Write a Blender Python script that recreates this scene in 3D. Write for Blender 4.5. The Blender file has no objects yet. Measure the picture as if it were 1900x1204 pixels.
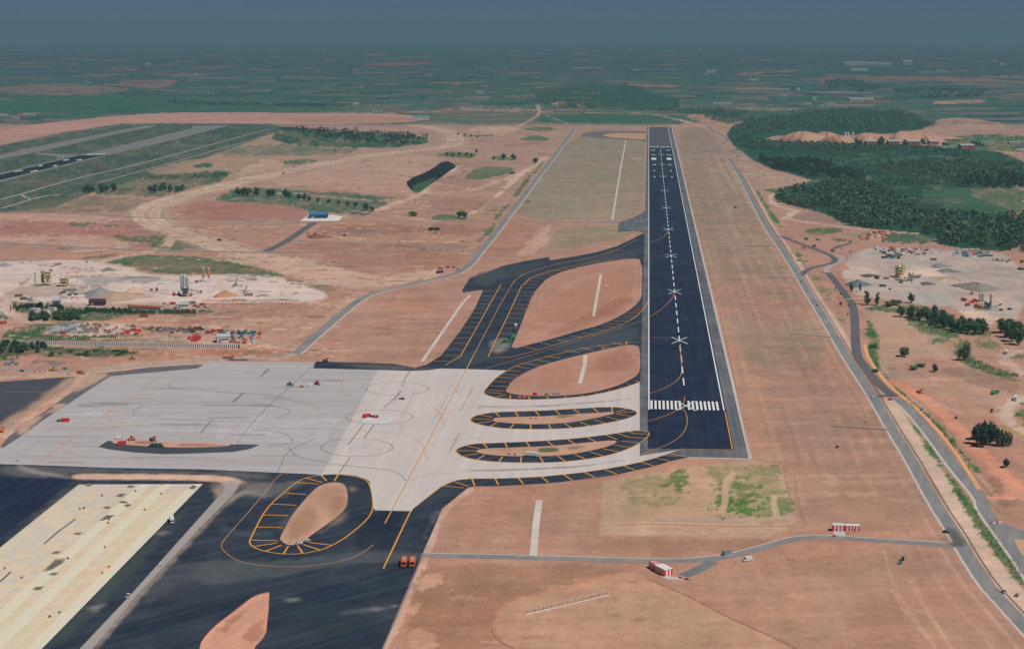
import bpy, bmesh, math, random
import numpy as np
from mathutils import Vector
from mathutils.geometry import tessellate_polygon
random.seed(7); rng = np.random.default_rng(7)
sc = bpy.context.scene
# ---------------------------------------------------------------- camera (a photo pixel gives a direction; the flat ground gives the distance)
FPX, CX, CY, HORY, H = 3000.0, 950.0, 602.0, 56.0, 302.0
TH = math.atan((CY - HORY) / FPX); CT, ST = math.cos(TH), math.sin(TH)
cam_d = bpy.data.cameras.new('camera'); cam = bpy.data.objects.new('camera', cam_d); sc.collection.objects.link(cam)
cam.location = (0, 0, H); cam.rotation_euler = (math.pi/2 - TH, 0, 0)
cam_d.sensor_width = 36; cam_d.lens = 36*FPX/1900; cam_d.clip_start = 1; cam_d.clip_end = 400000
sc.camera = cam
# ---------------------------------------------------------------- sky, sun, exposure
SUN_EL, SUN_AZ = math.radians(57), math.atan2(-0.60, 0.80)      # azimuth of the sun measured from +X: right of and behind the camera
SUN_STRENGTH, SKY_STRENGTH, EXPOSURE = 3.9, 0.055, 0.0
w = bpy.data.worlds.new('World'); sc.world = w; w.use_nodes = True
nt = w.node_tree; bg = nt.nodes['Background']
sky = nt.nodes.new('ShaderNodeTexSky'); sky.sky_type = 'NISHITA'; sky.sun_disc = False
sky.sun_elevation = SUN_EL; sky.sun_rotation = math.pi/2 - SUN_AZ
sky.altitude = 20000; sky.air_density = 1.0; sky.dust_density = 10.0; sky.ozone_density = 0.0
nt.links.new(sky.outputs[0], bg.inputs[0]); bg.inputs[1].default_value = SKY_STRENGTH
sd = bpy.data.lights.new('sun', 'SUN'); sd.energy = SUN_STRENGTH; sd.angle = math.radians(0.53); sd.color = (1.0, 0.955, 0.90)
sun = bpy.data.objects.new('sun', sd); sc.collection.objects.link(sun)
sv = Vector((math.cos(SUN_AZ)*math.cos(SUN_EL), math.sin(SUN_AZ)*math.cos(SUN_EL), math.sin(SUN_EL)))
sun.rotation_euler = sv.to_track_quat('Z', 'Y').to_euler(); sun.location = (0, 0, 900)
vs = sc.view_settings; vs.view_transform = 'Standard'; vs.look = 'None'; vs.exposure = EXPOSURE; vs.gamma = 1; vs.use_curve_mapping = False
sc.cycles.use_denoising = False; sc.cycles.volume_bounces = 0; sc.cycles.transparent_max_bounces = 16
sc.cycles.max_bounces = 5; sc.cycles.diffuse_bounces = 2
HAZE_SIGMA, HAZE_RGB = 0.9e-4, (0.080, 0.145, 0.180)           # extinction per metre and the radiance of the air, used to undo the haze
HAZE_COL = (0.255, 0.475, 0.58)
LIGHT = (0.96, 0.93, 0.92)                                       # radiance of a white surface / albedo
# ---------------------------------------------------------------- helpers
def P(x, y, z=0.0):
    u, v = (x-CX)/FPX, (CY-y)/FPX
    t = (H-z)/(ST - v*CT)
    return (u*t, (CT+v*ST)*t, z)
def Pn(x, y):
    u, v = (x-CX)/FPX, (CY-y)/FPX
    t = H/(ST - v*CT)
    return u*t, (CT+v*ST)*t
def S(y): return (y-HORY)/(H/CT)          # photo pixels per metre, sideways, at row y
ZO = dict(A=(0,210,3.762), B=(400,210,3.762), C=(800,210,3.762), D=(1200,210,3.762), E=(1500,130,4.63), F=(0,460,4.63),
          G=(300,460,4.63), H=(640,460,3.01), I=(1100,500,3.01), J=(1450,400,4.0133), K=(1500,640,4.0125), L=(0,660,3.8),
          M=(400,660,3.01), N=(0,860,3.5), O=(360,860,3.5), P=(760,820,3.136), Q=(1080,820,3.136), S=(1480,860,3.5),
          T=(640,60,2.969), U=(1260,60,2.969), V=(840,710,5.0), X=(0,0,2.969), W=(1600,560,6.02), Y=(1700,720,7.525), R=(0,0,1.0))
def Z(k, *pts):
    ox, oy, s = ZO[k]
    if len(pts) == 1 and isinstance(pts[0], str):
        v = [float(q) for q in pts[0].replace(';', ' ').replace(',', ' ').split()]
        pts = list(zip(v[0::2], v[1::2]))
    return [(ox+a/s, oy+b/s) for a, b in pts]
def lin(c):
    return tuple(((v/255)/12.92 if v/255 <= .04045 else ((v/255+.055)/1.055)**2.4) for v in c)
def alb(c, y=None):
    """true colour of a surface seen in the photo as sRGB c at row y: the air between is taken off again"""
    l = lin(c)
    if y is None: y = 800
    d = math.hypot(*[P(950, max(y, 75))[1], H]); T = max(math.exp(-HAZE_SIGMA*d), .12)
    return tuple(min(.8, max(.008, (l[i]-HAZE_RGB[i]*(1-T))/(LIGHT[i]*T))) for i in range(3))
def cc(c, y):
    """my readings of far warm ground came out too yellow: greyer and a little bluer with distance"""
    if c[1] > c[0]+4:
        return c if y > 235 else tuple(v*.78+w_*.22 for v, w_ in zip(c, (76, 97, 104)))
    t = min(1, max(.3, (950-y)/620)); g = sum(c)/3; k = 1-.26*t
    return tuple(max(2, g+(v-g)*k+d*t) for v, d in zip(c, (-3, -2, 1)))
def chaikin(pts, n=2, closed=True):
    for _ in range(n):
        out = []; N = len(pts)
        rngi = range(N) if closed else range(N-1)
        if not closed: out.append(pts[0])
        for i in rngi:
            a, b = pts[i], pts[(i+1) % N]
            out += [(a[0]*.75+b[0]*.25, a[1]*.75+b[1]*.25), (a[0]*.25+b[0]*.75, a[1]*.25+b[1]*.75)]
        if not closed: out.append(pts[-1])
        pts = out
    return pts
COL = sc.collection
def link(o, parent=None):
    COL.objects.link(o)
    if parent is not None: o.parent = parent
    return o
def tag(o, label=None, cat=None, group=None, kind=None):
    if label: o['label'] = label
    if cat: o['category'] = cat
    if group: o['group'] = group
    if kind: o['kind'] = kind
    return o
# ---------------------------------------------------------------- materials
MATS = {}
def surf(name, rgb, var=.10, big=1/70, mid=1/9, fine=1/1.2, rough=.92, streak=None, spec=.2, metal=0, lane=None, dust=None):
    """procedural surface: base colour with three sizes of noise; streak=(angle, along, across, amount)"""
    key = (name,)
    if key in MATS: return MATS[key]
    m = bpy.data.materials.new(name); m.use_nodes = True; t = m.node_tree; n = t.nodes; L = t.links
    b = n['Principled BSDF']; b.inputs['Roughness'].default_value = rough; b.inputs['Specular IOR Level'].default_value = spec
    b.inputs['Metallic'].default_value = metal
    tc = n.new('ShaderNodeTexCoord'); acc = None
    def noise(scale, vec, det=3):
        q = n.new('ShaderNodeTexNoise'); q.inputs['Scale'].default_value = scale; q.inputs['Detail'].default_value = det
        L.new(vec, q.inputs['Vector']); return q.outputs['Fac']
    def add(fac, amt):
        nonlocal acc
        ma = n.new('ShaderNodeMath'); ma.operation = 'MULTIPLY_ADD'
        L.new(fac, ma.inputs[0]); ma.inputs[1].default_value = amt
        if acc is None: ma.inputs[2].default_value = 1 - amt/2
        else:
            sb = n.new('ShaderNodeMath'); sb.operation = 'SUBTRACT'; L.new(acc, sb.inputs[0]); sb.inputs[1].default_value = amt/2
            L.new(sb.outputs[0], ma.inputs[2])
        acc = ma.outputs[0]
    if var:
        add(noise(big, tc.outputs['Object']), var*3.2); add(noise(mid, tc.outputs['Object']), var*2.0); add(noise(fine, tc.outputs['Object'], 2), var*1.6)
    if streak:
        mp = n.new('ShaderNodeMapping'); mp.inputs['Rotation'].default_value[2] = -streak[0]
        L.new(tc.outputs['Object'], mp.inputs['Vector'])
        mp2 = n.new('ShaderNodeMapping'); mp2.inputs['Scale'].default_value = (1/streak[1], 1/streak[2], 1)
        L.new(mp.outputs[0], mp2.inputs['Vector'])
        add(noise(1.0, mp2.outputs[0], 4), streak[3]*3)
    if lane:   # paving lanes laid side by side: each lane its own tone, a thin joint between
        mp = n.new('ShaderNodeMapping'); mp.inputs['Rotation'].default_value[2] = -lane[0]; L.new(tc.outputs['Object'], mp.inputs['Vector'])
        sx = n.new('ShaderNodeSeparateXYZ'); L.new(mp.outputs[0], sx.inputs[0])
        def mth(op, a, v):
            q = n.new('ShaderNodeMath'); q.operation = op; L.new(a, q.inputs[0]); q.inputs[1].default_value = v; return q.outputs[0]
        dv = mth('DIVIDE', sx.outputs['Y'], lane[1]); fl = mth('FLOOR', dv, 0); lx = mth('DIVIDE', sx.outputs['X'], lane[3]); fx = mth('FLOOR', lx, 0)
        cb = n.new('ShaderNodeCombineXYZ'); L.new(fl, cb.inputs[0]); L.new(fx, cb.inputs[1]); wn = n.new('ShaderNodeTexWhiteNoise'); wn.noise_dimensions = '3D'; L.new(cb.outputs[0], wn.inputs['Vector'])
        wn1 = n.new('ShaderNodeTexWhiteNoise'); wn1.noise_dimensions = '1D'; L.new(fl, wn1.inputs['W'])
        add(wn1.outputs['Value'], lane[2]); add(wn.outputs['Value'], lane[2]*.5)
        jt = mth('LESS_THAN', mth('FRACT', dv, 0), .05); add(jt, -lane[2]*.9)
    if acc is None: b.inputs['Base Color'].default_value = (*rgb, 1)
    else:
        mx = n.new('ShaderNodeVectorMath'); mx.operation = 'SCALE'; mx.inputs[0].default_value = rgb
        L.new(acc, mx.inputs['Scale']); outc = mx.outputs[0]
        if dust:   # dust blown and brushed over the surface: (colour, amount, direction)
            mp = n.new('ShaderNodeMapping'); mp.inputs['Rotation'].default_value[2] = -dust[2]; L.new(tc.outputs['Object'], mp.inputs['Vector'])
            mp2 = n.new('ShaderNodeMapping'); mp2.inputs['Scale'].default_value = (1/110, 1/5, 1); L.new(mp.outputs[0], mp2.inputs['Vector'])
            n1, n2 = noise(1.0, mp2.outputs[0], 6), noise(1/38, tc.outputs['Object'], 6)
            q = n.new('ShaderNodeMath'); q.operation = 'ADD'; L.new(n1, q.inputs[0]); L.new(n2, q.inputs[1])
            r_ = n.new('ShaderNodeMapRange'); r_.inputs['From Min'].default_value = .85; r_.inputs['From Max'].default_value = 1.35; r_.inputs['To Max'].default_value = dust[1]; L.new(q.outputs[0], r_.inputs['Value'])
            mi = n.new('ShaderNodeMix'); mi.data_type = 'RGBA'; L.new(r_.outputs[0], mi.inputs['Factor']); L.new(outc, mi.inputs['A']); mi.inputs['B'].default_value = (*dust[0], 1); outc = mi.outputs['Result']
        L.new(outc, b.inputs['Base Color'])
    MATS[key] = m; return m
def paint(name, rgb, rough=.5, var=.04, metal=0):
    return surf(name, rgb, var=var, big=1/3, mid=1.3, fine=5, rough=rough, spec=.4, metal=metal)
def attr_mat(name, var=.10, alpha=False, rgb=None, rough=.95, leaf=False, hue=False):
    key = ('attr', name)
    if key in MATS: return MATS[key]
    m = bpy.data.materials.new(name); m.use_nodes = True; t = m.node_tree; n = t.nodes; L = t.links
    b = n['Principled BSDF']; b.inputs['Roughness'].default_value = rough; b.inputs['Specular IOR Level'].default_value = .12
    tc = n.new('ShaderNodeTexCoord'); at = n.new('ShaderNodeAttribute'); at.attribute_name = 'Col'
    def noise(scale, det=3, vec=None, rot=0, sc3=None):
        q = n.new('ShaderNodeTexNoise'); q.inputs['Scale'].default_value = scale; q.inputs['Detail'].default_value = det
        v = tc.outputs['Object']
        if sc3:
            r = n.new('ShaderNodeMapping'); r.inputs['Rotation'].default_value[2] = rot; L.new(v, r.inputs['Vector'])
            s_ = n.new('ShaderNodeMapping'); s_.inputs['Scale'].default_value = sc3; L.new(r.outputs[0], s_.inputs['Vector']); v = s_.outputs[0]
        L.new(v, q.inputs['Vector']); return q.outputs['Fac']
    def comb(parts):
        acc = None
        for fac, amt in parts:
            ma = n.new('ShaderNodeMath'); ma.operation = 'MULTIPLY_ADD'; L.new(fac, ma.inputs[0]); ma.inputs[1].default_value = amt
            if acc is None: ma.inputs[2].default_value = 1 - sum(p[1] for p in parts)/2
            else: L.new(acc, ma.inputs[2])
            acc = ma.outputs[0]
        return acc
    if leaf: f = comb([(noise(1.2), var*2), (noise(.09), var*2)])
    else:
        f = comb([(noise(1/190), var*2.0), (noise(1/36, 4), var*2.6), (noise(1/6), var*1.8), (noise(1/1.6, 2), var*2.4),
                  (noise(1, 4, rot=.08, sc3=(1/9, 1/120, 1)), var*1.3), (noise(1, 4, rot=-.1, sc3=(1/160, 1/11, 1)), var*1.5)])
    src = at.outputs['Color']
    if rgb is not None:
        c = n.new('ShaderNodeRGB'); c.outputs[0].default_value = (*rgb, 1); src = c.outputs[0]
    mx = n.new('ShaderNodeVectorMath'); mx.operation = 'SCALE'; L.new(src, mx.inputs[0]); L.new(f, mx.inputs['Scale'])
    if hue:   # drier, paler earth and darker, greyer earth side by side
        hm_ = n.new('ShaderNodeMix'); hm_.data_type = 'RGBA'; hm_.inputs['A'].default_value = (1.07, .975, .92, 1); hm_.inputs['B'].default_value = (.92, 1.02, 1.06, 1)
        hf = comb([(noise(1/70, 5), 1.6), (noise(1/7, 3), .9)]); hs = n.new('ShaderNodeMath'); hs.operation = 'SUBTRACT'; hs.use_clamp = True; L.new(hf, hs.inputs[0]); hs.inputs[1].default_value = .5
        L.new(hs.outputs[0], hm_.inputs['Factor']); m2_ = n.new('ShaderNodeVectorMath'); m2_.operation = 'MULTIPLY'; L.new(mx.outputs[0], m2_.inputs[0]); L.new(hm_.outputs['Result'], m2_.inputs[1]); mx = m2_
    L.new(mx.outputs[0], b.inputs['Base Color'])
    if alpha:
        drot = -.1
        al = n.new('ShaderNodeAttribute'); al.attribute_name = 'Alpha'
        a2 = comb([(noise(1/9, 5), .7), (noise(1, 4, rot=drot, sc3=(1/60, 1/2.5, 1)), .9)])
        mu = n.new('ShaderNodeMath'); mu.operation = 'MULTIPLY'; mu.use_clamp = True
        L.new(al.outputs['Fac'], mu.inputs[0]); L.new(a2, mu.inputs[1]); L.new(mu.outputs[0], b.inputs['Alpha'])
    MATS[key] = m; return m
# ---------------------------------------------------------------- flat sheets traced on the ground
LZ = [0, .06, .12, .18, .24, .30, .36]
_jn = [0]
def jit():   # no two sheets ever share a plane
    _jn[0] += 1; return .0009*(_jn[0] % 27)
def sheet(name, pts, mat, layer, parent=None, smooth=0, kind='structure', wpts=False, z=None):
    if smooth: pts = chaikin(pts, smooth)
    z = LZ[layer]+jit() if z is None else z
    W = [Vector((p[0], p[1], z)) for p in pts] if wpts else [Vector((*Pn(*p), z)) for p in pts]
    tris = tessellate_polygon([W])
    fs = []
    for t in tris:
        a, b, c = [W[i] for i in t]
        if ((b-a).cross(c-a)).z < 0: t = (t[0], t[2], t[1])
        fs.append(tuple(t))
    me = bpy.data.meshes.new(name); me.from_pydata([tuple(v) for v in W], [], fs); me.materials.append(mat)
    o = link(bpy.data.objects.new(name, me), parent)
    if kind and parent is None: o['kind'] = kind
    return o
def ribbon_pts(W, width, off=0):
    L_, R_ = [], []
    for i, p in enumerate(W):
        a = W[max(i-1, 0)]; b = W[min(i+1, len(W)-1)]
        d = Vector((b[0]-a[0], b[1]-a[1])); d.normalize(); nrm = Vector((-d.y, d.x))
        L_.append((p[0]+nrm.x*(off+width/2), p[1]+nrm.y*(off+width/2))); R_.append((p[0]+nrm.x*(off-width/2), p[1]+nrm.y*(off-width/2)))
    return L_, R_
def ribbon(name, pts, width, mat, layer, parent=None, smooth=0, off=0, kind='structure', wpts=False, z=None):
    if smooth: pts = chaikin(pts, smooth, closed=False)
    W = pts if wpts else [Pn(*p) for p in pts]
    a, b = ribbon_pts(W, width, off); z = LZ[layer]+jit() if z is None else z; n = len(W)
    vs_ = [(p[0], p[1], z) for p in a] + [(p[0], p[1], z) for p in b]
    fs = [(n+i, n+i+1, i+1, i) for i in range(n-1)]
    me = bpy.data.meshes.new(name); me.from_pydata(vs_, [], fs); me.materials.append(mat)
    o = link(bpy.data.objects.new(name, me), parent)
    if kind and parent is None: o['kind'] = kind
    return o
# ---------------------------------------------------------------- numpy painting on the ground (albedo only)
def vnoise(x, y, seed=0):
    xi, yi = np.floor(x).astype(np.int64), np.floor(y).astype(np.int64); fx, fy = x-xi, y-yi
    fx, fy = fx*fx*(3-2*fx), fy*fy*(3-2*fy)
    def h(a, b):
        k = (a*374761393 + b*668265263 + seed*974711) & 0x7fffffff
        k = ((k ^ (k >> 13))*1274126177) & 0x7fffffff
        return ((k ^ (k >> 16)) & 0xffff)/65535.0
    return (h(xi, yi)*(1-fx)+h(xi+1, yi)*fx)*(1-fy)+(h(xi, yi+1)*(1-fx)+h(xi+1, yi+1)*fx)*fy
def fbm(x, y, seed=0, o=4):
    s, a, t = 0, .5, 0
    for i in range(o):
        s = s+a*vnoise(x*2**i, y*2**i, seed+i); t += a; a *= .5
    return s/t - .5
def sdist(px, py, poly, closed=True):
    """signed distance in photo pixels (inside negative); depth rows stretched so that edges are even on the ground"""
    poly = np.asarray(poly, float); n = len(poly); d = np.full(px.shape, 1e9); ins = np.zeros(px.shape, bool)
    KY = 2.6
    for i in range(n if closed else n-1):
        ax, ay = poly[i]; bx, by = poly[(i+1) % n]
        ex, ey = bx-ax, (by-ay)*KY; wx, wy = px-ax, (py-ay)*KY
        t = np.clip((wx*ex+wy*ey)/(ex*ex+ey*ey+1e-9), 0, 1)
        d = np.minimum(d, np.hypot(wx-ex*t, wy-ey*t))
        c = ((ay > py) != (by > py)); 
        if by != ay: ins ^= c & (px < (bx-ax)*(py-ay)/(by-ay)+ax)
    return np.where(ins, -d, d) if closed else d
class MB:
    """collects boxes, prisms, cylinders; build() links them as one mesh"""
    def __init__(s): s.v, s.f = [], []
    def add(s, vs_, fs_):
        k = len(s.v); s.v += [tuple(p) for p in vs_]; s.f += [tuple(i+k for i in f) for f in fs_]; return s
    def box(s, x0, x1, y0, y1, z0, z1, tx=0, ty=0):
        v = [(x0, y0, z0), (x1, y0, z0), (x1, y1, z0), (x0, y1, z0), (x0+tx, y0+ty, z1), (x1-tx, y0+ty, z1), (x1-tx, y1-ty, z1), (x0+tx, y1-ty, z1)]
        return s.add(v, [(3, 2, 1, 0), (4, 5, 6, 7), (0, 1, 5, 4), (1, 2, 6, 5), (2, 3, 7, 6), (3, 0, 4, 7)])
    def side(s, prof, y0, y1, inset=0):
        """profile in x-z extruded across y"""
        n = len(prof); v = [(x, y0, z) for x, z in prof] + [(x, y1, z) for x, z in prof]
        return s.add(v, [tuple(range(n)), tuple(range(2*n-1, n-1, -1))] + [(i, i+n, (i+1) % n+n, (i+1) % n) for i in range(n)])
    def front(s, prof, x0, x1):
        n = len(prof); v = [(x0, y, z) for y, z in prof] + [(x1, y, z) for y, z in prof]
        return s.add(v, [tuple(range(n-1, -1, -1)), tuple(range(n, 2*n))] + [(i, (i+1) % n, (i+1) % n+n, i+n) for i in range(n)])
    def lathe(s, prof, c=(0, 0, 0), n=12, axis='z', smooth=False):
        k = len(prof); v = []
        for r, z in prof:
            for i in range(n):
                a = 2*math.pi*i/n; q = (r*math.cos(a), r*math.sin(a), z)
                if axis == 'x': q = (z, r*math.cos(a), r*math.sin(a))
                if axis == 'y': q = (r*math.cos(a), z, r*math.sin(a))
                v.append((q[0]+c[0], q[1]+c[1], q[2]+c[2]))
        f = [(j*n+i, j*n+(i+1) % n, (j+1)*n+(i+1) % n, (j+1)*n+i) for j in range(k-1) for i in range(n)]
        f += [tuple(range(n-1, -1, -1)), tuple(range((k-1)*n, k*n))]
        return s.add(v, f)
    def beam(s, a, b, r, n=4):
        a, b = Vector(a), Vector(b); d = (b-a).normalized()
        u = d.cross(Vector((0, 0, 1)) if abs(d.z) < .9 else Vector((1, 0, 0))).normalized(); w_ = d.cross(u)
        v = []
        for p in (a, b):
            for i in range(n):
                t = 2*math.pi*(i+.5)/n; v.append(p+(u*math.cos(t)+w_*math.sin(t))*r)
        return s.add(v, [(i, (i+1) % n, n+(i+1) % n, n+i) for i in range(n)] + [tuple(range(n-1, -1, -1)), tuple(range(n, 2*n))])
    def mesh(s, name, mat):
        me = bpy.data.meshes.new(name); me.from_pydata(s.v, [], s.f); me.materials.append(mat)
        bm = bmesh.new(); bm.from_mesh(me); bmesh.ops.recalc_face_normals(bm, faces=bm.faces); bm.to_mesh(me); bm.free()
        return me
    def build(s, name, mat, parent=None, loc=None):
        o = link(bpy.data.objects.new(name, s.mesh(name, mat)), parent)
        if loc: o.location = loc
        return o
PROTO = {}
def copy_tree(o, parent=None):
    c = o.copy(); link(c, parent)
    for ch in o.children: copy_tree(ch, c)
    return c
def heading(x, y, hx, hy):
    a, b = Pn(x, y), Pn(x+hx, y+hy); return math.atan2(b[1]-a[1], b[0]-a[0])
def put(key, maker, x, y, hd, label, cat, group=None, z=0.0, scale=1.0):
    """hd: (dx, dy) in photo pixels, or an angle on the ground; first use builds, later uses copy"""
    o = copy_tree(PROTO[key]) if key in PROTO else maker()
    for k in ('label', 'category', 'group'):
        if k in o: del o[k]
    if key not in PROTO: PROTO[key] = o
    o.location = P(x, y, z); o.rotation_euler = (0, 0, heading(x, y, *hd) if isinstance(hd, tuple) else hd)
    o.scale = (scale,)*3
    tag(o, label, cat, group); return o
def root(name):
    o = bpy.data.objects.new(name, None); o.empty_display_size = .5; return link(o)
# ---------------------------------------------------------------- the ground: one sheet out to the horizon
ys = np.concatenate([np.arange(62, 84, 2), np.arange(84, 300, 1.1), np.arange(300, 600, 1.8), np.arange(600, 1240, 2.8), np.arange(1240, 1700, 30), np.geomspace(1700, 9000, 14)])
xs = np.concatenate([np.arange(-900, -60, 24), np.arange(-60, 1960, 2.5), np.arange(1960, 2800, 24)])
PX, PY = np.meshgrid(xs, ys); NR, NC = PX.shape
U_, V_ = (PX-CX)/FPX, (CY-PY)/FPX; T_ = H/(ST-V_*CT); WX, WY = U_*T_, (CT+V_*ST)*T_
GC = np.zeros((NR, NC, 3))
SPX = (PY-HORY)/(H/CT)
NZ1 = fbm(PX/60, PY/22, 1, 5); NZ2 = fbm(PX/15, PY/5.5, 5, 4)+.75*fbm(PX/5.5, PY/2.6, 9, 2)
def setbase(c, m): GC[m] = np.array(c)
def bx(pts, pad):
    a = np.asarray(pts); return (PX > a[:, 0].min()-pad) & (PX < a[:, 0].max()+pad) & (PY > a[:, 1].min()-pad) & (PY < a[:, 1].max()+pad)
def fill(pts, c, a=1.0, edge=2.5, nz=7.0, smooth=1, hole=0.0):
    """colour a patch of ground: edge softness and raggedness in photo pixels; hole>0 breaks it up"""
    if c[1] > c[0]+4 and min(p[1] for p in pts) > 230:
        nz *= 1.5; hole = hole or .16
    if smooth: pts = chaikin(pts, smooth)
    m = bx(pts, edge+nz*1.6+4); 
    if not m.any(): return
    px, py = PX[m], PY[m]; k = np.clip((py-HORY)/500, .12, 1.3)
    d = sdist(px, py, pts)/k + nz*3.4*(NZ2[m]+.6*NZ1[m])
    al = np.clip(.5-d/(2*edge), 0, 1); al = al*al*(3-2*al)*a
    if hole: al *= np.clip(1-hole*(1.0+4.2*(NZ2[m]+.4*NZ1[m])), 0, 1)
    yy = float(np.mean([p[1] for p in pts]))
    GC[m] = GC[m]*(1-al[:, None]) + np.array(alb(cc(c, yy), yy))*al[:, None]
def stroke(pts, wm, c, a=1.0, soft=.35, nz=.5, smooth=2):
    """a track wm metres wide"""
    if smooth: pts = chaikin(pts, smooth, closed=False)
    ymn = min(p[1] for p in pts); ymx = max(p[1] for p in pts); m = bx(pts, 30*max(.5, S(ymx)))
    W = [Pn(*p) for p in pts]; gx, gy = WX[m], WY[m]; d = np.full(gx.shape, 1e9)
    for i in range(len(W)-1):
        ax, ay = W[i]; bx_, by_ = W[i+1]; ex, ey = bx_-ax, by_-ay
        t = np.clip(((gx-ax)*ex+(gy-ay)*ey)/(ex*ex+ey*ey+1e-9), 0, 1); d = np.minimum(d, np.hypot(gx-ax-ex*t, gy-ay-ey*t))
    hw = wm/2; d = d + nz*wm*NZ2[m]*1.5
    al = np.clip((hw*(1+soft)-d)/(2*hw*soft), 0, 1)*a
    yy = (ymn+ymx)/2
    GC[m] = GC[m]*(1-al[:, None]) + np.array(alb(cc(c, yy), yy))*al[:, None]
# base tones by depth
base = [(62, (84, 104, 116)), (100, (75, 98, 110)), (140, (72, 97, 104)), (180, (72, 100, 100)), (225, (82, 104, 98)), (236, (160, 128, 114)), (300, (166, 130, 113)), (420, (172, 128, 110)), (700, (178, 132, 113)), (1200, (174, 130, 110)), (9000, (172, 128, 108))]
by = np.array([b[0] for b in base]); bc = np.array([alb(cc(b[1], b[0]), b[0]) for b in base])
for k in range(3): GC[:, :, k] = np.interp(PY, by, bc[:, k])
# far fields: long parcels lying across the plain
pal = [(58, 94, 94), (48, 80, 90), (50, 82, 92), (124, 112, 110), (66, 104, 96), (108, 106, 106), (118, 108, 106), (60, 92, 96), (54, 90, 88), (96, 102, 104), (62, 100, 92), (72, 98, 100), (84, 102, 104)]
fr = random.Random(11)
for i in range(1900):
    y = 80+(fr.random()**.85)*150; w_ = fr.uniform(8, 80)*(.5+(y-70)/110); h_ = fr.uniform(.25, 1.1)*(y-62)/60
    x = fr.uniform(-150, 2050); sk = fr.uniform(-.7, .7)*w_*.3; c = fr.choice(pal)
    if y > 195 and 500 < x < 1250: c = fr.choice([(120, 108, 102), (80, 106, 96), (96, 108, 98)])
    fill([(x-w_/2, y-h_), (x+w_/2, y-h_+fr.uniform(-.5, .5)*h_), (x+w_/2+sk, y+h_), (x-w_/2+sk, y+h_*.8)], c, a=fr.uniform(.4, .95), edge=1.3, nz=1.3, smooth=0)
for p, c in [  # larger far bands
    ([(0,180),(120,178),(300,182),(480,190),(640,200),(640,209),(420,208),(290,208),(140,220),(60,222),(0,216)], (58,98,90)),
    ([(0,160),(160,158),(260,166),(190,176),(60,176),(0,174)], (118,106,106)),
    ([(215,150),(340,146),(300,166),(230,162)], (116,104,106)), ([(300,186),(480,192),(640,196),(640,199),(470,197),(300,192)], (48,82,88)),
    ([(190,126),(240,122),(270,130),(200,134)], (108,100,104)), ([(660,119),(800,114),(800,119),(700,122)], (128,98,98)),
    ([(980,165),(1060,158),(1195,158),(1195,175),(1260,178),(1260,207),(1120,203),(1010,200),(990,175)], (50,88,86)),
    ([(820,200),(960,200),(1010,205),(1000,208),(820,206)], (150,124,112)),
    ([(1165,155),(1260,158),(1260,163),(1165,160)], (136,112,106)),
    ([(1360,137),(1480,130),(1490,133),(1370,140)], (130,106,102)), ([(1480,146),(1700,140),(1900,150),(1900,156),(1690,149),(1490,149)], (126,104,104)),
    ([(1740,188),(1830,184),(1830,192),(1730,193)], (158,128,112)), ([(1350,200),(1480,201),(1480,205),(1350,206)], (136,124,114)),
    ([(1730,225),(1760,218),(1810,222),(1880,232),(1850,242),(1790,236),(1740,232)], (168,132,114)),
    ([(1725,255),(1900,246),(1900,282),(1830,280),(1740,268)], (44,98,78)), ([(1270,214),(1310,212),(1390,225),(1340,236),(1290,226)], (168,128,110)),
    ([(1250,228),(1380,222),(1340,240),(1250,240)], (166,130,114))]: fill(p, c, a=.9, edge=2, nz=6, hole=.22)
fill(Z('C', '700,60 800,15 1450,10 1680,18 1750,60 1400,75 900,70'), (66,100,92), edge=2, nz=2)
fill(Z('C', '200,40 560,10 700,20 700,60 560,70 300,60'), (82,108,96), a=.8, hole=.4)
# left: embankment, old airfield
fill([(0,238),(150,222),(290,209),(430,209),(640,210),(760,212),(800,225),(640,232),(400,229),(250,231),(130,240),(0,266)], (172,130,118), edge=1.5, nz=2)
fill([(-60,288),(0,270),(120,246),(226,230),(330,229),(500,231),(530,236),(500,250),(430,275),(350,305),(250,335),(190,350),(100,385),(0,396),(-60,402)], (66,90,86), edge=1.5, nz=1.5, smooth=0, hole=.10)
fill(Z('A', '0,690 450,580 1080,590 960,690 500,692'), (112,112,90), a=.85, hole=.35)
fill(Z('A', '560,560 960,430 1560,400 1620,450 1300,540 1080,590'), (72,98,84), a=.9, hole=.2)
fill(Z('A', '950,430 1250,340 1500,300 1881,290 1881,400 1560,420'), (158,130,110), a=.8)
fill(Z('A', '1330,375 1440,345 1510,360 1420,378'), (70,98,84)); fill(Z('A', '950,440 1590,405 1580,440 1300,460 960,460'), (84,98,82), a=.7, hole=.3)
fill(Z('B', '0,260 400,205 1100,250 800,300 300,295 0,300'), (88,106,94), a=.85, hole=.25)
fill(Z('B', '430,90 700,115 1470,160 1490,215 1150,250 380,215'), (56,90,82), edge=2, nz=3)
fill(Z('B', '450,340 700,310 690,350 500,370'), (80,104,88)); fill(Z('B', '0,405 90,430 60,470 0,480'), (64,92,80)); fill(Z('B', '700,250 1000,255 980,265 700,262'), (84,104,92))
fill(Z('B', '1100,290 1450,280 1600,330 1330,470 1350,575 700,520 300,500 800,370'), (178,138,120))
fill(Z('B', '0,590 150,520 550,535 640,540 1265,588 1255,600 1100,605 1230,628 1100,690 1060,720 950,695 650,690 560,650 0,612'), (70,100,88), nz=3)
fill(Z('B', '650,565 1100,610 1050,615 640,580'), (170,138,120), a=.7)
fill(Z('B', '-160,625 0,620 500,638 665,690 600,742 0,742 -250,735'), (168,112,100), a=.85)
fill([(0,396),(180,402),(260,408),(300,430),(350,460),(180,458),(0,448)], (168,118,106), a=.85)
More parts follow.
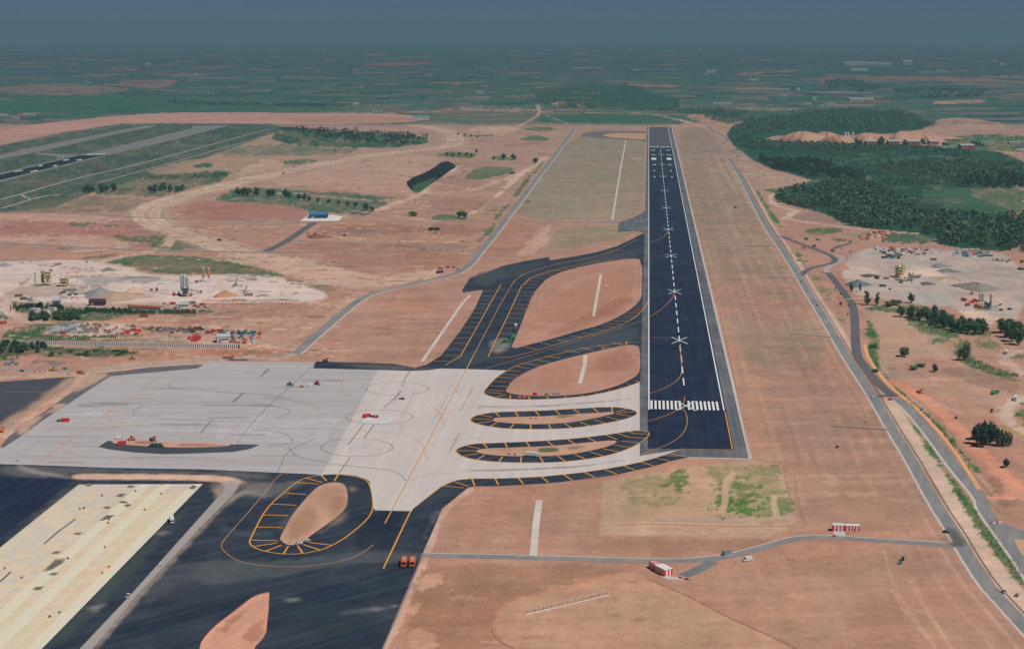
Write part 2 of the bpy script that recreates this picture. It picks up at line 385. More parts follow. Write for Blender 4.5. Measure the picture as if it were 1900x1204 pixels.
fill(Z('A', '0,770 400,760 900,800 1100,815 900,850 300,850 0,830'), (164,104,94), a=.7, hole=.3)
fill(Z('A', '250,720 900,720 1000,760 600,780 250,770'), (150,112,100), a=.6, hole=.3)
for p in ['790,850 900,860 1150,850 1230,870 1130,900 1140,945 1080,945 1030,900 800,890', '1170,950 1240,870 1330,875 1480,940 1300,955', '500,760 700,750 600,795 500,785', '700,780 950,780 1110,798 950,800 720,795',
          '540,1015 700,990 860,985 700,1015']: fill(Z('A', p), (74,100,78), a=.85, nz=3, hole=.15)
fill([(178,486),(262,473),(340,474),(400,481),(470,494),(545,513),(470,513),(395,509),(300,508),(250,497)], (72,100,78), nz=2, hole=.18)
fill([(225,492),(330,482),(420,495),(380,500),(300,503)], (128,112,92), a=.55, hole=.3)
# left works yard: pale trodden ground
fill([(-60,490),(60,483),(170,482),(215,496),(300,513),(480,507),(560,524),(615,549),(590,561),(440,561),(330,563),(180,565),(100,562),(40,572),(10,595),(-60,595)], (202,178,168), nz=3)
fill(Z('F', '680,240 800,220 1050,245 1500,250 1550,290 1300,300 1000,290 850,340 700,330'), (150,146,146), a=.8)
fill(Z('F', '-40,140 60,130 90,150 -40,175'), (140,140,142)); fill(Z('F', '150,330 700,290 740,380 500,430 150,420 50,460 20,400'), (176,148,136), a=.85)
fill(Z('F', '1300,255 1800,250 1850,330 1700,420 1500,430 1300,380'), (206,186,180), a=.8)
fill(Z('F', '0,470 250,470 600,480 1400,470 1852,480 1852,530 700,540 240,620 110,560'), (180,150,134), a=.8)
fill(Z('F', '-40,530 50,560 100,600 -40,612'), (58,92,72)); fill(Z('F', '85,500 290,485 480,500 760,520 1660,520 1660,575 1130,570 900,635 250,620 250,560 110,550'), (58,90,70), nz=2)
fill(Z('F', '240,545 460,545 460,580 250,575'), (186,150,134))
fill(Z('F', '30,720 250,660 550,655 700,660 380,700 350,735 700,745 1220,740 1230,765 1000,790 400,798 20,780'), (52,92,66), nz=2)
fill(Z('F', '130,700 330,685 150,720'), (170,140,122), a=.7)
fill(Z('F', '380,735 480,665 800,650 1180,670 1200,735 700,748'), (196,164,148))
fill(Z('F', '1230,680 1500,690 1500,700 1240,695'), (86,104,82)); fill(Z('F', '1450,750 1610,760 1590,810 1530,805'), (58,96,70))
fill(Z('F', '-40,800 180,810 430,850 1180,880 1150,920 800,955 420,920 -40,940'), (50,82,66), nz=2)
fill(Z('F', '1200,755 1852,700 2300,720 2300,810 1852,815 1250,790'), (190,152,132), a=.8)
fill(Z('F', '0,940 180,930 160,960 0,965'), (60,92,70)); fill(Z('F', '200,975 500,970 610,990 560,1005 250,990'), (112,108,106), a=.8)
fill(Z('F', '0,1015 300,1020 660,1030 640,1060 0,1065'), (150,136,130), a=.7)
fill(Z('G', '600,480 1300,480 1450,400 1600,420 1250,700 1000,860 300,870 300,560'), (176,132,114), a=.6)
fill(Z('G', '330,540 440,540 430,560 340,565'), (70,96,74)); fill(Z('G', '900,690 1010,670 900,720 700,800 700,760'), (146,128,116), a=.7)
fill(Z('G', '640,570 780,570 740,595 640,595'), (160,104,88), a=.7); fill(Z('G', '1040,265 1300,270 1510,360 1430,390 1200,310'), (118,112,90), a=.8, hole=.2)
for p in ['1010,910 1120,820 1250,735 1260,740 1130,850 1040,900', '1310,650 1400,590 1510,520 1480,560 1340,655', '1410,550 1600,430 1650,420 1450,545', '1280,630 1370,590 1330,620', '1260,710 1310,685 1290,700',
          '1020,60 1190,100 1140,110 1040,75', '1320,80 1550,130 1540,140 1350,95', '1560,145 1830,215 1800,222 1600,160', '1230,140 1400,180 1380,185 1250,155', '480,70 660,85 640,95 500,85', '740,60 950,120 940,128 760,72', '1000,140 1340,245 1320,250 1000,150']:
    fill(Z('G', p), (76,104,76), a=.85, edge=1.6, nz=2)
fill(Z('B', '1460,1040 1590,1035 1480,1058'), (90,110,84)); fill(Z('B', '1100,1050 1220,1050 1200,1070 1110,1065'), (136,124,120)); fill(Z('B', '840,1118 920,1118 910,1132 850,1130'), (140,126,122))
# big earthworks curve and other tracks (pale), ditches (dark)
cv = Z('B', '1400,85 1560,110 1670,150 1700,195 1640,235 1450,258 1100,290 800,345 400,425 0,525') + Z('A', '1250,590 1080,650 1020,710 1080,770 1300,850 1650,960 1880,1040') + Z('G', '1000,130 1500,270 1750,310')
stroke(cv, 62, (190,156,136), a=.75, nz=.35)
for off, c, wm in ((-3.2, (120,112,92), 7), (2.0, (142,122,100), 6), (5.5, (128,116,96), 6), (-5.0, (206,172,150), 8)):
    pass
def wstroke(pts, off, wm, c, a, nz=.5):
    W = [Pn(*p) for p in chaikin(pts, 2, closed=False)]; L_, _ = ribbon_pts(W, 0, off); out = []
    for X, Y in L_:
        zc = Y*CT+H*ST; out.append((CX+FPX*X/zc, CY-FPX*(Y*ST-H*CT)/zc))
    stroke(out, wm, c, a=a, nz=nz, smooth=0)
for off, c, wm, a in [(-36, (118,110,90), 6, .8), (-29, (208,176,154), 9, .8), (-20, (150,124,104), 4, .7), (-12, (206,172,150), 12, .7), (-3, (136,118,98), 6, .8), (5, (204,170,148), 10, .7), (14, (160,130,110), 3, .6), (22, (212,180,158), 9, .8), (30, (126,114,94), 6, .8), (38, (190,154,134), 8, .6), (46, (150,122,104), 4, .5)]:
    wstroke(cv, off*.8+random.uniform(-2, 2), wm*.9, c, a*.62, 1.1)
for p, wm, c in [('A:1200,850 1180,920 1080,960 850,1000 700,1040', 14, (192,158,140)), ('A:650,1045 800,1060 1000,1130 1300,1150', 16, (204,178,160)), ('F:0,640 300,630 800,640 1300,660 1852,680', 10, (194,156,136)), ('F:240,620 120,580 60,520 20,460 0,430', 12, (196,164,146)),
    ('F:0,1110 300,1095 700,1080 1000,1060 1400,1010 1852,980', 16, (190,156,138)), ('L:700,100 560,190 300,350 100,490 0,560', 22, (196,156,138)), ('L:640,110 900,60 1400,30 1600,20', 14, (178,150,136)),
    ('B:1690,370 1560,470 1420,570 1250,640 1130,680', 18, (200,162,140)), ('B:1340,570 1700,540 1881,520', 20, (190,152,132)), ('B:1250,640 1500,650 1881,690', 12, (190,154,136)),
    ('C:0,560 300,540 500,470 650,420 800,310', 22, (192,156,136)), ('C:0,760 250,720 400,640 520,520 680,380', 10, (200,164,142)), ('C:600,760 900,770 1300,770', 5, (150,132,118)),
    ('B:0,800 500,790 700,770', 8, (196,164,146)), ('B:700,860 1100,840 1300,810 1700,820', 6, (200,166,146)), ('G:650,70 1000,200 1300,300 1650,330', 10, (196,156,134)), ('G:400,870 1000,870 1300,690 1700,400', 16, (186,144,122)),
    ('G:0,610 500,600 900,560 1350,520', 12, (190,148,126)), ('G:300,900 700,880 1100,880', 12, (182,134,112)), ('C:60,215 400,240 880,215', 14, (176,138,120)), ('T:940,530 1010,490 1080,450 1060,400', 12, (176,142,124)),
    ('T:0,450 400,440 700,432 1050,440 1500,445 1700,448 1900,500', 14, (178,144,126)), ('U:0,480 60,500 160,530', 12, (186,150,130)), ('T:1110,460 1220,500', 8, (170,140,122))]:
    k, v = p.split(':'); stroke(Z(k, v), wm, c, a=.85, nz=.7)
for k, p, c, a in [('B', '700,780 1400,775 1880,790 1880,850 1300,840 900,862 700,830', (150,106,92), .6), ('B', '550,900 1100,910 1700,925 1750,955 600,962', (156,114,96), .6), ('A', '0,700 900,720 900,760 0,750', (190,146,128), .6), ('A', '0,860 700,850 1000,930 500,932 0,900', (192,150,130), .6),
   ('B', '0,985 400,980 1100,1120 1300,1190 900,1190 0,1012', (194,156,134), .6), ('G', '1000,170 1400,270 1800,290 1850,250 1300,110 1000,60', (198,158,134), .6), ('G', '1300,60 1850,50 1850,200 1500,120', (160,112,94), .55), ('B', '1000,1010 1500,990 1780,985 1700,1080 1300,1120 1100,1060', (170,118,98), .6), ('B', '1150,1140 1500,1090 1640,1100 1500,1150 1250,1190', (204,164,140), .6),
   ('G', '0,590 600,560 900,510 1300,500 1200,560 700,620 300,640 0,630', (164,118,98), .55), ('G', '400,620 1000,600 1250,580 1150,680 900,650 500,680', (194,154,132), .55), ('G', '300,850 900,870 1000,930 500,945 300,930', (166,112,92), .6), ('F', '500,930 1000,940 1500,900 1800,890 1800,930 1300,960 800,990 500,975', (174,124,104), .6), ('F', '1000,575 1300,570 1800,590 1800,640 1300,640 960,620', (178,130,110), .6),
   ('B', '1500,430 1880,380 1880,520 1600,560 1480,560', (172,128,110), .5), ('B', '300,330 450,330 500,370 300,420 100,440', (186,150,128), .6), ('B', '500,30 1300,20 1350,60 900,75 500,60', (158,120,106), .5), ('C', '0,420 200,470 400,470 300,540 0,560', (166,122,104), .5), ('C', '250,100 600,90 560,150 300,150', (186,150,130), .5)]: fill(Z(k, p), c, a=min(.95, a*1.35), nz=10, hole=.10)
PR_PX = [(1960,1225),(1897,1157),(1868.6,1125.7),(1831,1085.7),(1788.6,1020),(1777,997),(1736.8,936.6),(1694.4,859),(1654.5,794.5),(1619.6,734.7),(1594.7,697),(1567,655),(1534.7,599),(1499.8,542),(1475,499.7),(1450,460),(1423,422.7),(1391,361.5),(1370,321.6)]
for off, wm, c, a in [(-7, 2.2, (120,102,90), .8), (-10, 3, (206,176,158), .8), (-14, 1.5, (166,132,114), .6), (9.5, 1.6, (160,128,112), .6), (13, 2.5, (186,152,134), .6), (18, 1.5, (150,122,104), .4), (26, 2, (186,152,132), .4), (36, 1.6, (148,122,104), .4)]: wstroke(PR_PX, off, wm, c, a, .5)
NR_PX = Z('K', '1300,1150 1100,920 940,700 760,480 655,395 600,330 500,220 430,120 405,60')
for off, wm, c, a in [(-8, 1.4, (120,104,92), .7), (-11.5, 2, (196,164,146), .7), (-16, 1.2, (150,118,102), .6), (-26, 2, (190,156,138), .5), (7, 2, (176,140,122), .6)]: wstroke(NR_PX, off, wm, c, a, .5)
for i in range(70):    # wheel ruts and scrapes right of the perimeter road
    x, y = fr.uniform(1640, 1890), fr.uniform(600, 920); L0 = fr.uniform(20, 90)
    if x < 1560+(y-600)*.72+40: continue
    stroke([(x, y), (x+L0*.5, y+L0*.22+fr.uniform(-3, 3)), (x+L0, y+L0*.4)], fr.choice([1.5, 2, 3]), fr.choice([(206,170,150), (150,116,100), (196,150,128), (140,118,98)]), a=fr.uniform(.3, .7), nz=1.0)
for i in range(420):   # vehicle ruts and scraped bands in the bare ground on the left
    y = fr.uniform(300, 660); x = fr.uniform(0, 760)
    if y < 390 and x < 330: continue
    L0 = fr.uniform(40, 150); dy = fr.uniform(-.12, .16)*L0
    stroke([(x, y), (x+L0*.5, y+dy*.5+fr.uniform(-2, 2)), (x+L0, y+dy)], fr.choice([1.5, 2, 2.5, 3, 5, 8]), fr.choice([(206,170,150), (150,104,90), (196,154,132), (140,112,94), (156,102,86), (204,168,148), (112,108,86)]), a=fr.uniform(.4, .9), nz=1.0)
# ground between the left perimeter road and the runway
fill(Z('C', '1010,115 1485,110 1492,200 1480,690 1310,752 560,745 700,540'), (140,129,109), a=.9, edge=1.5, nz=2)
fill(Z('C', '1180,560 1480,400 1480,690 1310,750 1100,745'), (152,130,110), a=.7); fill(Z('C', '1060,180 1350,190 1290,500 1000,420'), (132,128,106), a=.6, hole=.3)
fill(Z('C', '500,775 780,775 640,980 400,1000 330,1040'), (172,118,98), a=.7); fill(Z('C', '790,780 860,775 780,950 650,1000 620,960'), (190,148,126), a=.9); fill(Z('C', '870,790 1300,780 1280,830 1480,825 1200,900 800,975 850,880'), (146,132,102), a=.85)
for x in range(1080, 1480, 22): stroke(Z('C', f'{x},170 {x-90},735'), 2.2, (166,140,112), a=.35, nz=.8)
for p in ['210,462 330,365 600,380 520,430 350,462', '620,180 720,155 830,180 800,195 650,190', '415,330 440,290 620,325 600,335', '0,290 120,270 330,280 300,315 150,310', '310,905 430,780 445,770 420,820 340,900', '0,715 150,705 290,750 0,755', '570,580 680,440 790,325 790,340 690,460 590,590', '430,745 560,610 575,600 460,745', '210,160 440,150 440,165 230,168', '640,100 880,100 830,130 660,125']:
    fill(Z('C', p), (70,102,82), a=.85, nz=3, hole=.1)
fill(Z('C', '440,230 700,205 850,215 600,240'), (164,108,92), a=.7); fill(Z('C', '0,590 450,580 480,620 300,680 0,690'), (156,114,100), a=.7)
fill(Z('H', '0,390 80,300 280,235 650,190 760,240 430,640 330,640 0,635'), (176,130,112), a=.6); fill(Z('H', '200,260 450,220 600,330 300,400'), (172,118,98), a=.5, hole=.2)
# strip right of the runway
fill([(1250,240),(1320,235),(1345,300),(1400,400),(1470,530),(1560,690),(1400,700),(1330,560),(1280,380)], (150,126,108), a=.8, nz=5); fill([(1255,250),(1330,250),(1400,390),(1440,470),(1330,480),(1285,360)], (140,124,104), a=.5, hole=.35, nz=9)
fill([(1320,520),(1480,520),(1520,600),(1340,600)], (174,124,106), a=.6, nz=8); fill([(1400,640),(1560,690),(1680,850),(1740,960),(1560,960),(1440,820)], (164,128,112), a=.7, nz=8)
fill([(1480,840),(1700,860),(1740,985),(1500,985)], (156,126,108), a=.5, nz=8, hole=.2)
for i in range(120):
    y = 260+(fr.random()**1.2)*700; x0 = 1203+(y-56)*.245; x1 = 1203+(y-56)*.62 if y < 900 else 1700
    x = fr.uniform(x0+8, x1-30); stroke([(x, y), (min(x1, x+fr.uniform(30, 160)), y+fr.uniform(-3, 5))], fr.uniform(3, 10), fr.choice([(184,144,122), (150,118,100), (176,120,102), (190,156,136)]), a=fr.uniform(.2, .5), nz=1.4)
for i in range(110):
    k0 = fr.uniform(.255, .6); y = fr.uniform(280, 800); y1 = y+fr.uniform(40, 180)
    stroke([(1203+(y-56)*k0, y), (1203+(y1-56)*k0, y1)], fr.uniform(1.5, 4), fr.choice([(184,144,122), (148,122,102)]), a=fr.uniform(.2, .45), nz=1.2)
fill(Z('P', '340,262 290,310 180,400 130,490 80,640 60,690 30,760 0,830 -30,900 -170,1210 -120,1210 40,860 110,700 200,420 300,330 400,275'), (202,164,144), a=.75, nz=2, edge=2)
# seeded and scraped rectangle in front of the runway end, green growth
fill(Z('Q', '130,225 600,150 1000,100 1150,130 1240,400 1250,470 1080,555 100,540'), (184,152,128), a=.8, edge=1.5, nz=1.5, smooth=0)
fill(Z('Q', '130,230 420,215 560,250 640,380 1230,440 1200,470 150,450 130,300'), (164,142,112), a=.6, hole=.35)
fill(Z('Q', '240,230 450,205 600,170 570,280 440,380 270,340'), (140,132,96), a=.75, hole=.3, nz=10); fill(Z('Q', '510,190 620,160 580,250 530,275'), (86,110,66), a=.85, nz=9, hole=.25)
fill(Z('Q', '670,150 850,130 1000,130 1150,150 1210,400 1150,430 800,415 800,260'), (128,124,84), a=.8, hole=.3, nz=10); fill(Z('Q', '830,220 960,230 1040,300 990,370 900,420 830,380'), (84,112,62), a=.8, nz=12, hole=.25)
fill(Z('Q', '860,330 980,330 980,420 880,410'), (74,114,56), a=.85, nz=12, hole=.1); fill(Z('Q', '1080,320 1200,320 1220,420 1120,430'), (96,116,70), a=.7, hole=.2); fill(Z('Q', '430,300 560,280 540,350 470,360'), (110,118,76), a=.6, hole=.3)
for p in ['800,410 830,340 820,240 880,170', '822,412 845,340 838,245 900,172', '1130,440 1105,370 1112,310', '1150,440 1122,370 1128,310']: stroke(Z('Q', p), 2, (196,160,132), a=.8)
fill(Z('Q', '0,560 1080,560 1040,600 850,640 0,650'), (160,118,98), a=.6)
for p in ['1235,200 1260,380 1300,470', '1180,200 1230,420']: stroke(Z('Q', p), 1.6, (130,118,92), a=.6)
# foreground
fill(Z('P', '90,700 1290,720 1100,800 800,870 560,920 480,1030 470,1110 530,1204 0,1204 0,880'), (160,116,94), a=.75, nz=4)
fill(Z('P', '540,950 640,900 1300,735') + Z('Q', '375,795 560,870 720,950 870,1030 1100,1130 1270,1220') + Z('P', '600,1220 480,1080'), (188,144,118), a=.85, edge=1.5, nz=1)
for p in ['60,780 190,760 180,830 40,880', '0,1090 150,1100 190,1204 0,1204', '390,1160 520,1145 530,1175', '0,950 60,940 40,1000 0,1010']: fill(Z('P', p), (200,152,128), a=.8, nz=4)
fill(Z('Q', '600,790 1000,690 1568,600 1568,1204 1250,1204 800,960'), (178,134,112), a=.7, nz=6)
for p in ['560,560 620,800 760,1000 900,1204', '700,690 760,840 900,1060 1010,1204', '740,720 800,880 960,1120', '600,800 700,960 840,1130']: stroke(Z('S', p), 1.4, (192,150,126), a=.7)
for i in range(120):
    x, y = fr.uniform(760, 1800), fr.uniform(900, 1200); L0 = fr.uniform(10, 60)
    if x > 1290 and y < 960: continue
    fill([(x, y), (x+L0, y-fr.uniform(0, 3)), (x+L0*1.1, y+fr.uniform(2, 9)), (x+4, y+fr.uniform(3, 8))], fr.choice([(194,152,128), (158,114, 94), (186,146,124)]), a=fr.uniform(.2, .5), nz=7)
# right of the perimeter road
fill(Z('J', '0,180 180,390 180,440 260,560 420,780 540,990 560,1080 480,980 350,780 200,540 150,440'), (200,162,142), a=.9, nz=1.5)
fill(Z('K', '540,400 640,570 780,800 950,1050 1040,1204') + Z('S', '900,170 1080,480 1200,650 1330,850 1500,1010 1500,860 1400,740 1290,600 1150,370 1000,150') + Z('K', '1150,1190 1060,1010 1000,930 850,720 760,580 700,480 640,400'), (204,172,152), a=.95, nz=1, smooth=0)
fill(Z('J', '95,250 180,330 200,385 160,360'), (76,104,74)); fill(Z('J', '230,420 340,570 440,760 480,820 420,720 300,560'), (110,118,84), a=.8, hole=.1)
for p in ['755,570 800,590 890,720 1030,930 960,880 850,720', '1000,940 1080,1000 1200,1190 1150,1190 1040,1010', '440,0 490,20 550,130 510,200 450,130', '520,190 640,310 840,470 960,580 1100,740 1290,960 1260,980 1120,800 940,590 800,480', '750,150 880,130 880,160 770,180', '1080,80 1330,190 1600,270 1500,270 1280,200 1100,120', '820,35 1000,15 1080,50 1090,80 1000,40 840,65', '1280,510 1360,560 1290,555']:
    fill(Z('K', p), (60,106,66), a=.92, edge=1.6, nz=2.5)
for p in ['940,0 1010,100 1190,340 1350,560 1470,720 1470,820 1350,680 1180,450 1050,220']: fill(Z('S', p), (70,108,72), a=.9, edge=1.6, nz=2.5, hole=.1)
fill(Z('K', '560,240 1000,220 1100,180 1605,330 1500,420 1400,480 900,340 700,300'), (182,142,122), a=.7); fill(Z('K', '980,180 1180,150 1605,300 1500,360 1100,270'), (152,120,106), a=.85)
stroke(Z('K', '640,270 800,360 980,490 1120,620 1230,760 1400,910 1570,1080 1500,1140 1300,1140'), 12, (212,142,116), a=.9, nz=.3); fill(Z('K', '1310,1010 1400,970 1500,1090 1390,1110'), (158,112,94)); fill(Z('K', '1390,1150 1605,1150 1605,1204 1420,1204'), (160,116,98))
fill(Z('J', '540,280 700,230 1200,250 1806,290 1806,780 1600,760 1350,740 1330,690 1000,660 760,620 560,600 490,500 420,400'), (176,158,148), a=.95, nz=3)
fill(Z('J', '430,410 500,370 620,380 780,420 700,470 500,480 440,460'), (196,168,152)); fill(Z('J', '960,370 1300,400 1480,400 1300,440 1000,440'), (206,178,164)); fill(Z('J', '1400,380 1806,380 1806,440 1700,450 1380,470 1100,480 1150,420'), (160,144,134), a=.7); fill(Z('J', '1300,590 1700,600 1720,630 1400,650'), (200,160,138), a=.8)
fill(Z('J', '1330,700 1600,730 1600,790 1550,830 1530,790 1350,760'), (206,176,156)); fill(Z('J', '1000,590 1250,590 1300,700 1050,640'), (172,160,154), a=.8)
fill(Z('J', '600,660 1000,660 900,720 1000,760 1300,900 1250,1000 1400,1080 900,1060 760,1180 740,1100 690,900 640,780'), (180,144,124), a=.85)
fill(Z('J', '400,400 480,330 500,380 430,460 520,590 700,1000 640,1000 560,700 400,470'), (178,124,104), a=.85); fill(Z('J', '370,580 500,620 510,690 420,680'), (176,112,92), a=.8)
fill(Z('J', '170,100 470,85 430,130 280,150 180,130'), (82,108,78), nz=2); fill(Z('J', '760,185 870,130 1170,155 1160,210 850,205'), (70,98,84)); fill(Z('J', '400,175 600,190 480,195'), (66,98,70)); fill(Z('J', '440,140 640,120 700,160 560,180'), (110,120,92), a=.6, hole=.3)
fill(Z('J', '630,780 680,800 750,990 700,1010 740,1170 640,1040'), (62,102,66), nz=2); fill(Z('J', '640,650 900,690 880,720 720,720'), (76,106,74)); fill(Z('J', '860,690 1000,660 1350,760 1600,900 1500,900 1300,880 1000,800 1290,860 1320,920 980,860'), (66,102,70), a=.85, nz=3)
fill(Z('J', '1050,915 1300,915 1290,990 1160,960'), (66,104,72), a=.9); fill(Z('J', '1290,920 1400,930 1420,1070 1700,1170 1806,1204 1600,1200 1300,1080'), (60,98,68), a=.9, nz=2.5); fill(Z('J', '1460,920 1640,930 1650,1000 1500,990'), (84,108,84), a=.8)
stroke(Z('J', '1806,1010 1700,1030 1650,1060 1720,1130 1806,1190'), 12, (190,160,142)); fill(Z('J', '1720,1030 1806,1015 1806,1120'), (120,112,92)); stroke(Z('K', '1605,380 1500,450 1450,520 1520,600 1605,660'), 12, (196,166,148)); fill(Z('K', '1560,480 1605,440 1620,600 1580,560'), (64,98,60)); fill(Z('K', '1420,590 1600,660 1600,680 1450,620'), (146,142,50), nz=2)
fill(Z('W', '0,830 230,800 640,810 1000,850 640,850 200,830'), (150,140,134), a=.6); fill(Z('W', '660,830 960,840 1040,890 700,860'), (206,170,148), a=.6, hole=.3)
# ground under the woods on the right
fill([(1345,243),(1380,226),(1450,212),(1570,203),(1680,208),(1740,236),(1640,252),(1450,250),(1400,262),(1600,262),(1720,270),(1900,286),(1900,345),(1770,352),(1900,400),(1900,470),(1740,458),(1738,438),(1572,420),(1530,396),(1462,380),(1437,366),(1452,349),(1520,338),(1410,308),(1360,270)], (54,84,78), edge=2, nz=3)
fill([(1700,354),(1780,345),(1900,340),(1900,402),(1760,398)], (70,100,84), a=.9, hole=.2); fill([(1690,372),(1760,366),(1800,374),(1740,382)], (118,112,98), a=.5, hole=.3); fill(Z('D', '690,290 790,305 1100,310 1800,310 1881,340 1700,360 1200,350 720,320'), (70,100,86), a=.9); fill(Z('D', '620,340 760,380 880,420 1160,465 1000,510 820,540 720,440'), (172,138,120), a=.85); fill(Z('D', '850,530 960,520 900,560'), (80,104,80)); fill(Z('D', '870,440 1080,455 1000,465'), (80,98,82))
fill(Z('D', '980,720 1070,680 1250,700 1370,780 1150,760 1040,740'), (150,118,104), a=.9); stroke(Z('D', '960,545 870,570 860,620 920,655 1060,680 960,740 1180,770 1480,810 1881,840'), 9, (190,160,142)); stroke(Z('D', '660,420 900,450 1150,470'), 12, (186,150,132)); stroke(Z('D', '1060,680 960,740'), 12, (190,160,144))
fill(Z('D', '750,500 960,820 970,825 900,780 800,620'), (60,104,72), a=.95, edge=1.4, nz=2); fill(Z('D', '650,350 680,370 670,380'), (70,100,80)); fill(Z('D', '1030,950 1120,1060 1110,1075 1050,990'), (80,108,78), a=.9)
for p in ['1590,640 1700,640 1760,660', '700,70 740,70 780,80', '800,1100 950,1105']: fill(Z('E', p), (150,130,112), a=.7)
for i in range(120):   # scrub, bare scrapes and rank grass between the woods
    x, y = fr.uniform(1350, 1900), fr.uniform(262, 350); L0 = fr.uniform(6, 40)
    if y > 300 and x < 1420: continue
    fill([(x, y), (x+L0, y-1), (x+L0, y+fr.uniform(.6, 2.5)), (x, y+1.6)], fr.choice([(70,98,86), (92,104,94), (108,110,98), (58,86,80), (128,114,102)]), a=.6, nz=4)
for i in range(90):    # thorn scrub and weeds on the bare ground
    x, y = fr.choice([(fr.uniform(0, 900), fr.uniform(380, 520)), (fr.uniform(0, 500), fr.uniform(560, 665)), (fr.uniform(1600, 1890), fr.uniform(560, 800)), (fr.uniform(800, 1010), fr.uniform(240, 400))]); L0 = fr.uniform(3, 22)
    fill([(x, y), (x+L0, y-.5), (x+L0, y+fr.uniform(.8, 2.2)), (x+1, y+1.8)], fr.choice([(80,102,78), (104,110,86), (120,112,88)]), a=.75, nz=5, edge=1.5)
for i in range(40):
    x, y = fr.uniform(1620, 1900), fr.uniform(265, 350); fill([(x, y), (x+fr.uniform(10, 50), y), (x+fr.uniform(10, 50), y+fr.uniform(1, 3)), (x, y+2)], fr.choice([(72,98,84), (96,104,92), (112,112,98), (58,86,78)]), a=.6, nz=4)
me = bpy.data.meshes.new('ground')
vco = np.stack([WX.ravel(), WY.ravel(), np.zeros(NR*NC)], 1)
idx = np.arange(NR*NC).reshape(NR, NC); q = np.stack([idx[1:, :-1], idx[1:, 1:], idx[:-1, 1:], idx[:-1, :-1]], -1).reshape(-1, 4)
me.vertices.add(len(vco)); me.vertices.foreach_set('co', vco.astype(np.float32).ravel()); me.loops.add(q.size); me.loops.foreach_set('vertex_index', q.astype(np.int32).ravel())
me.polygons.add(len(q)); me.polygons.foreach_set('loop_start', np.arange(0, q.size, 4, dtype=np.int32)); me.polygons.foreach_set('loop_total', np.full(len(q), 4, np.int32)); me.update(calc_edges=True)
ca = me.color_attributes.new('Col', 'FLOAT_COLOR', 'POINT'); ca.data.foreach_set('color', np.concatenate([GC.reshape(-1, 3), np.ones((NR*NC, 1))], 1).astype(np.float32).ravel())
me.materials.append(attr_mat('bare_soil', .23, hue=True))
ground = link(bpy.data.objects.new('ground', me)); tag(ground, kind='structure')
def soft(name, pts, c, layer, a=.8, edge=6, nz=5, parent=None, smooth=1, step=3.5):
    """worn, dusty or stained patch with ragged soft edges lying on a paved sheet"""
    if smooth: pts = chaikin(pts, smooth)
    A_ = np.asarray(pts); x0, y0 = A_.min(0)-edge*1.6-nz-2; x1, y1 = A_.max(0)+edge*1.6+nz+2
    gx, gy = np.meshgrid(np.arange(x0, x1+step, step), np.arange(y0, y1+step*.7, step*.7))
    k = np.clip((gy-HORY)/700, .2, 1.3)
    d = sdist(gx, gy, pts)/k + nz*2*fbm(gx/24, gy/10, 3, 4); al = np.clip(.5-d/(2*edge), 0, 1); al = al*al*(3-2*al)*a
    n0, n1 = gx.shape; ii = np.arange(n0*n1).reshape(n0, n1); qq = np.stack([ii[1:, :-1], ii[1:, 1:], ii[:-1, 1:], ii[:-1, :-1]], -1).reshape(-1, 4)
    keep = al.ravel()[qq].max(1) > .01; qq = qq[keep]
    if not len(qq): return
    used, inv = np.unique(qq, return_inverse=True); qq = inv.reshape(-1, 4)
    U2, V2 = (gx.ravel()[used]-CX)/FPX, (CY-gy.ravel()[used])/FPX; T2 = H/(ST-V2*CT)
    vs_ = np.stack([U2*T2, (CT+V2*ST)*T2, np.full(len(used), LZ[layer]+.028+jit())], 1)
    me = bpy.data.meshes.new(name); me.from_pydata(vs_.tolist(), [], qq.tolist())
    at = me.attributes.new('Alpha', 'FLOAT', 'POINT'); at.data.foreach_set('value', al.ravel()[used].astype(np.float32))
    yy = float(A_[:, 1].mean()); rgb = tuple(round(v, 3) for v in alb(c, yy))
    me.materials.append(attr_mat('dust_%d_%d_%d' % tuple(int(v*200) for v in rgb), .12, alpha=True, rgb=rgb))
    o = link(bpy.data.objects.new(name, me), parent)
    if parent is None: o['kind'] = 'structure'
    return o
# ---------------------------------------------------------------- pavements
ORI = P(1203.5, 757); D0 = Pn(1203.5, 300); rd = Vector((D0[0]-ORI[0], D0[1]-ORI[1])).normalized(); rn = Vector((rd.y, -rd.x))
def RW(u, v): return (ORI[0]+rd.x*u+rn.x*v, ORI[1]+rd.y*u+rn.y*v)
def RU(x, y):
    p = Pn(x, y); q = Vector((p[0]-ORI[0], p[1]-ORI[1])); return q.dot(rd), q.dot(rn)
U_ANG = math.atan2(rd.y, rd.x)
W_R = RU(1343, 757)[1]
uE, uN, uF, uT = RU(1204, 832)[0], RU(1204, 846)[0], RU(1204, 236)[0], RU(1204, 273)[0]
m_new = surf('new_black_asphalt', alb((37,49,70), 600), .10, streak=(U_ANG, 300, 3, .10), rough=.8, dust=(alb((78,88,98), 700), .22, U_ANG), lane=(U_ANG, 7.5, .10, 400))
m_dark = surf('dark_taxiway_asphalt', alb((42,53,68), 760), .16, streak=(U_ANG, 160, 5, .10), rough=.85, dust=(alb((96,104,112), 900), .32, heading(430,1060,120,-30)), lane=(heading(430,1060,120,-30), 6.5, .10, 300))
m_grey = surf('grey_asphalt', alb((86,92,102), 600), .10, streak=(U_ANG, 200, 3, .14), dust=(alb((140,136,134), 700), .5, U_ANG))
m_old = surf('old_runway_asphalt', alb((116,118,120), 270), .10)
m_road = surf('road_asphalt', alb((120,122,126), 800), .10, dust=(alb((170,156,146), 800), .45, 1.2))
m_road_n = surf('fresh_road_asphalt', alb((96,96,102), 700), .10)
m_kerb = surf('pale_gravel', alb((184,174,168), 700), .10)
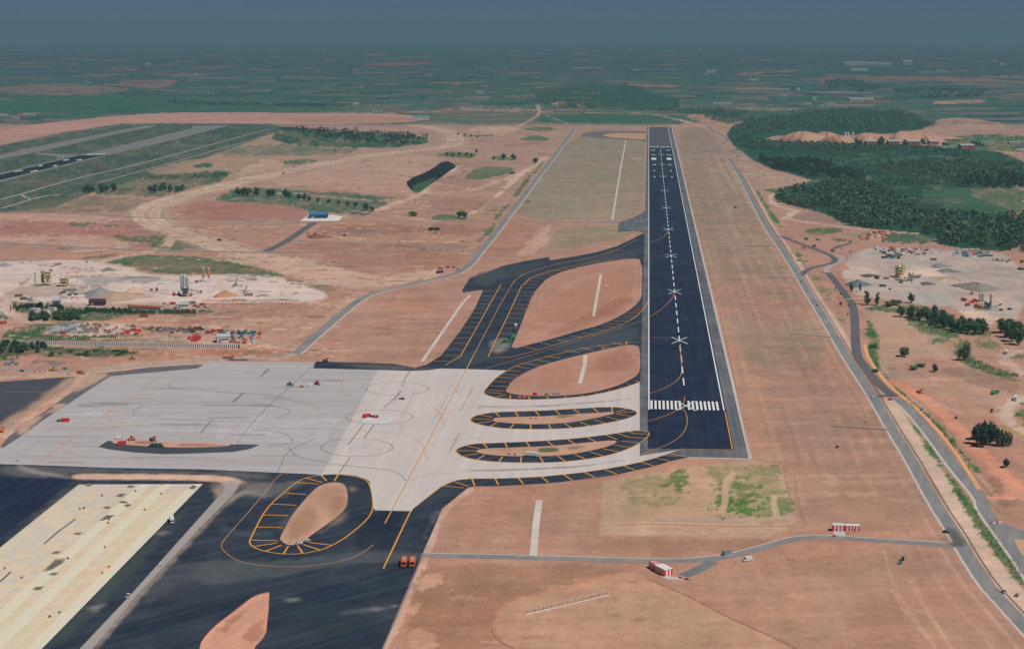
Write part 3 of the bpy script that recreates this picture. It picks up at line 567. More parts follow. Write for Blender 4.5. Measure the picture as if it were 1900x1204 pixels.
m_strip = surf('white_gravel', alb((192,183,176), 700), .18)
m_white = surf('white_paint', alb((232,230,236), 700), .06)
m_whitef = surf('worn_white_paint', alb((176,186,192), 600), .10)
m_orange = surf('orange_paint', alb((236,152,58), 850), .08)
m_orange_t = surf('worn_orange_paint', alb((196,140,84), 850), .14)
m_soil = surf('island_soil', alb((173,131,116), 640), .21, streak=(U_ANG, 60, 3, .08))
m_soil_p = surf('pink_island_soil', alb((204,150,128), 1150), .15, streak=(.9, 40, 1.3, .16))
m_soil_s = surf('stand_island_soil', alb((184,145,124), 970), .19)
# runway
rw = sheet('runway', [RW(uN, -7.4), RW(uN, W_R+10.6), RW(uF, W_R+10.6), RW(uF, -4)], m_grey, 2, wpts=True)
tag(rw, 'long dark asphalt runway with white threshold bars and crosses')
sheet('wearing_course', [RW(uE, -.6), RW(uE, W_R+1.5), RW(uT, W_R+1), RW(uT, -.6)], m_new, 3, parent=rw, wpts=True)
sheet('far_overrun', [RW(uT, 0), RW(uT, W_R), RW(uF, W_R-1), RW(uF, 0)], surf('overrun_asphalt', alb((84,90,102), 255), .1), 3, parent=rw, wpts=True)
ribbon('gravel_edge', [RW(uN, W_R+11.9), RW(uF, W_R+11.9)], 2.4, m_kerb, 1, parent=rw, wpts=True)
ribbon('gravel_edge', [RW(uN-1.6, 20), RW(uN-1.6, W_R+11.9)], 2.4, m_kerb, 1, parent=rw, wpts=True)
ribbon('edge_line', [RW(-6, .2), RW(uF, .2)], 1.1, m_white, 4, parent=rw, wpts=True)
ribbon('edge_line', [RW(-4, W_R-.2), RW(uF, W_R-.2)], 1.1, m_white, 4, parent=rw, wpts=True)
def rect(name, u0, u1, v0, v1, mat, layer=4, parent=rw):
    return sheet(name, [RW(u0, v0), RW(u0, v1), RW(u1, v1), RW(u1, v0)], mat, layer, parent=parent, wpts=True)
bw = (W_R-3)/17.5
ub0, ub1 = RU(1204, 759)[0], RU(1204, 743)[0]
for i in range(16):
    v = 1.5+i*bw+(bw*1.2 if i >= 8 else 0); rect('threshold_bar', ub0, ub1, v, v+bw*.52, m_white)
vC = W_R/2; u = RU(1204, 714)[0]; uX0 = RU(1204, 631)[0]
per = 50.0
while u < uT-60:
    rect('centreline_dash', u, u+30, vC-.55, vC+.55, m_white); u += per
crosses = [752, 631, 541, 474.5, 425.3, 385.5, 354, 327.8, 305.7, 287]
for k, y in enumerate(crosses):
    uc = RU(1204, y)[0]
    c = MB()
    for sgn in (-1, 1):
        a, b = RW(uc-17, vC-sgn*7.6), RW(uc+17, vC+sgn*7.6); L_, R_ = ribbon_pts([a, b], 1.6)
        z = LZ[5]+(.05 if sgn > 0 else 0); c.add([(*L_[0], z), (*R_[0], z), (*R_[1], z), (*L_[1], z)], [(0, 1, 2, 3)])
    c.build('closure_cross', m_whitef, rw)
for i in range(16):
    v = 2+i*bw+(bw if i >= 8 else 0); rect('far_threshold_bar', uT-22, uT+14, v, v+bw*.45, m_white)
for y, n, long_, wid in [(279, 3, 22, 2.2), (288, 3, 22, 2.2), (295, 1, 60, 11), (306, 2, 24, 2.4), (317, 1, 24, 2.4), (328.5, 1, 24, 2.4)]:
    uc = RU(1204, y)[0]
    for sgn in (-1, 1):
        for j in range(n):
            v = vC+sgn*(15+j*4) if n > 1 else vC+sgn*18; rect('touchdown_bar', uc-long_/2, uc+long_/2, v-wid/2, v+wid/2, m_white)
# taxiway asphalt (lies under concrete and islands)
tx = sheet('taxiway', Z('I', '570,1040 450,1066 330,1101 130,1146 0,1166') + [(1050,893),(1015,896.5),(919,902),(881,902),(868,904.5),(843,925),(820,943),(811,966),(781,1034),(760,1084),(708,1204),(690,1262),(-160,1262),(-160,856),(0,856),(63,858),(300,862),(560,860),(700,860),(900,860),(1100,850),(1190,838),(1240,832)], m_dark, 1)
tag(tx, 'broad dark asphalt taxiway curving round the soil islands')
txn = sheet('taxiway', [(570,690),(581,683),(586,670.6),(666,672.6),(732,675),(750.5,679),(769,682.6),(792,676.6),(819,659),(852.6,616),(879,576),(896,540),(894,538),(859,543),(857.6,538),(869,520),(873,515),(896,508),(916,500.5),(934,493),(972,485),(1018,477)]
      + Z('C', '830,1028 1000,1000 1150,972 1300,928 1400,880 1480,838 1496,838 1496,1204') + [(1196,560),(1194,720),(1189,760),(1000,760),(890,740),(760,715),(600,700)], m_dark, 1)
tag(txn, 'dark asphalt taxiway with orange hatched shoulders beside the runway')
sheet('exit_stub', Z('C', '1482,685 1495,685 1495,850 1482,835 1420,822 1300,830 1310,770 1330,755 1400,735 1450,710'), m_grey, 1, parent=None)
sheet('taxiway_loop', Z('C', '1050,150 1070,140 1200,130 1500,128 1500,205 1440,190 1300,185 1150,175 1050,160'), surf('loop_asphalt', alb((104,104,108), 250), .1), 1)
sheet('loop_island', Z('C', '1200,155 1230,145 1300,140 1495,142 1495,185 1380,180 1260,172 1210,162'), surf('loop_soil', alb((166,136,116), 255), .12), 2)
# concrete apron
A_STR = heading(200, 760, 300, 3); B_STR = heading(714, 971, 60, -111)
m_conc = surf('apron_concrete', alb((165,159,161), 770), .06, streak=(A_STR, 120, 1.6, .05), lane=(A_STR, 5.0, .11, 60))
m_conc2 = surf('taxiway_concrete', alb((188,177,175), 770), .05, streak=(B_STR, 120, 1.8, .055), lane=(B_STR, 5.0, .08, 40))
ap_left = [(5,831),(37,811),(82,778.4),(105,763),(129,748),(158,728.4),(205,698),(366,683.7),(389.5,670)]
ap = sheet('apron', [(-160,868),(-160,842)] + ap_left + [(584.5,672.5),(581,683.5),(702,686.5),(690,712),(600,882)] + [(566,879),(518,877),(368,870.5),(210,868),(63,862.6),(0,861)], m_conc, 2)
ap_px = [(-160,868),(-160,842)] + ap_left + [(584.5,672.5),(581,683.5),(702,686.5),(690,712),(600,876)] + [(0,858)]
tag(ap, 'wide pale concrete apron with faint curved guide lines')
isl_edge = Z('H', '905,685 850,720 805,765 778,800 773,808 790,822 850,840 930,846 1050,848 1200,842 1350,828 1480,803 1580,775 1645,750')
low_edge = [(1262,834),(1240,842)] + Z('V', '1890,695 1740,735 1580,770 1400,802 1215,830 1030,850 830,870 600,882 400,888 190,888 60,900 0,912')
apt = sheet('concrete_taxiway', [(702,686.5),(764,688.5),(795,687),(815,684),(870,685)] + isl_edge + [(1187,711),(1187,846)] + low_edge +
      [(818.6,902),(792,922.5),(765.4,944.7),(761.5,948.4),(695.7,946.7),(693,942),(690.7,919),(685.7,892.6),(679,888.6),(659,882.6),(629,879.5),(600,881),(597,881.5)], m_conc2, 3)
apt_px = [(706,690),(764,691),(870,688),(925,688),(885,738),(870,790),(845,835),(835,890),(765,940),(700,940),(690,890),(610,878)]
tag(apt, 'pale concrete taxiway lanes joining the apron to the runway end')
def inside_px(x, y, poly):
    c = False; n = len(poly)
    for i in range(n):
        (x1, y1), (x2, y2) = poly[i], poly[(i+1) % n]
        if (y1 > y) != (y2 > y) and x < (x2-x1)*(y-y1)/(y2-y1)+x1: c = not c
    return c
# apron tones, joints, tyre marks
for p, c, a in [('470,402 700,396 900,410 1500,420 1900,440 1900,455 1000,440 430,425', (200,194,198), .6), ('800,500 1300,495 1900,525 1900,560 1500,545 900,530', (206,198,202), .55), ('140,600 310,590 150,690 60,660', (198,192,196), .5), ('540,342 900,334 900,350 560,362', (158,152,156), .4)]:
    soft('worn_concrete', Z('L', p), c, 2, a=a, edge=3, nz=2, parent=ap, smooth=0)
soft('worn_concrete', Z('M', '0,340 700,345 620,490 300,490 0,470'), (204,198,202), 2, a=.5, edge=3, nz=2, parent=ap, smooth=0)
for p, c, a in [('840,330 1010,330 985,385 800,380', (206,204,210), .7), ('760,500 860,495 820,525 740,525', (206,202,206), .6), ('980,175 1070,172 1060,190 970,192', (204,200,204), .6)]: soft('worn_concrete', Z('M', p), c, 3, a=a, edge=3, nz=2, parent=apt, smooth=0)
for i in range(60):   # tyre and brush streaks along the paving lanes
    x, y = fr.uniform(560, 1180), fr.uniform(690, 880); dx, dy = 60, -111
    if x > 900: continue
    q = fr.uniform(.15, .7); soft('tyre_streak', [(x, y), (x+2.2, y), (x+2+dx*q, y+dy*q), (x+dx*q, y+dy*q)], fr.choice([(150,142,140), (160,152,150), (206,198,196)]), 3, a=fr.uniform(.2, .5), edge=1.6, nz=1.5, parent=apt, smooth=0, step=2.2) if inside_px(x, y, apt_px) and inside_px(x+dx*q, y+dy*q, apt_px) else None
for i in range(46):
    x, y = fr.uniform(40, 560), fr.uniform(690, 865); L0 = fr.uniform(40, 180)
    if inside_px(x, y, ap_px) and inside_px(x+L0, y+2, ap_px): soft('tyre_streak', [(x, y), (x+L0, y+L0*.012), (x+L0, y+1.6+L0*.012), (x, y+1.4)], fr.choice([(138,132,134), (146,140,142), (196,190,194), (196,190,194)]), 2, a=fr.uniform(.2, .45), edge=1.4, nz=1.2, parent=ap, smooth=0, step=2.4)
for p in ['220,215 700,222 1300,185 1660,145 1660,152 1200,195 700,232 230,235', '0,812 500,805 1100,780 1600,718 1600,726 1100,790 300,825', '300,220 900,210 1500,165 1500,172 900,222', '100,820 700,800 1300,765 1300,772 700,812']: soft('tyre_streak', Z('V', p), (152,144,142), 3, a=.3, edge=1.8, nz=2, parent=apt, smooth=0, step=2.4)
m_tyre = surf('tyre_mark', alb((128,122,122), 760), .15)
m_joint = surf('dark_joint', alb((120,116,118), 760), .1)
def ell(cx, cy, rx, ry, a0=0, a1=360, n=40): return [(cx+rx*math.cos(math.radians(a0+(a1-a0)*i/n)), cy+ry*math.sin(math.radians(a0+(a1-a0)*i/n))) for i in range(n+1)]
for e in [(1015, 185, 173, 37), (915, 343, 187, 40), (790, 513, 200, 50)]: ribbon('ring_mark', Z('M', *ell(*e)), .7, m_tyre, 4, parent=apt)
for p in ['1185,210 1195,190 1250,170 1320,165', '1185,210 1220,235 1400,250 1900,270', '935,400 940,385 1000,355 1150,335 1600,325 1900,345', '935,400 960,420 1050,435 1250,455 1900,470', '625,590 640,580 700,578', '770,600 960,425 1170,275', '1640,625 1780,500 1900,380', '1250,190 1900,205', '1040,388 1880,408']:
    ribbon('guide_mark', Z('L', p), .6, m_tyre if len(p) > 30 else m_strip, 3, parent=ap, smooth=2)
for p in ['0,205 200,215 380,225', '170,280 330,280 400,295 415,315 390,335 330,345', '120,485 260,310 420,170 560,40', '200,415 330,420 400,440 435,470 425,490 300,500', '345,650 370,600 400,530 560,460', '410,510 420,535 480,575 700,612 960,635 1040,665 1060,700']:
    ribbon('guide_mark', Z('M', p), .6, m_tyre, 4, parent=apt, smooth=2)
for p in ['940,290 1040,200', '830,460 885,385', '1050,140 1085,90', '690,655 750,570', '740,500 830,380']: ribbon('joint_mark', Z('M', p), .9, m_joint, 4, parent=apt)
for p in ['L:1840,150 1900,95', 'L:1830,150 1885,95', 'L:1640,328 1715,265', 'L:1650,328 1700,265', 'L:1410,545 1480,465', 'L:1420,545 1492,465', 'M:100,260 158,210', 'M:90,260 148,210', 'M:255,118 303,75', 'M:247,118 295,75']:
    k, v = p.split(':'); ribbon('joint_mark', Z(k, v), .7, m_joint, 3, parent=ap)
for k, p, w_ in [('M', '1440,0 1060,720 945,938', .8), ('M', '1215,290 1260,320 1262,345 1285,395', .4), ('M', '1300,155 1340,180 1345,205 1380,235', .4), ('M', '1110,465 1165,495 1162,540 1190,580', .6), ('M', '1085,695 1200,665 1500,640', .4), ('M', '1165,510 1250,470 1500,460', .4),
                 ('M', '1262,335 1350,300 1440,290', .35), ('M', '580,315 575,290 530,265 340,240', .45), ('M', '710,165 690,140 560,110', .45), ('M', '690,185 705,210 750,225', .4), ('M', '565,345 580,370 650,385', .4), ('M', '0,590 300,600 700,610 1000,640', .35), ('M', '0,400 400,405 800,420 1100,440', .35)]:
    ribbon('guide_line', Z(k, p), w_, m_orange_t, 4, parent=apt, smooth=2)
for p, w_ in [('250,765 430,640 560,550 750,405 900,310 1090,170', .6), ('430,635 440,665 520,705 800,725 1900,755', .5), ('750,405 755,435 800,465 1000,490', .6), ('540,555 700,515 1000,485 1600,500', .35), ('120,700 500,715', .35), ('900,310 1200,285 1800,290', .35), ('300,470 600,480 900,490', .35)]:
    ribbon('guide_line', Z('L', p), w_, m_orange_t, 3, parent=ap, smooth=2)
ovp = sheet('unfinished_oval', Z('L', '693,643 760,600 800,602 900,604 1300,608 1640,625 1760,625 1832,628 1760,658 1650,678 1400,688 1150,694 950,682 780,662'), surf('oval_asphalt', alb((70,76,86), 825), .12), 3, smooth=0); tag(ovp, 'dark rimmed unfinished oval patch in the apron')
sheet('oval_soil', Z('L', '780,603 900,602 1300,608 1640,622 1600,640 1300,650 1050,640 880,628 800,618'), surf('oval_soil', alb((196,152,134), 822), .14), 4, parent=ovp, smooth=1)
for p, c in [('900,612 1200,615 1180,628 920,622', (204,164,146)), ('1250,620 1600,628 1560,640 1260,640', (180,134,114)), ('960,608 1060,610 1050,618 960,616', (196,110,92))]: soft('scraped_soil', Z('L', p), c, 4, a=.8, edge=2.5, nz=3, parent=ovp)
# dark asphalt band and left stand
band = sheet('apron_shoulder', Z('L', '1440,62 1300,66 1050,83 850,108 690,124 640,160 500,262 400,333 300,400 170,490 60,570 5,640') + ap_left[0:1] + ap_left[1:], surf('shoulder_asphalt', alb((98,98,104), 720), .14), 1)
for p in ['640,130 780,120 700,180 600,230 500,262 560,200', '330,345 500,330 400,400 300,410 380,360', '120,500 260,430 330,400 200,520 130,570']: soft('drifted_soil', Z('L', p), (190,158,142), 1, a=.8, edge=6, nz=5, parent=band)
lst = sheet('parking_stand', Z('L', '-300,190 0,184 530,146 330,290 150,410 0,505 -300,690'), surf('stand_asphalt', alb((72,76,86), 720), .12, streak=(A_STR, 120, 4, .1)), 1)
tag(lst, 'dark asphalt parking stand beyond the dirt haul road')
soft('drifted_soil', Z('L', '480,150 560,150 300,330 0,540 -40,500 200,360'), (176,148,134), 1, a=.8, edge=10, nz=5, parent=lst)
ribbon('guide_line', Z('L', '20,254 200,257 380,262'), .5, m_orange_t, 2, parent=lst)
# islands of bare soil
def island(name, k, p, mat, layer, lab, smooth=2):
    o = sheet(name, Z(k, p) if isinstance(p, str) else p, mat, layer, smooth=smooth); tag(o, lab); return o
isA = island('soil_island', 'H', '1660,66 1600,60 1500,72 1350,98 1220,130 1130,170 1090,210 1050,260 1010,360 975,450 945,520 930,556 960,560 1000,548 1130,515 1300,465 1430,430 1540,380 1620,325 1652,285 1660,250', m_soil, 2, 'brown soil island between the two dark taxiways', 1)
isB = island('soil_island', 'H', '898,795 930,745 980,712 1060,670 1180,632 1350,590 1480,560 1560,543 1620,542 1648,556 1650,680 1630,715 1550,760 1440,795 1300,820 1150,828 1020,826 930,815 902,805', m_soil, 2, 'brown soil island inside the hatched asphalt crescent', 1)
for isl, p, c in [(isA, '1000,400 1200,250 1500,120 1640,100 1600,300 1300,440', (190,140,116)), (isA, '1040,280 1150,180 1400,110 1420,130 1150,230 1000,480', (200,156,134)), (isA, '1500,300 1600,250 1620,300 1400,420 1100,500', (172,120,98)), (isB, '1050,690 1250,630 1300,760 1100,800', (190,140,118)), (isB, '960,720 1100,660 1060,690 960,770', (198,154,132)), (isB, '1380,600 1600,560 1620,680 1400,700', (172,122,102))]:
    soft('scraped_soil', Z('H', p), c, 2, a=.25, edge=12, nz=12, parent=isl)
ov2 = sheet('oval_shoulder', Z('V', '163,345 175,325 240,298 390,275 600,268 800,262 1000,252 1200,240 1350,230 1480,227 1600,237 1690,260 1715,282 1700,300 1650,325 1550,352 1400,382 1250,405 1100,422 950,430 800,433 650,432 500,428 350,410 230,385 180,365'), m_dark, 4, smooth=2)
ov3p = Z('V', '25,632 40,615 110,585 200,568 400,560 600,553 800,543 1000,530 1200,513 1400,488 1550,466 1650,450 1730,445 1800,455 1825,470 1815,495 1790,520 1740,560 1650,605 1550,645 1400,685 1250,710 1100,728 950,740 800,744 600,743 420,738 250,722 130,700 60,670')
ov3 = sheet('oval_shoulder', ov3p, m_dark, 4, smooth=2)
tag(ov2, 'dark oval shoulder with orange hatching, nearer the soil crescent'); tag(ov3, 'dark oval shoulder with orange hatching reaching onto the runway edge')
i2 = sheet('oval_soil', Z('V', '370,345 385,330 420,325 600,318 800,315 1000,305 1200,290 1400,277 1470,272 1510,282 1480,293 1380,318 1250,345 1100,370 950,382 800,388 650,385 500,375 400,365 375,355'), m_soil_s, 5, parent=ov2, smooth=1)
i3 = sheet('oval_soil', Z('V', '210,635 250,620 300,612 500,605 700,598 900,590 1100,572 1300,552 1430,540 1510,540 1525,547 1490,575 1400,605 1250,640 1100,665 950,680 800,685 650,685 500,682 350,672 270,660 225,645'), m_soil_s, 5, parent=ov3, smooth=1)
soft('green_growth', Z('V', '780,615 950,605 1000,625 900,645 800,640'), (86,108,66), 5, a=.8, edge=4, parent=i3); soft('green_growth', Z('V', '950,315 1150,300 1100,320 980,330'), (128,126,92), 5, a=.6, edge=4, parent=i2)
soft('green_growth', Z('V', '1050,600 1250,580 1200,610 1080,630'), (138,130,92), 5, a=.6, edge=4, parent=i3)
ist = island('soil_island', 'O', '860,125 940,120 985,140 1000,200 995,270 960,320 870,390 780,450 700,515 640,530 600,525 570,505 555,485 590,420 640,330 720,230 800,150', m_soil_s, 2, 'teardrop soil island ringed by orange spokes', 1)
isp = island('soil_island', 'O', '20,1290 35,1204 45,1160 60,1140 130,1060 250,970 370,875 430,850 490,838 485,950 470,1090 450,1130 400,1180 370,1290', m_soil_p, 2, 'pink soil island with rounded point amid black asphalt', 0)
for p, c in [('820,160 960,140 980,250 900,330 840,300', (198,152,128)), ('640,360 760,250 820,350 700,480 600,500', (170,128,106)), ('900,230 990,210 970,310 880,370', (176,136,112))]: soft('scraped_soil', Z('O', p), c, 2, a=.3, edge=9, nz=6, parent=ist)
for p, c in [('100,1150 250,1000 400,900 470,870 440,960 250,1100 150,1204', (216,166,144)), ('300,1120 440,1000 460,1080 380,1180', (190,134,112)), ('180,1060 330,940 350,960 200,1090', (186,134,114))]: soft('scraped_soil', Z('O', p), c, 2, a=.5, edge=5, nz=8, parent=isp)
# asphalt wear in the foreground taxiway
for k, p, c, a in [('N', '480,120 560,140 0,600 -20,560', (104,106,112), .7), ('N', '1400,330 1480,440 1750,440 1750,480 1450,470', (96,106,116), .5),
                   ('N', '1000,700 1150,640 1750,640 1750,700 1200,760 1000,900 900,900', (96,100,110), .6), ('N', '900,560 1150,330 1250,260 1000,560 500,1100 300,1204 260,1204', (88,98,98), .55), ('N', '1600,150 1750,150 1750,220 1620,210', (150,144,144), .7), ('N', '600,920 680,920 640,960 570,950', (160,156,156), .6), ('N', '1050,445 1110,440 1080,465 1035,460', (160,154,152), .6),
                   ('O', '0,620 500,640 1100,560 1470,570 1470,640 1000,650 500,740 0,800', (100,106,112), .6), ('O', '300,100 500,130 700,100 720,140 500,200 330,180', (120,120,124), .6), ('O', '600,880 680,885 620,895', (150,150,150), .7), ('O', '920,975 1000,950 1250,935 1330,925 1100,965 960,985', (150,152,154), .7),
                   ('O', '1300,395 1420,385 1310,402', (150,156,160), .8), ('O', '500,920 900,900 1250,980 1000,1100 600,1050', (60,72,82), .5), ('O', '1550,350 1600,300 1530,420 1480,500', (130,130,132), .6), ('O', '560,380 660,280 700,300 580,470', (104,106,108), .6), ('O', '1000,140 1060,160 1010,200', (170,150,138), .7), ('O', '900,380 1000,300 1010,330 800,470', (160,144,134), .6),
                   ('O', '1130,320 1400,320 1300,560 1000,560', (40,54,70), .5), ('M', '0,650 250,650 330,690 0,680', (108,110,116), .6), ('M', '0,690 120,690 160,720 60,800 0,830', (186,160,148), .7), ('M', '100,760 300,740 420,760 330,800 100,790', (110,114,120), .6), ('L', '0,770 240,775 900,800 1900,830 1900,870 1500,840 500,820 500,860 0,850', (112,112,116), .7),
                   ('L', '120,745 180,790 300,820 500,850 480,865 280,835 150,800', (172,162,160), .8), ('H', '800,520 900,500 930,560 830,600', (150,146,146), .7), ('H', '700,150 880,105 920,140 760,240', (92,96,102), .6), ('H', '690,170 900,110 1130,60 1100,110 900,180', (84,92,102), .5), ('H', '1180,515 1230,500 1650,420 1650,520 1400,560 1190,600', (86,94,104), .6), ('H', '1310,70 1650,10 1650,60 1320,100', (84,92,104), .6), ('H', '560,640 700,560 860,590 700,670', (84,92,100), .5),
                   ('M', '700,38 1050,60 1250,75 1060,80 700,60', (112,110,112), .7)]:
    soft('dust_film', Z(k, p), c, 1, a=a*.8, edge=9, nz=9, parent=txn if k == 'H' else tx)
soft('haul_track', Z('L', '520,835 800,830 1500,840 1650,860 1750,900 1640,905 1500,880 700,870 500,870'), (204,168,150), 1, a=1, edge=4, nz=3, parent=tx)
sheet('haul_track', Z('N', '1430,118 1500,112 1560,130 1500,215 1290,425 1140,590 890,850 600,1204 540,1260 470,1260 515,1204 850,850 1180,480 1440,190 1462,150'), surf('dusty_track', alb((158,148,146), 1000), .08, streak=(heading(300,1050,80,-95), 90, 1.2, .10)), 2, parent=tx, smooth=0)
soft('dust_film', Z('N', '1500,215 1640,130 1750,120 1750,180 1600,200 1500,240 1300,440 1150,620 900,880 640,1204 590,1204 880,850 1130,590 1290,425'), (176,160,152), 1, a=.55, edge=5, nz=4, parent=tx)
sheet('black_stand', Z('N', '-300,85 0,88 475,105 250,290 0,480 -300,720'), m_new, 2, parent=tx)
# rings of orange paint
def oline(k, p, w_, parent, layer=2, mat=None, smooth=0, name='edge_line'): return ribbon(name, Z(k, p) if isinstance(p, str) else p, w_, mat or m_orange, layer, parent=parent, smooth=smooth)
def spokes(k, segs, parent, layer, w_=.95):
    for s_ in segs.split(';'): ribbon('hatch_bar', Z(k, s_), w_, m_orange, layer, parent=parent)
oline('V', '163,345 175,325 240,298 390,275 600,268 800,262 1000,252 1200,240 1350,230 1480,227 1600,237 1690,260 1715,282 1700,300 1650,325 1550,352 1400,382 1250,405 1100,422 950,430 800,433 650,432 500,428 350,410 230,385 180,365 163,345', .75, ov2, 5, smooth=1)
oline('R', [p for p in ov3p]+[ov3p[0]], .75, ov3, 5, smooth=1)
spokes('V', '240,298 370,323;395,278 433,315;578,270 607,313;765,265 803,307;948,257 998,300;1122,248 1180,290;1300,237 1353,277;1473,228 1482,272;1520,273 1635,243;1520,283 1710,270;1515,292 1670,314;1425,320 1560,350;1312,347 1432,380;1182,368 1280,405;1038,380 1103,421;888,388 912,430;723,388 724,432;570,383 530,427;413,372 347,408;365,360 215,380;350,342 170,337', ov2, 5, .95)
spokes('V', '110,585 250,613;283,563 322,607;483,558 505,601;682,552 717,597;877,542 932,587;1065,529 1137,572;1248,509 1335,553;1420,487 1523,528;1525,470 1635,508;1635,508 1800,517;1630,455 1700,477;1700,475 1822,480;1570,543 1745,560;1490,578 1660,605;1395,613 1548,645;1272,643 1403,683;1132,668 1237,712;975,682 1045,732;808,690 842,743;635,692 632,744;462,688 428,735;298,672 222,717;240,658 75,684;210,635 35,631', ov3, 5, .95)
oline('V', low_edge[1:] and '1890,697 1740,737 1580,772 1400,804 1215,832 1030,852 830,872 600,884 400,890 190,890 60,902 0,914', .7, tx, 4)
spokes('V', '1740,737 1885,778;1580,772 1710,818;1405,804 1525,850;1218,832 1322,880;1025,852 1112,907;822,872 887,927;608,884 655,940;393,890 424,949;178,890 203,957;5,915 145,962', tx, 4, 1.0)
spokes('I', '430,1030 525,1048;348,1052 445,1075', tx, 4, .9); spokes('P', '185,256 318,268', tx, 4, .9)
oline('I', '275,1035 330,1025 430,1025 490,1002 780,1008', .6, rw, 4); oline('I', '780,1005 738,795', .8, rw, 5, name='edge_line')
for p in ['458,125 450,150 420,190 370,235 320,265 270,290', '485,395 470,385 400,383 320,378 260,380', '488,415 490,470 500,580 470,625 400,665 320,693 265,708', '513,710 510,745 470,790 400,820 320,845 265,860', '500,780 522,800 530,860 505,920 440,970 350,1005 270,1033']:
    oline('I', p, .55, rw, 5, m_orange_t, 2, name='guide_line')
for p in ['1655,815 1640,850 1600,880 1520,910', '1640,1000 1560,992 1520,993']: oline('C', p, .6, rw, 5, m_orange_t, 2, name='guide_line')
oline('O', '935,70 870,70 820,75 720,92 650,130 580,190 500,260 440,340 400,420 360,500 362,520 390,545 460,570 580,588 700,585 820,562 900,530 1000,470 1130,360 1165,290 1160,210 1140,130 1110,100 1040,82 935,70', .85, tx, 2, smooth=1)
spokes('O', '938,70 910,112;825,75 860,112;720,92 835,122;665,122 810,132;590,190 735,202;505,262 665,270;450,333 612,337;410,412 577,415;367,496 540,500;385,538 540,515;460,570 570,527;580,585 613,535;707,582 672,532;822,562 710,525;900,530 750,512', tx, 2, 1.0)
oline('O', '570,68 530,95 490,150 350,320 240,440 180,515 178,545 210,585 280,630 380,655 560,672 740,667 900,645 1020,615 1110,570 1165,525', .45, tx, 2, m_orange_t, 1, name='guide_line')
oline('O', '1690,112 1600,152 1420,292 1400,322 1230,680', .9, tx, 2)
# north taxiway paint
oline('H', '870,206 745,430 645,605 560,655', .8, txn, 2, m_orange)
spokes('H', ';'.join(f'{a},{y} {b},{y+1}' for y, a, b in [(243,775,850),(268,765,837),(292,750,822),(313,735,808),(338,718,795),(363,700,780),(390,682,765),(415,665,750),(443,648,735),(472,632,715),(502,615,700),(533,597,685),(568,577,665),(600,553,645),(632,500,583)]), txn, 2, .75)
oline('H', '680,675 860,330 945,185 990,150 1130,103 1300,68 1450,38 1560,5', .6, txn, 2, m_orange_t, name='guide_line')
oline('H', '905,612 800,608 850,500 905,390 985,215 1030,172 1110,142 1250,108 1400,82 1500,66', .8, txn, 2)
spokes('H', ';'.join(f'{a},{y} {b},{y+2}' for y, a, b in [(202,995,1072),(222,985,1066),(245,975,1056),(268,962,1046),(290,950,1038),(315,940,1026),(340,930,1016),(365,918,1005),(392,905,994),(420,893,980),(448,880,965),(478,865,950),(507,850,925),(573,812,910),(185,1012,1085),(166,1045,1130),(152,1085,1165),(140,1120,1195),(128,1165,1230),(116,1215,1275),(104,1270,1320)]), txn, 2, .7)
oline('H', '905,612 1000,592 1130,555 1300,505 1450,465 1560,425 1640,375 1688,312 1696,296', .7, txn, 2, smooth=1)
spokes('H', '1000,553 1070,567;1090,530 1160,543;1180,513 1245,523;1260,490 1325,500;1325,475 1395,482;1380,455 1460,460;1430,438 1505,441;1465,422 1545,425;1500,408 1578,409;1530,393 1608,394;1555,380 1628,381;1575,365 1648,366;1600,352 1662,353;1618,340 1674,341;1635,328 1688,329', txn, 2, .75)
oline('H', '740,690 900,640 1100,580 1300,520 1500,460 1650,410 1680,395', .5, txn, 2, m_orange_t, 1, name='guide_line')
oline('H', '905,686 960,655 1100,615 1300,565 1500,535 1600,527 1650,525', .75, txn, 2, smooth=1)
oline('H', '905,685 850,720 805,765 778,800 773,808 790,822 850,840 930,846 1050,848 1200,842 1350,828 1480,803 1580,775 1645,750', .7, txn, 4, smooth=1)
spokes('H', '905,688 975,690;950,662 1030,672;1000,645 1095,657;1065,625 1150,638;1125,605 1205,615;1235,575 1310,585;1320,557 1390,573;1410,542 1480,557;1490,527 1550,542;1570,522 1575,540;880,704 962,710;858,722 945,728;836,745 925,752;815,770 915,775;795,792 895,800;780,806 880,812;845,833 900,818;925,822 922,844;1027,830 1033,847;1128,830 1140,846;1225,830 1245,842;1318,822 1340,832;1400,810 1430,822;1470,795 1505,805;1530,778 1575,788;1575,762 1625,770;1615,742 1650,746', txn, 2, .9)
oline('C', '560,1200 600,1150 680,1110 850,1060 1050,1025 1250,995 1400,965 1480,940', .5, txn, 2, m_orange_t, 1, name='guide_line'); oline('C', '650,1200 690,1155 800,1105 1000,1060 1200,1020 1400,1015 1478,1005', .5, txn, 2, m_orange_t, 1, name='guide_line')
oline('C', '820,1050 1000,1035 1200,985 1350,930 1440,880', .5, txn, 2, m_orange_t, 1, name='guide_line')
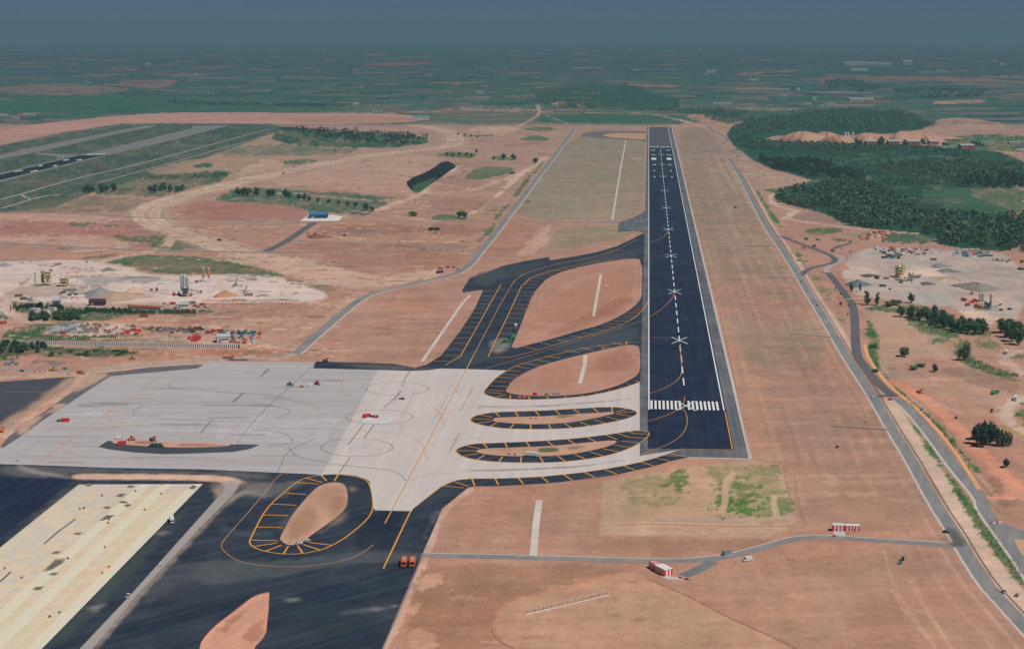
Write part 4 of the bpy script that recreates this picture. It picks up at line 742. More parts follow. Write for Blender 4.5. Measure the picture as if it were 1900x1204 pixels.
# gravel strips on the soil
for k, p, wd, par in [('H', '1430,148 1388,383', 3.2, isA), ('H', '1342,600 1340,650 1312,757', 3.6, isB)]: ribbon('gravel_strip', Z(k, p), wd, m_strip, 3, parent=par)
for k, p, wd in [('H', '700,265 655,310 600,390 430,635', 3.2), ('C', '1360,190 1325,370 1265,745', 3.4), ('C', '1355,140 1365,165 1360,178', 3), ('P', '755,338 735,480 720,662', 4.4), ('C', '1390,317 1480,317', 12), ('D', '225,317 325,317', 12)]:
    tag(ribbon('gravel_strip', Z(k, p), wd, m_strip if k != 'D' else m_kerb, 1))
for k, p, wd in [('K', '165,605 590,632', 3), ('J', '60,880 375,905', 3), ('D', '705,925 910,930', 4), ('D', '805,1147 1045,1153', 4), ('D', '525,605 740,612', 4)]:
    tag(ribbon('drain_channel', Z(k, p), wd, m_road_n, 1))
# roads
def road(name, pts, wd, mat, kerb=None, smooth=1, layer=1, lab=None):
    o = ribbon(name, pts, wd, mat, layer, smooth=smooth)
    if kerb: ribbon('verge', pts, abs(kerb[1]), m_kerb, 1, parent=o, smooth=smooth, off=kerb[0]*(wd/2+abs(kerb[1])/2), z=.04)
    if lab: tag(o, lab)
    return o
pr = [(1960,1225),(1897,1157),(1868.6,1125.7),(1831,1085.7),(1788.6,1020),(1777,997),(1736.8,936.6),(1694.4,859),(1654.5,794.5),(1619.6,734.7),(1594.7,697),(1567,655),(1534.7,599),(1499.8,542),(1475,499.7),(1450,460),(1423,422.7),(1391,361.5),(1370,321.6),(1352,294)]
rdr = road('perimeter_road', pr, 8.2, m_road, (1, 1.7), lab='grey perimeter road running beside the runway strip')
ribbon('ditch', pr, 1.0, surf('dark_ditch_soil', alb((112,98,90), 700), .1), 1, parent=rdr, smooth=1, off=-6.2)  # ditch drawn as a narrow strip of darker soil
road('perimeter_road', Z('D', '430,95 450,115 520,150 575,185 540,212 465,240 505,265 600,275 655,290 635,310 565,328'), 9, m_road, smooth=1, lab='far zigzag of the perimeter road by the wood')
road('access_road', [(781,1029.5),(983,1034),(1206,1040),(1258,1040.5),(1303,1038),(1354,1032),(1408,1017.7),(1462,1001.8),(1494,997),(1539,996),(1594,1000),(1680,1005.7),(1754,1010),(1786,1014)], 7.2, m_road, (1, 1.1), lab='grey access road leading to the striped huts')
road('access_spur', Z('Q', '760,692 690,735 590,778'), 7.5, surf('spur_asphalt', alb((112,116,116), 1060), .2), smooth=0)
soft('dark_patch', Z('S', '960,420 1000,415 1060,470 1090,510 1060,540 980,525 1010,500'), (104,98,94), 1, a=.6, edge=6, nz=3, parent=rdr)
lp = [(1066,239),(1031,287),(999,327),(970,367),(938,406.7),(917,436),(890,468),(874,489),(853,505),(826,514),(798,519),(759,529),(700,541),(667,555),(634.8,581),(602,609),(570,637),(548,656.5),(529,663.5),(472,665),(430,665),(386,665),(324,672.5),(259,680),(194,683)]
rdl = road('perimeter_road', lp[:18], 9.5, m_road, (1, 2.0), lab='grey perimeter road winding between earthworks and the dark taxiway')
road('haul_road', lp[17:], 8, surf('haul_gravel', alb((164,152,146), 670), .12), lab='gravel haul road along the edge of the apron')
soft('dark_patch', Z('G', '560,955 640,960 760,955 700,970 600,970'), (70,74,82), 1, a=.9, edge=4)
for p, wd in [([(-60,390),(0,392),(186,399),(266,404),(400,408.8),(533,410.7),(639,411.5),(772,412.5),(878,412),(1039,412),(1146,414)], 9), ([(-60,448),(0,450.6),(133,458.5),(266,464),(345,466.5),(500,469),(639,468),(772,467),(884,466.5)], 9), ([(692,452),(800,453),(852,454.5)], 5), ([(543,446.6),(612,449),(692,452)], 6), ([(583,413),(549,436),(525,452),(493,466.5)], 13)]:
    road('works_road', p, wd, m_road if wd != 13 else m_road_n)
nr = Z('S', '1560,790 1420,580 1300,420 1205,285') + Z('K', '1300,1150 1100,920 940,700 760,480 655,395'); road('new_road', nr, 8.5, m_road, (1, 2), lab='new grey road beside the grassy bank')
road('new_road', Z('K', '640,385 560,325 480,245 390,125 365,88') + Z('J', '550,960 548,800 535,665 475,590 405,495 345,425'), 9, m_road_n, lab='fresh dark road descending to the gravel yard')
road('new_road', Z('J', '345,425 325,405 375,365 450,340 460,310 400,290'), 8, surf('pale_road', alb((160,152,148), 490), .1))
road('loop_road', Z('J', '145,450 180,408 250,382 350,362 400,345 390,312 340,285 250,250 100,195 0,155'), 8.5, m_road_n, lab='looping road joining the perimeter road by the yard')
road('crossing', Z('K', '450,388 560,378 645,376'), 9, m_road_n, smooth=0); road('crossing', Z('J', '485,622 620,615'), 4, m_kerb, smooth=0); road('works_road', Z('J', '380,250 440,225 520,205'), 8, m_road_n)
ribbon('edge_channel', Z('P', '62,690 30,770 0,845 -170,1230'), .8, m_joint, 1); ribbon('orange_verge', [(x+6.5, y-1) for x, y in Z('K', '1250,1080 1010,720 830,520 700,405 600,330 500,220 430,120 405,60 395,0')], 3.2, surf('orange_soil', alb((216,158,116), 750), .12), 1, smooth=1)
sj = sheet('junction', Z('S', '1240,370 1300,385 1470,430 1560,440 1560,760 1470,680 1370,560 1290,450'), m_road, 2); sheet('junction_island', Z('S', '1405,500 1425,490 1500,500 1500,640 1440,570'), surf('verge_soil', alb((190,150,128), 1020), .1), 3, parent=sj)
# old airfield, left background
oa = sheet('old_runway', Z('A', '-200,485 0,420 550,290 650,275 1330,110 1350,90 1610,86 1200,190 780,288 0,482 -200,535'), m_old, 1); tag(oa, 'old grey runway with a black resurfaced stretch')
sheet('black_stretch', Z('A', '-200,495 0,432 550,297 770,290 690,302 0,468 -200,525'), surf('resurfaced', alb((40,48,70), 300), .08), 2, parent=oa)
for p in ['265,372 285,362 305,364 280,374', '365,370 385,363 405,366 385,374', '440,328 480,322 480,330 440,334', '530,328 570,322 575,330 535,334', '95,408 150,398 165,402 105,412', '205,408 260,398 270,404 215,412', '610,288 740,284 735,290 600,294']: sheet('runway_bar', Z('A', p), m_whitef, 3, parent=oa)
ot = sheet('old_taxiway', Z('A', '-200,340 0,292 300,225 1000,88 1085,88 1085,95 800,150 300,265 0,322 -200,375'), m_old, 1); tag(ot, 'old grey taxiway crossing green airfield grass')
sheet('old_taxiway_link', Z('A', '240,275 300,280 460,288 540,292 420,318 390,325 410,310 380,300 260,290'), m_old, 2, parent=ot)
m_pale = surf('pale_track', alb((138,138,134), 330), .1)
for p, wd in [('1881,110 1500,215 900,375 640,430 370,500 150,565 0,605', 8), ('1881,152 1500,262 1150,360 820,450 680,490', 6), ('150,570 180,590 230,600 100,640 0,668', 7), ('230,600 300,580 430,570', 10), ('0,225 850,78 1400,80 1881,88', 5)]: tag(ribbon('airfield_track', Z('A', p), wd, m_pale, 1, smooth=1))
# black lined reservoir and shed yard
rs = sheet('reservoir', Z('B', '1330,470 1500,400 1600,325 1690,370 1640,400 1560,460 1400,560 1340,515'), surf('black_liner', alb((44,52,64), 330), .1, rough=.5), 1, smooth=1); tag(rs, 'black lined reservoir bank on pale soil')
soft('green_growth', Z('B', '1380,500 1450,480 1560,440 1500,500 1410,565 1370,545'), (70,102,80), 1, a=.8, edge=4, parent=rs)
sheet('shed_yard', Z('B', '590,750 650,715 820,710 890,722 860,752 600,755'), surf('yard_concrete', alb((206,198,194), 405), .1), 1)
sheet('hut_yard', Z('Q', '440,770 590,790 590,800 500,800'), m_kerb, 1); sheet('hut_yard', Z('S', '230,440 310,440 310,470 240,470'), m_kerb, 1)

cvr = random.Random(8)
for k, p in [('P', '570,310 440,445 425,622 310,750 250,862 195,1010 340,1155 990,283 1175,660 565,465 640,395 190,525 120,1000 600,650'), ('Q', '595,665 175,660 1315,103 1420,693 430,226 660,100'), ('S', '180,635 705,815 750,895 830,1068 465,290'), ('H', '1460,210 1490,285 1180,288 1440,560 1610,608 1120,465 1250,300 1330,138'), ('I', '235,75 230,490 1145,445 960,830 1120,865'), ('O', '890,157 795,322 810,155 1675,825 1355,1145 1620,990')]:
    v = [float(q) for q in p.replace(',', ' ').split()]
    for a_, b_ in zip(v[0::2], v[1::2]):
        x, y = Z(k, (a_, b_))[0]; w_ = cvr.uniform(1.2, 3.2); h_ = cvr.uniform(.6, 1.4)
        sheet('concrete_cover', [(x-w_, y-h_*.3), (x+w_, y-h_*.5), (x+w_*1.1, y+h_*.5), (x-w_*.9, y+h_*.6)], m_strip, 3, parent=ground)
# ---------------------------------------------------------------- object materials
def pm(n, c, **k): return paint(n, c, **k)
M_WHITE = pm('white_bodywork', (.72,.73,.75)); M_GLASS = pm('dark_glass', (.02,.025,.03), rough=.15); M_TYRE = pm('black_rubber', (.018,.018,.02), rough=.9)
M_RED = pm('red_bodywork', (.58,.035,.03)); M_ORG = pm('orange_bodywork', (.72,.16,.03)); M_YEL = pm('yellow_bodywork', (.68,.36,.04)); M_BLUE = pm('blue_bodywork', (.04,.10,.32)); M_GRY = pm('grey_bodywork', (.24,.26,.28))
M_DRK = pm('dark_bodywork', (.035,.04,.05)); M_GRN = pm('green_bodywork', (.02,.26,.12)); M_SIL = pm('silver_bodywork', (.45,.47,.49)); M_TEAL = pm('teal_bodywork', (.05,.20,.24)); M_BRN = pm('brown_bodywork', (.22,.10,.05)); M_CHAS = pm('chassis_black', (.04,.04,.045), rough=.8)
M_STEEL = pm('galvanised_steel', (.42,.45,.47), rough=.6); M_PYEL = pm('plant_yellow', (.52,.47,.22), rough=.7); M_CONCP = surf('precast_concrete', (.72,.74,.76), .08, 1/3, 1, 4); M_MAR = surf('maroon_infill', (.06,.03,.04), .1, 1/3, 1, 4)
M_ROOFG = surf('sheet_roof_grey', (.42,.46,.47), .06, 1/5, 1, 4); M_WALLW = surf('off_white_wall', (.62,.62,.60), .06, 1/5, 1, 4); M_ROOFB = surf('blue_roof', (.05,.17,.34), .06, 1/5, 1, 4); M_WALLB = surf('blue_wall', (.02,.07,.18), .06, 1/5, 1, 4); M_RWALL = surf('brick_red_wall', (.40,.09,.07), .08, 1/5, 1, 4); M_TROOF = surf('teal_roof', (.16,.27,.31), .06, 1/5, 1, 4); M_TILE = surf('terracotta_roof', (.36,.15,.09), .1, 1/5, 1, 4)
M_MESHF = pm('orange_mesh', (.78,.30,.20)); M_VEST = pm('hivis_vest', (.38,.62,.06)); M_SKIN = pm('skin', (.42,.25,.18)); M_CLOTH = pm('navy_overalls', (.03,.05,.12)); M_HAIR = pm('dark_hair', (.03,.02,.015))
M_CORR = pm('conveyor_belt', (.05,.05,.055), rough=.9)
COLM = dict(white=M_WHITE, red=M_RED, orange=M_ORG, yellow=M_YEL, blue=M_BLUE, grey=M_GRY, dark=M_DRK, green=M_GRN, silver=M_SIL, teal=M_TEAL, brown=M_BRN, scarlet=pm('scarlet_bodywork', (.80,.13,.05)))
_mesh_cache = {}
def part(mb_fn, key, name, mat, parent, loc=(0, 0, 0), rot=0):
    k = (key, mat.name)
    if k not in _mesh_cache: 
        mb = MB(); mb_fn(mb); _mesh_cache[k] = mb.mesh(name, mat)
    o = link(bpy.data.objects.new(name, _mesh_cache[k]), parent); o.location = loc; o.rotation_euler = (0, 0, rot); return o
def wheels(r, xs_, w_, rad, wid=.3):
    for x in xs_:
        for s_ in (-1, 1):
            wh = part(lambda m: m.lathe([(rad*.6, -wid/2-.01), (rad, -wid/2), (rad, wid/2), (rad*.6, wid/2+.01)], axis='y', n=12), ('wheel', rad, wid), 'wheel', M_TYRE, r, (x, s_*w_, rad))
            part(lambda m: m.lathe([(rad*.5, -wid/2-.04), (rad*.5, wid/2+.04)], axis='y', n=8), ('hub', rad, wid), 'hub', M_SIL, wh)
def mk_car(col):
    def f():
        r = root('car'); m = COLM[col]
        part(lambda b: b.side([(-2.1,.35),(2.1,.35),(2.15,.65),(1.95,.82),(.95,.92),(-1.75,.95),(-2.12,.85)], -.86, .86), 'carbody', 'body', m, r)
        part(lambda b: b.box(-1.85, .95, -.8, .8, .92, 1.42, .5, .12), 'carglass', 'windows', M_GLASS, r)
        part(lambda b: b.box(-1.38, .42, -.70, .70, 1.40, 1.50, .06, .05), 'carroof', 'roof', m, r)
        for s_ in (-1, 1): part(lambda b: b.box(2.08, 2.18, -.15, .15, .62, .76), 'carlamp', 'headlight', M_SIL, r, (0, s_*.62, 0))
        wheels(r, (-1.3, 1.3), .78, .33, .22); return r
    return f
def mk_van(col, L0=5.6, hh=2.5):
    def f():
        r = root('van'); m = COLM[col]; a = L0/2
        part(lambda b: b.side([(-a,.4),(a,.4),(a,1.05),(a-.55,1.25),(a-1.25,hh-.15),(a-1.6,hh),(-a+.1,hh),(-a,hh-.2)], -1.0, 1.0), ('vanbody', L0, hh), 'body', m, r)
        part(lambda b: b.side([(a-.56,1.30),(a-1.22,hh-.22),(a-1.15,hh-.18),(a-.46,1.30)], -.85, .85), ('vanws', L0, hh), 'windscreen', M_GLASS, r)
        for s_ in (-1, 1): part(lambda b: b.box(a-1.95, a-1.15, -.02, .02, 1.35, 1.95), ('vanwin', L0), 'side_window', M_GLASS, r, (0, s_*1.01, 0))
        part(lambda b: b.box(-a-.03, -a, -.75, .75, 1.35, 2.0), ('vanrear', L0), 'rear_window', M_GLASS, r)
        wheels(r, (-a+1.0, a-.95), .92, .36, .24); return r
    return f
def mk_pickup(col):
    def f():
        r = root('pickup'); m = COLM[col]
        part(lambda b: b.side([(-2.5,.5),(2.5,.5),(2.5,.95),(1.2,1.1),(-2.5,1.1)], -.9, .9), 'pubody', 'body', m, r)
        part(lambda b: b.box(-.55, 1.35, -.82, .82, 1.1, 1.75, .32, .1), 'puglass', 'windows', M_GLASS, r); part(lambda b: b.box(-.3, .95, -.74, .74, 1.74, 1.84), 'puroof', 'roof', m, r)
        part(lambda b: b.box(-2.4, -.7, -.78, .78, 1.1, 1.13), 'pubed', 'load_bed', M_CHAS, r); wheels(r, (-1.5, 1.6), .85, .38, .25); return r
    return f
def mk_dump(col, bed='orange', L0=8.5):
    def f():
        r = root('dump_truck'); a = L0/2
        part(lambda b: b.box(-a, a-.3, -.5, .5, .7, 1.05), ('dchas', L0), 'chassis', M_CHAS, r)
        part(lambda b: b.side([(a-2.0,.7),(a,.7),(a,1.7),(a-.25,2.95),(a-2.0,2.95)], -1.2, 1.2), ('dcab', L0), 'cab', COLM[col], r)
        part(lambda b: b.side([(a-.005,1.75),(a-.22,2.75),(a-.14,2.75),(a+.07,1.75)], -1.05, 1.05), ('dws', L0), 'windscreen', M_GLASS, r)
        for s_ in (-1, 1): part(lambda b: b.box(a-1.6, a-.5, -.02, .02, 1.8, 2.6), ('dwin', L0), 'side_window', M_GLASS, r, (0, s_*1.21, 0))
        def bedf(b):
            x0, x1 = -a, a-2.3
            b.box(x0, x1, -1.25, 1.25, 1.1, 1.3); b.box(x0, x1, -1.25, -1.15, 1.3, 2.7); b.box(x0, x1, 1.15, 1.25, 1.3, 2.7); b.box(x1-.12, x1, -1.15, 1.15, 1.3, 3.05); b.box(x0, x0+.1, -1.15, 1.15, 1.3, 2.5)
            for i in range(5): 
                x = x0+.4+i*(x1-x0-.8)/4; b.box(x, x+.12, -1.33, -1.25, 1.1, 2.7); b.box(x, x+.12, 1.25, 1.33, 1.1, 2.7)
        part(bedf, ('dbed', L0), 'tipper_body', COLM[bed], r)
        part(lambda b: b.box(-a+.1, a-2.4, -1.14, 1.14, 1.3, 2.15, .5, .25), ('dload', L0), 'load', m_soil_s, r)
        wheels(r, (-a+1.0, -a+2.4, a-1.2), 1.02, .52, .34); return r
    return f
def mk_box_lorry(col='white', L0=9.5):
    def f():
        r = root('box_lorry'); a = L0/2
        part(lambda b: b.box(-a, a-.3, -.5, .5, .7, 1.0), ('bchas', L0), 'chassis', M_CHAS, r); part(lambda b: b.side([(a-1.9,.7),(a,.7),(a,1.7),(a-.25,2.8),(a-1.9,2.8)], -1.2, 1.2), ('bcab', L0), 'cab', COLM[col], r)
        part(lambda b: b.side([(a,1.75),(a-.2,2.6),(a-.12,2.6),(a+.08,1.75)], -1.05, 1.05), ('bws', L0), 'windscreen', M_GLASS, r)
        part(lambda b: b.box(-a, a-2.2, -1.25, 1.25, 1.05, 3.5, .02, .04), ('bbox', L0), 'cargo_box', COLM[col], r); part(lambda b: b.box(-a-.03, -a, -1.1, 1.1, 1.2, 3.3), ('bdoor', L0), 'rear_door', M_SIL, r); wheels(r, (-a+1.3, -a+2.6, a-1.1), 1.0, .5, .34); return r
    return f
def mk_mixer(col):
    def f():
        r = root('mixer_truck'); part(lambda b: b.box(-4.2, 3.9, -.5, .5, .7, 1.05), 'mchas', 'chassis', M_CHAS, r); part(lambda b: b.side([(2.3,.7),(4.2,.7),(4.2,1.7),(3.95,2.9),(2.3,2.9)], -1.2, 1.2), 'mcab', 'cab', COLM[col], r)
        part(lambda b: b.side([(4.2,1.75),(3.98,2.7),(4.06,2.7),(4.28,1.75)], -1.05, 1.05), 'mws', 'windscreen', M_GLASS, r)
        def drum(b):
            b.lathe([(.5, -4.1), (.75, -3.6), (1.2, -1.8), (1.25, -.4), (.95, 1.2), (.5, 1.9)], n=14, axis='x', c=(0, 0, 2.45))
        d = part(drum, 'mdrum', 'drum', COLM[col] if col != 'grey' else M_WHITE, r); part(lambda b: b.box(-4.6, -3.9, -.5, .5, 2.6, 3.6, .1, .1), 'mhop', 'hopper', M_WHITE, r); part(lambda b: b.beam((-4.3, 0, 2.4), (-5.1, 0, 1.2), .22), 'mchute', 'chute', M_SIL, r)
        wheels(r, (-3.2, -1.9, 1.6, 3.1), 1.0, .5, .34); return r
    return f
def mk_tanker(col):
    def f():
        r = root('tank_truck'); part(lambda b: b.box(-4.8, 4.6, -.5, .5, .7, 1.1), 'tchas', 'chassis', M_CHAS, r); part(lambda b: b.side([(2.9,.7),(4.9,.7),(4.9,1.8),(4.6,3.1),(2.9,3.1)], -1.25, 1.25), 'tcab', 'cab', COLM[col], r); part(lambda b: b.side([(4.9,1.85),(4.64,2.9),(4.72,2.9),(4.98,1.85)], -1.1, 1.1), 'tws', 'windscreen', M_GLASS, r)
        part(lambda b: b.front([(-1.3,1.15),(1.3,1.15),(1.45,1.7),(1.4,2.9),(.9,3.4),(-.9,3.4),(-1.4,2.9),(-1.45,1.7)], -4.9, 2.7), 'ttank', 'tank', COLM[col], r); part(lambda b: b.box(-4.5, 2.3, -.35, .35, 3.4, 3.55), 'tcat', 'walkway', M_WHITE, r); part(lambda b: (b.box(-4.7, 2.5, -1.5, -1.44, 1.9, 2.3), b.box(-4.7, 2.5, 1.44, 1.5, 1.9, 2.3)), 'tband', 'side_band', M_WHITE, r); wheels(r, (-3.8, -2.4, 3.6), 1.05, .55, .36); return r
    return f
def mk_loader(col):
    def f():
        r = root('wheel_loader'); part(lambda b: (b.box(-3.2, -.4, -1.1, 1.1, 1.0, 2.2, .15, .1), b.box(-.4, 1.6, -.6, .6, .9, 1.7, .1, .1)), 'lbody', 'body', COLM[col], r); part(lambda b: b.box(-1.2, .5, -.8, .8, 2.2, 3.4, .15, .12), 'lcab', 'cab', M_GLASS, r); part(lambda b: b.box(-1.15, .45, -.8, .8, 3.4, 3.5), 'lroof', 'cab_roof', COLM[col], r)
        for s_ in (-1, 1): part(lambda b: b.beam((.6, 0, 1.9), (3.2, 0, .9), .18), 'larm', 'lift_arm', COLM[col], r, (0, s_*.7, 0))
        part(lambda b: b.side([(3.0,.2),(4.3,.2),(4.35,.35),(3.25,.45),(3.3,1.5),(3.1,1.5)], -1.4, 1.4), 'lbkt', 'bucket', M_STEEL, r); wheels(r, (-2.1, 1.3), 1.05, .8, .6); return r
    return f
def mk_excavator(col):
    def f():
        r = root('excavator')
        for s_ in (-1, 1): part(lambda b: b.side([(-2.1,.25),(-1.7,0),(1.7,0),(2.1,.25),(2.1,.65),(1.7,.9),(-1.7,.9),(-2.1,.65)], -.3, .3), 'xtrk', 'track', M_CHAS, r, (0, s_*1.15, 0))
        part(lambda b: b.box(-2.6, 1.5, -1.3, 1.3, 1.05, 2.2, .15, .1), 'xhouse', 'house', COLM[col], r); part(lambda b: b.box(.1, 1.6, .3, 1.3, 2.2, 3.2, .1, .08), 'xcab', 'cab', M_GLASS, r)
        part(lambda b: (b.beam((1.0, -.3, 1.8), (3.4, -.3, 4.6), .28), b.beam((3.4, -.3, 4.6), (5.2, -.3, 4.4), .26)), 'xboom', 'boom', COLM[col], r); part(lambda b: b.beam((5.2, -.3, 4.5), (6.1, -.3, 1.8), .2), 'xstick', 'stick', COLM[col], r); part(lambda b: b.side([(5.6,.4),(6.5,.5),(6.5,1.7),(6.0,1.9),(5.5,1.2)], -.85, .25), 'xbkt', 'bucket', M_STEEL, r); return r
    return f
def mk_cabin(wall, roof, L0=6.0, W0=2.5, hh=2.7):
    def f():
        r = root('portable_cabin'); a, c = L0/2, W0/2
        part(lambda b: b.box(-a, a, -c, c, .2, hh), ('cw', L0, W0), 'wall', COLM[wall], r); part(lambda b: b.box(-a-.12, a+.12, -c-.12, c+.12, hh, hh+.22, .1, .1), ('cr', L0, W0), 'roof', roof, r); part(lambda b: (b.box(-a+.2, -a+.6, -c+.1, c-.1, 0, .2), b.box(a-.6, a-.2, -c+.1, c-.1, 0, .2)), ('cs', L0, W0), 'skid', M_CHAS, r)
        part(lambda b: b.box(-.45, .45, -.03, 0, .25, 2.2), 'cdoor', 'door', M_GRY, r, (-a+1.2, -c, 0))
        for i in range(max(1, int(L0/2.6))):
            part(lambda b: b.box(-.6, .6, -.03, 0, 1.2, 2.1), 'cwin', 'window', M_GLASS, r, (-a+2.8+i*2.2 if L0 > 4 else .5, -c, 0))
        return r
    return f
def mk_container(col, L0=6.1):
    def f():
        r = root('shipping_container'); a = L0/2
        part(lambda b: b.box(-a, a, -1.22, 1.22, .05, 2.55), ('kw', L0), 'wall', COLM[col], r)
        part(lambda b: [b.box(-a+.25+i*.55, -a+.5+i*.55, -1.27, 1.27, .15, 2.5) for i in range(int((L0-.3)/.55))], ('kr', L0), 'corrugation', COLM[col], r); part(lambda b: (b.box(a, a+.05, -1.15, -.04, .15, 2.45), b.box(a, a+.05, .04, 1.15, .15, 2.45)), ('kd', L0), 'door', COLM[col], r); part(lambda b: b.box(-a-.02, a+.02, -1.24, 1.24, 2.55, 2.62), ('kt', L0), 'roof', COLM[col], r); return r
    return f
def mk_shed(name, L0, W0, hh, rise, wall, roof, nwin=4, chimney=False):
    def f():
        r = root(name); a, c = L0/2, W0/2
        wl = part(lambda b: b.front([(-c,0),(c,0),(c,hh),(0,hh+rise-.05),(-c,hh)], -a, a), ('sw', L0, W0, hh, rise), 'wall', wall, r)
        def rf(b):
            for s_ in (-1, 1): b.add([(-a-.4, s_*(c+.4), hh-.1), (a+.4, s_*(c+.4), hh-.1), (a+.4, 0, hh+rise+.1), (-a-.4, 0, hh+rise+.1), (-a-.4, s_*(c+.4), hh+.1), (a+.4, s_*(c+.4), hh+.1), (a+.4, 0, hh+rise+.3), (-a-.4, 0, hh+rise+.3)], [(0, 1, 2, 3), (4, 5, 6, 7), (0, 1, 5, 4), (1, 2, 6, 5), (2, 3, 7, 6), (3, 0, 4, 7)])
        ro = part(rf, ('sr', L0, W0, hh, rise), 'roof', roof, r)
        if chimney: part(lambda b: b.box(-L0*.1, L0*.1, W0*.1, W0*.3, hh+rise*.6, hh+rise+1.2), ('sc', L0, W0), 'roof_vent', roof, ro)
        part(lambda b: b.box(-L0*.06-.6, L0*.06+.6, -.06, 0, 0, min(hh*.75, 4)), ('sd', L0, hh), 'door', M_GRY, r, (-a*.55, -c, 0))
        for i in range(nwin): part(lambda b: b.box(-.8, .8, -.06, 0, 0, 1.2), 'swin', 'window', M_GLASS, r, (-a*.2+i*(a*1.1)/max(nwin, 1), -c, hh*.45))
        return r
    return f
def mk_silo(col, hgt=17, rad=1.6, mat=None):
    def f():
        r = root('silo'); mt = mat or COLM[col]
        part(lambda b: b.lathe([(.4, hgt*.26), (rad, hgt*.38), (rad, hgt*.95), (rad*.35, hgt)], n=16), ('silo', hgt, rad), 'shell', mt, r)
        for i in range(4):
            t = math.pi/4+i*math.pi/2; part(lambda b: b.beam((0, 0, 0), (0, 0, hgt*.42), .16), ('sleg', hgt), 'leg', M_STEEL, r, (math.cos(t)*rad*.95, math.sin(t)*rad*.95, 0))
        part(lambda b: (b.beam((rad+.25, -.25, 0), (rad+.25, -.25, hgt*.97), .05), b.beam((rad+.25, .25, 0), (rad+.25, .25, hgt*.97), .05), [b.beam((rad+.25, -.25, .6+i), (rad+.25, .25, .6+i), .03) for i in range(int(hgt)-1)]), ('slad', hgt, rad), 'ladder', M_STEEL, r)
        part(lambda b: (b.lathe([(.5, hgt), (.5, hgt+.9)], n=8), b.beam((0, 0, hgt), (0, 0, hgt+2.0), .06)), ('scap', hgt), 'filter', M_WHITE, r); part(lambda b: b.lathe([(rad+.05, hgt*.93), (rad+.05, hgt*.96)], n=16), ('sring', hgt, rad), 'top_ring', M_WHITE, r); return r
    return f
def mk_conveyor(L0, z0, z1, mat):
    def f():
        r = root('conveyor')
        part(lambda b: (b.beam((-L0/2, -.6, z0), (L0/2, -.6, z1), .22), b.beam((-L0/2, .6, z0), (L0/2, .6, z1), .22), [b.beam((-L0/2+i*L0/8, -.6, z0+(z1-z0)*i/8), (-L0/2+i*L0/8, .6, z0+(z1-z0)*i/8), .1) for i in range(9)]), ('cvf', L0, z0, z1), 'frame', mat, r)
        part(lambda b: b.add([(-L0/2, -.5, z0+.3), (L0/2, -.5, z1+.3), (L0/2, .5, z1+.3), (-L0/2, .5, z0+.3), (-L0/2, -.5, z0+.2), (L0/2, -.5, z1+.2), (L0/2, .5, z1+.2), (-L0/2, .5, z0+.2)], [(0, 1, 2, 3), (7, 6, 5, 4), (0, 4, 5, 1), (2, 6, 7, 3)]), ('cvb', L0, z0, z1), 'belt', M_CORR, r)
        for q in (.25, .75):
            for s_ in (-1, 1): part(lambda b: b.beam((0, 0, 0), (0, 0, 1), .14), 'cvleg', 'leg', mat, r, (-L0/2+q*L0, s_*.6, 0)).scale = (1, 1, z0+(z1-z0)*q)
        part(lambda b: b.box(-L0/2-1.4, -L0/2+1.0, -1.3, 1.3, z0+.4, z0+2.2, -.3, -.2), ('cvh', L0, z0), 'hopper', mat, r); return r
    return f
def mk_tower(mat, w_=7, hh=14, lev=4):
    """batching tower: frame of posts with decks, bins and a mixer hood"""
    def f():
        r = root('batching_tower'); a = w_/2
        for sx in (-1, 1):
            for sy in (-1, 1): part(lambda b: b.beam((0, 0, 0), (0, 0, hh), .28), ('twp', hh), 'post', mat, r, (sx*a, sy*a, 0))
        for i in range(lev): part(lambda b: (b.box(-a-.4, a+.4, -a-.4, a+.4, 0, .22), b.box(-a-.4, -a-.3, -a-.4, a+.4, .2, 1.2), b.box(a+.3, a+.4, -a-.4, a+.4, .2, 1.2)), ('twd', w_), 'deck', mat, r, (0, 0, hh*(i+1)/lev-.2))
        part(lambda b: b.box(-a*.8, a*.8, -a*.8, a*.8, hh*.55, hh*.9, 0, 0), ('twb', w_, hh), 'bin', mat, r); part(lambda b: b.lathe([(.5, hh*.28), (a*.75, hh*.5)], n=4), ('twh', w_, hh), 'discharge_hopper', M_STEEL, r); part(lambda b: (b.beam((-a, -a, 0), (a, -a, hh/2), .12), b.beam((a, -a, 0), (-a, -a, hh/2), .12), b.beam((-a, -a, hh/2), (a, -a, hh), .12), b.beam((a, -a, hh/2), (-a, -a, hh), .12)), ('twx', w_, hh), 'brace', mat, r); part(lambda b: b.box(-a*.5, a*.5, -a*.5, a*.5, hh, hh+1.6, .3, .3), ('twt', w_, hh), 'hood', M_WHITE, r); return r
    return f
def mk_drum(mat, L0=14):
    def f():
        r = root('dryer_drum'); part(lambda b: b.lathe([(1.1, -L0/2), (1.5, -L0/2+.3), (1.5, L0/2-1), (1.0, L0/2)], n=14, axis='x', c=(0, 0, 2.9)), ('drm', L0), 'shell', mat, r)
        for x in (-L0*.32, 0, L0*.28): part(lambda b: b.lathe([(1.62, -.25), (1.62, .25)], n=14, axis='x', c=(0, 0, 2.9)), 'drmr', 'ring', M_STEEL, r, (x, 0, 0)); part(lambda b: b.box(-.5, .5, -1.3, 1.3, 0, 1.7, .15, .2), 'drms', 'stand', M_CHAS, r, (x, 0, 0))
        return r
    return f
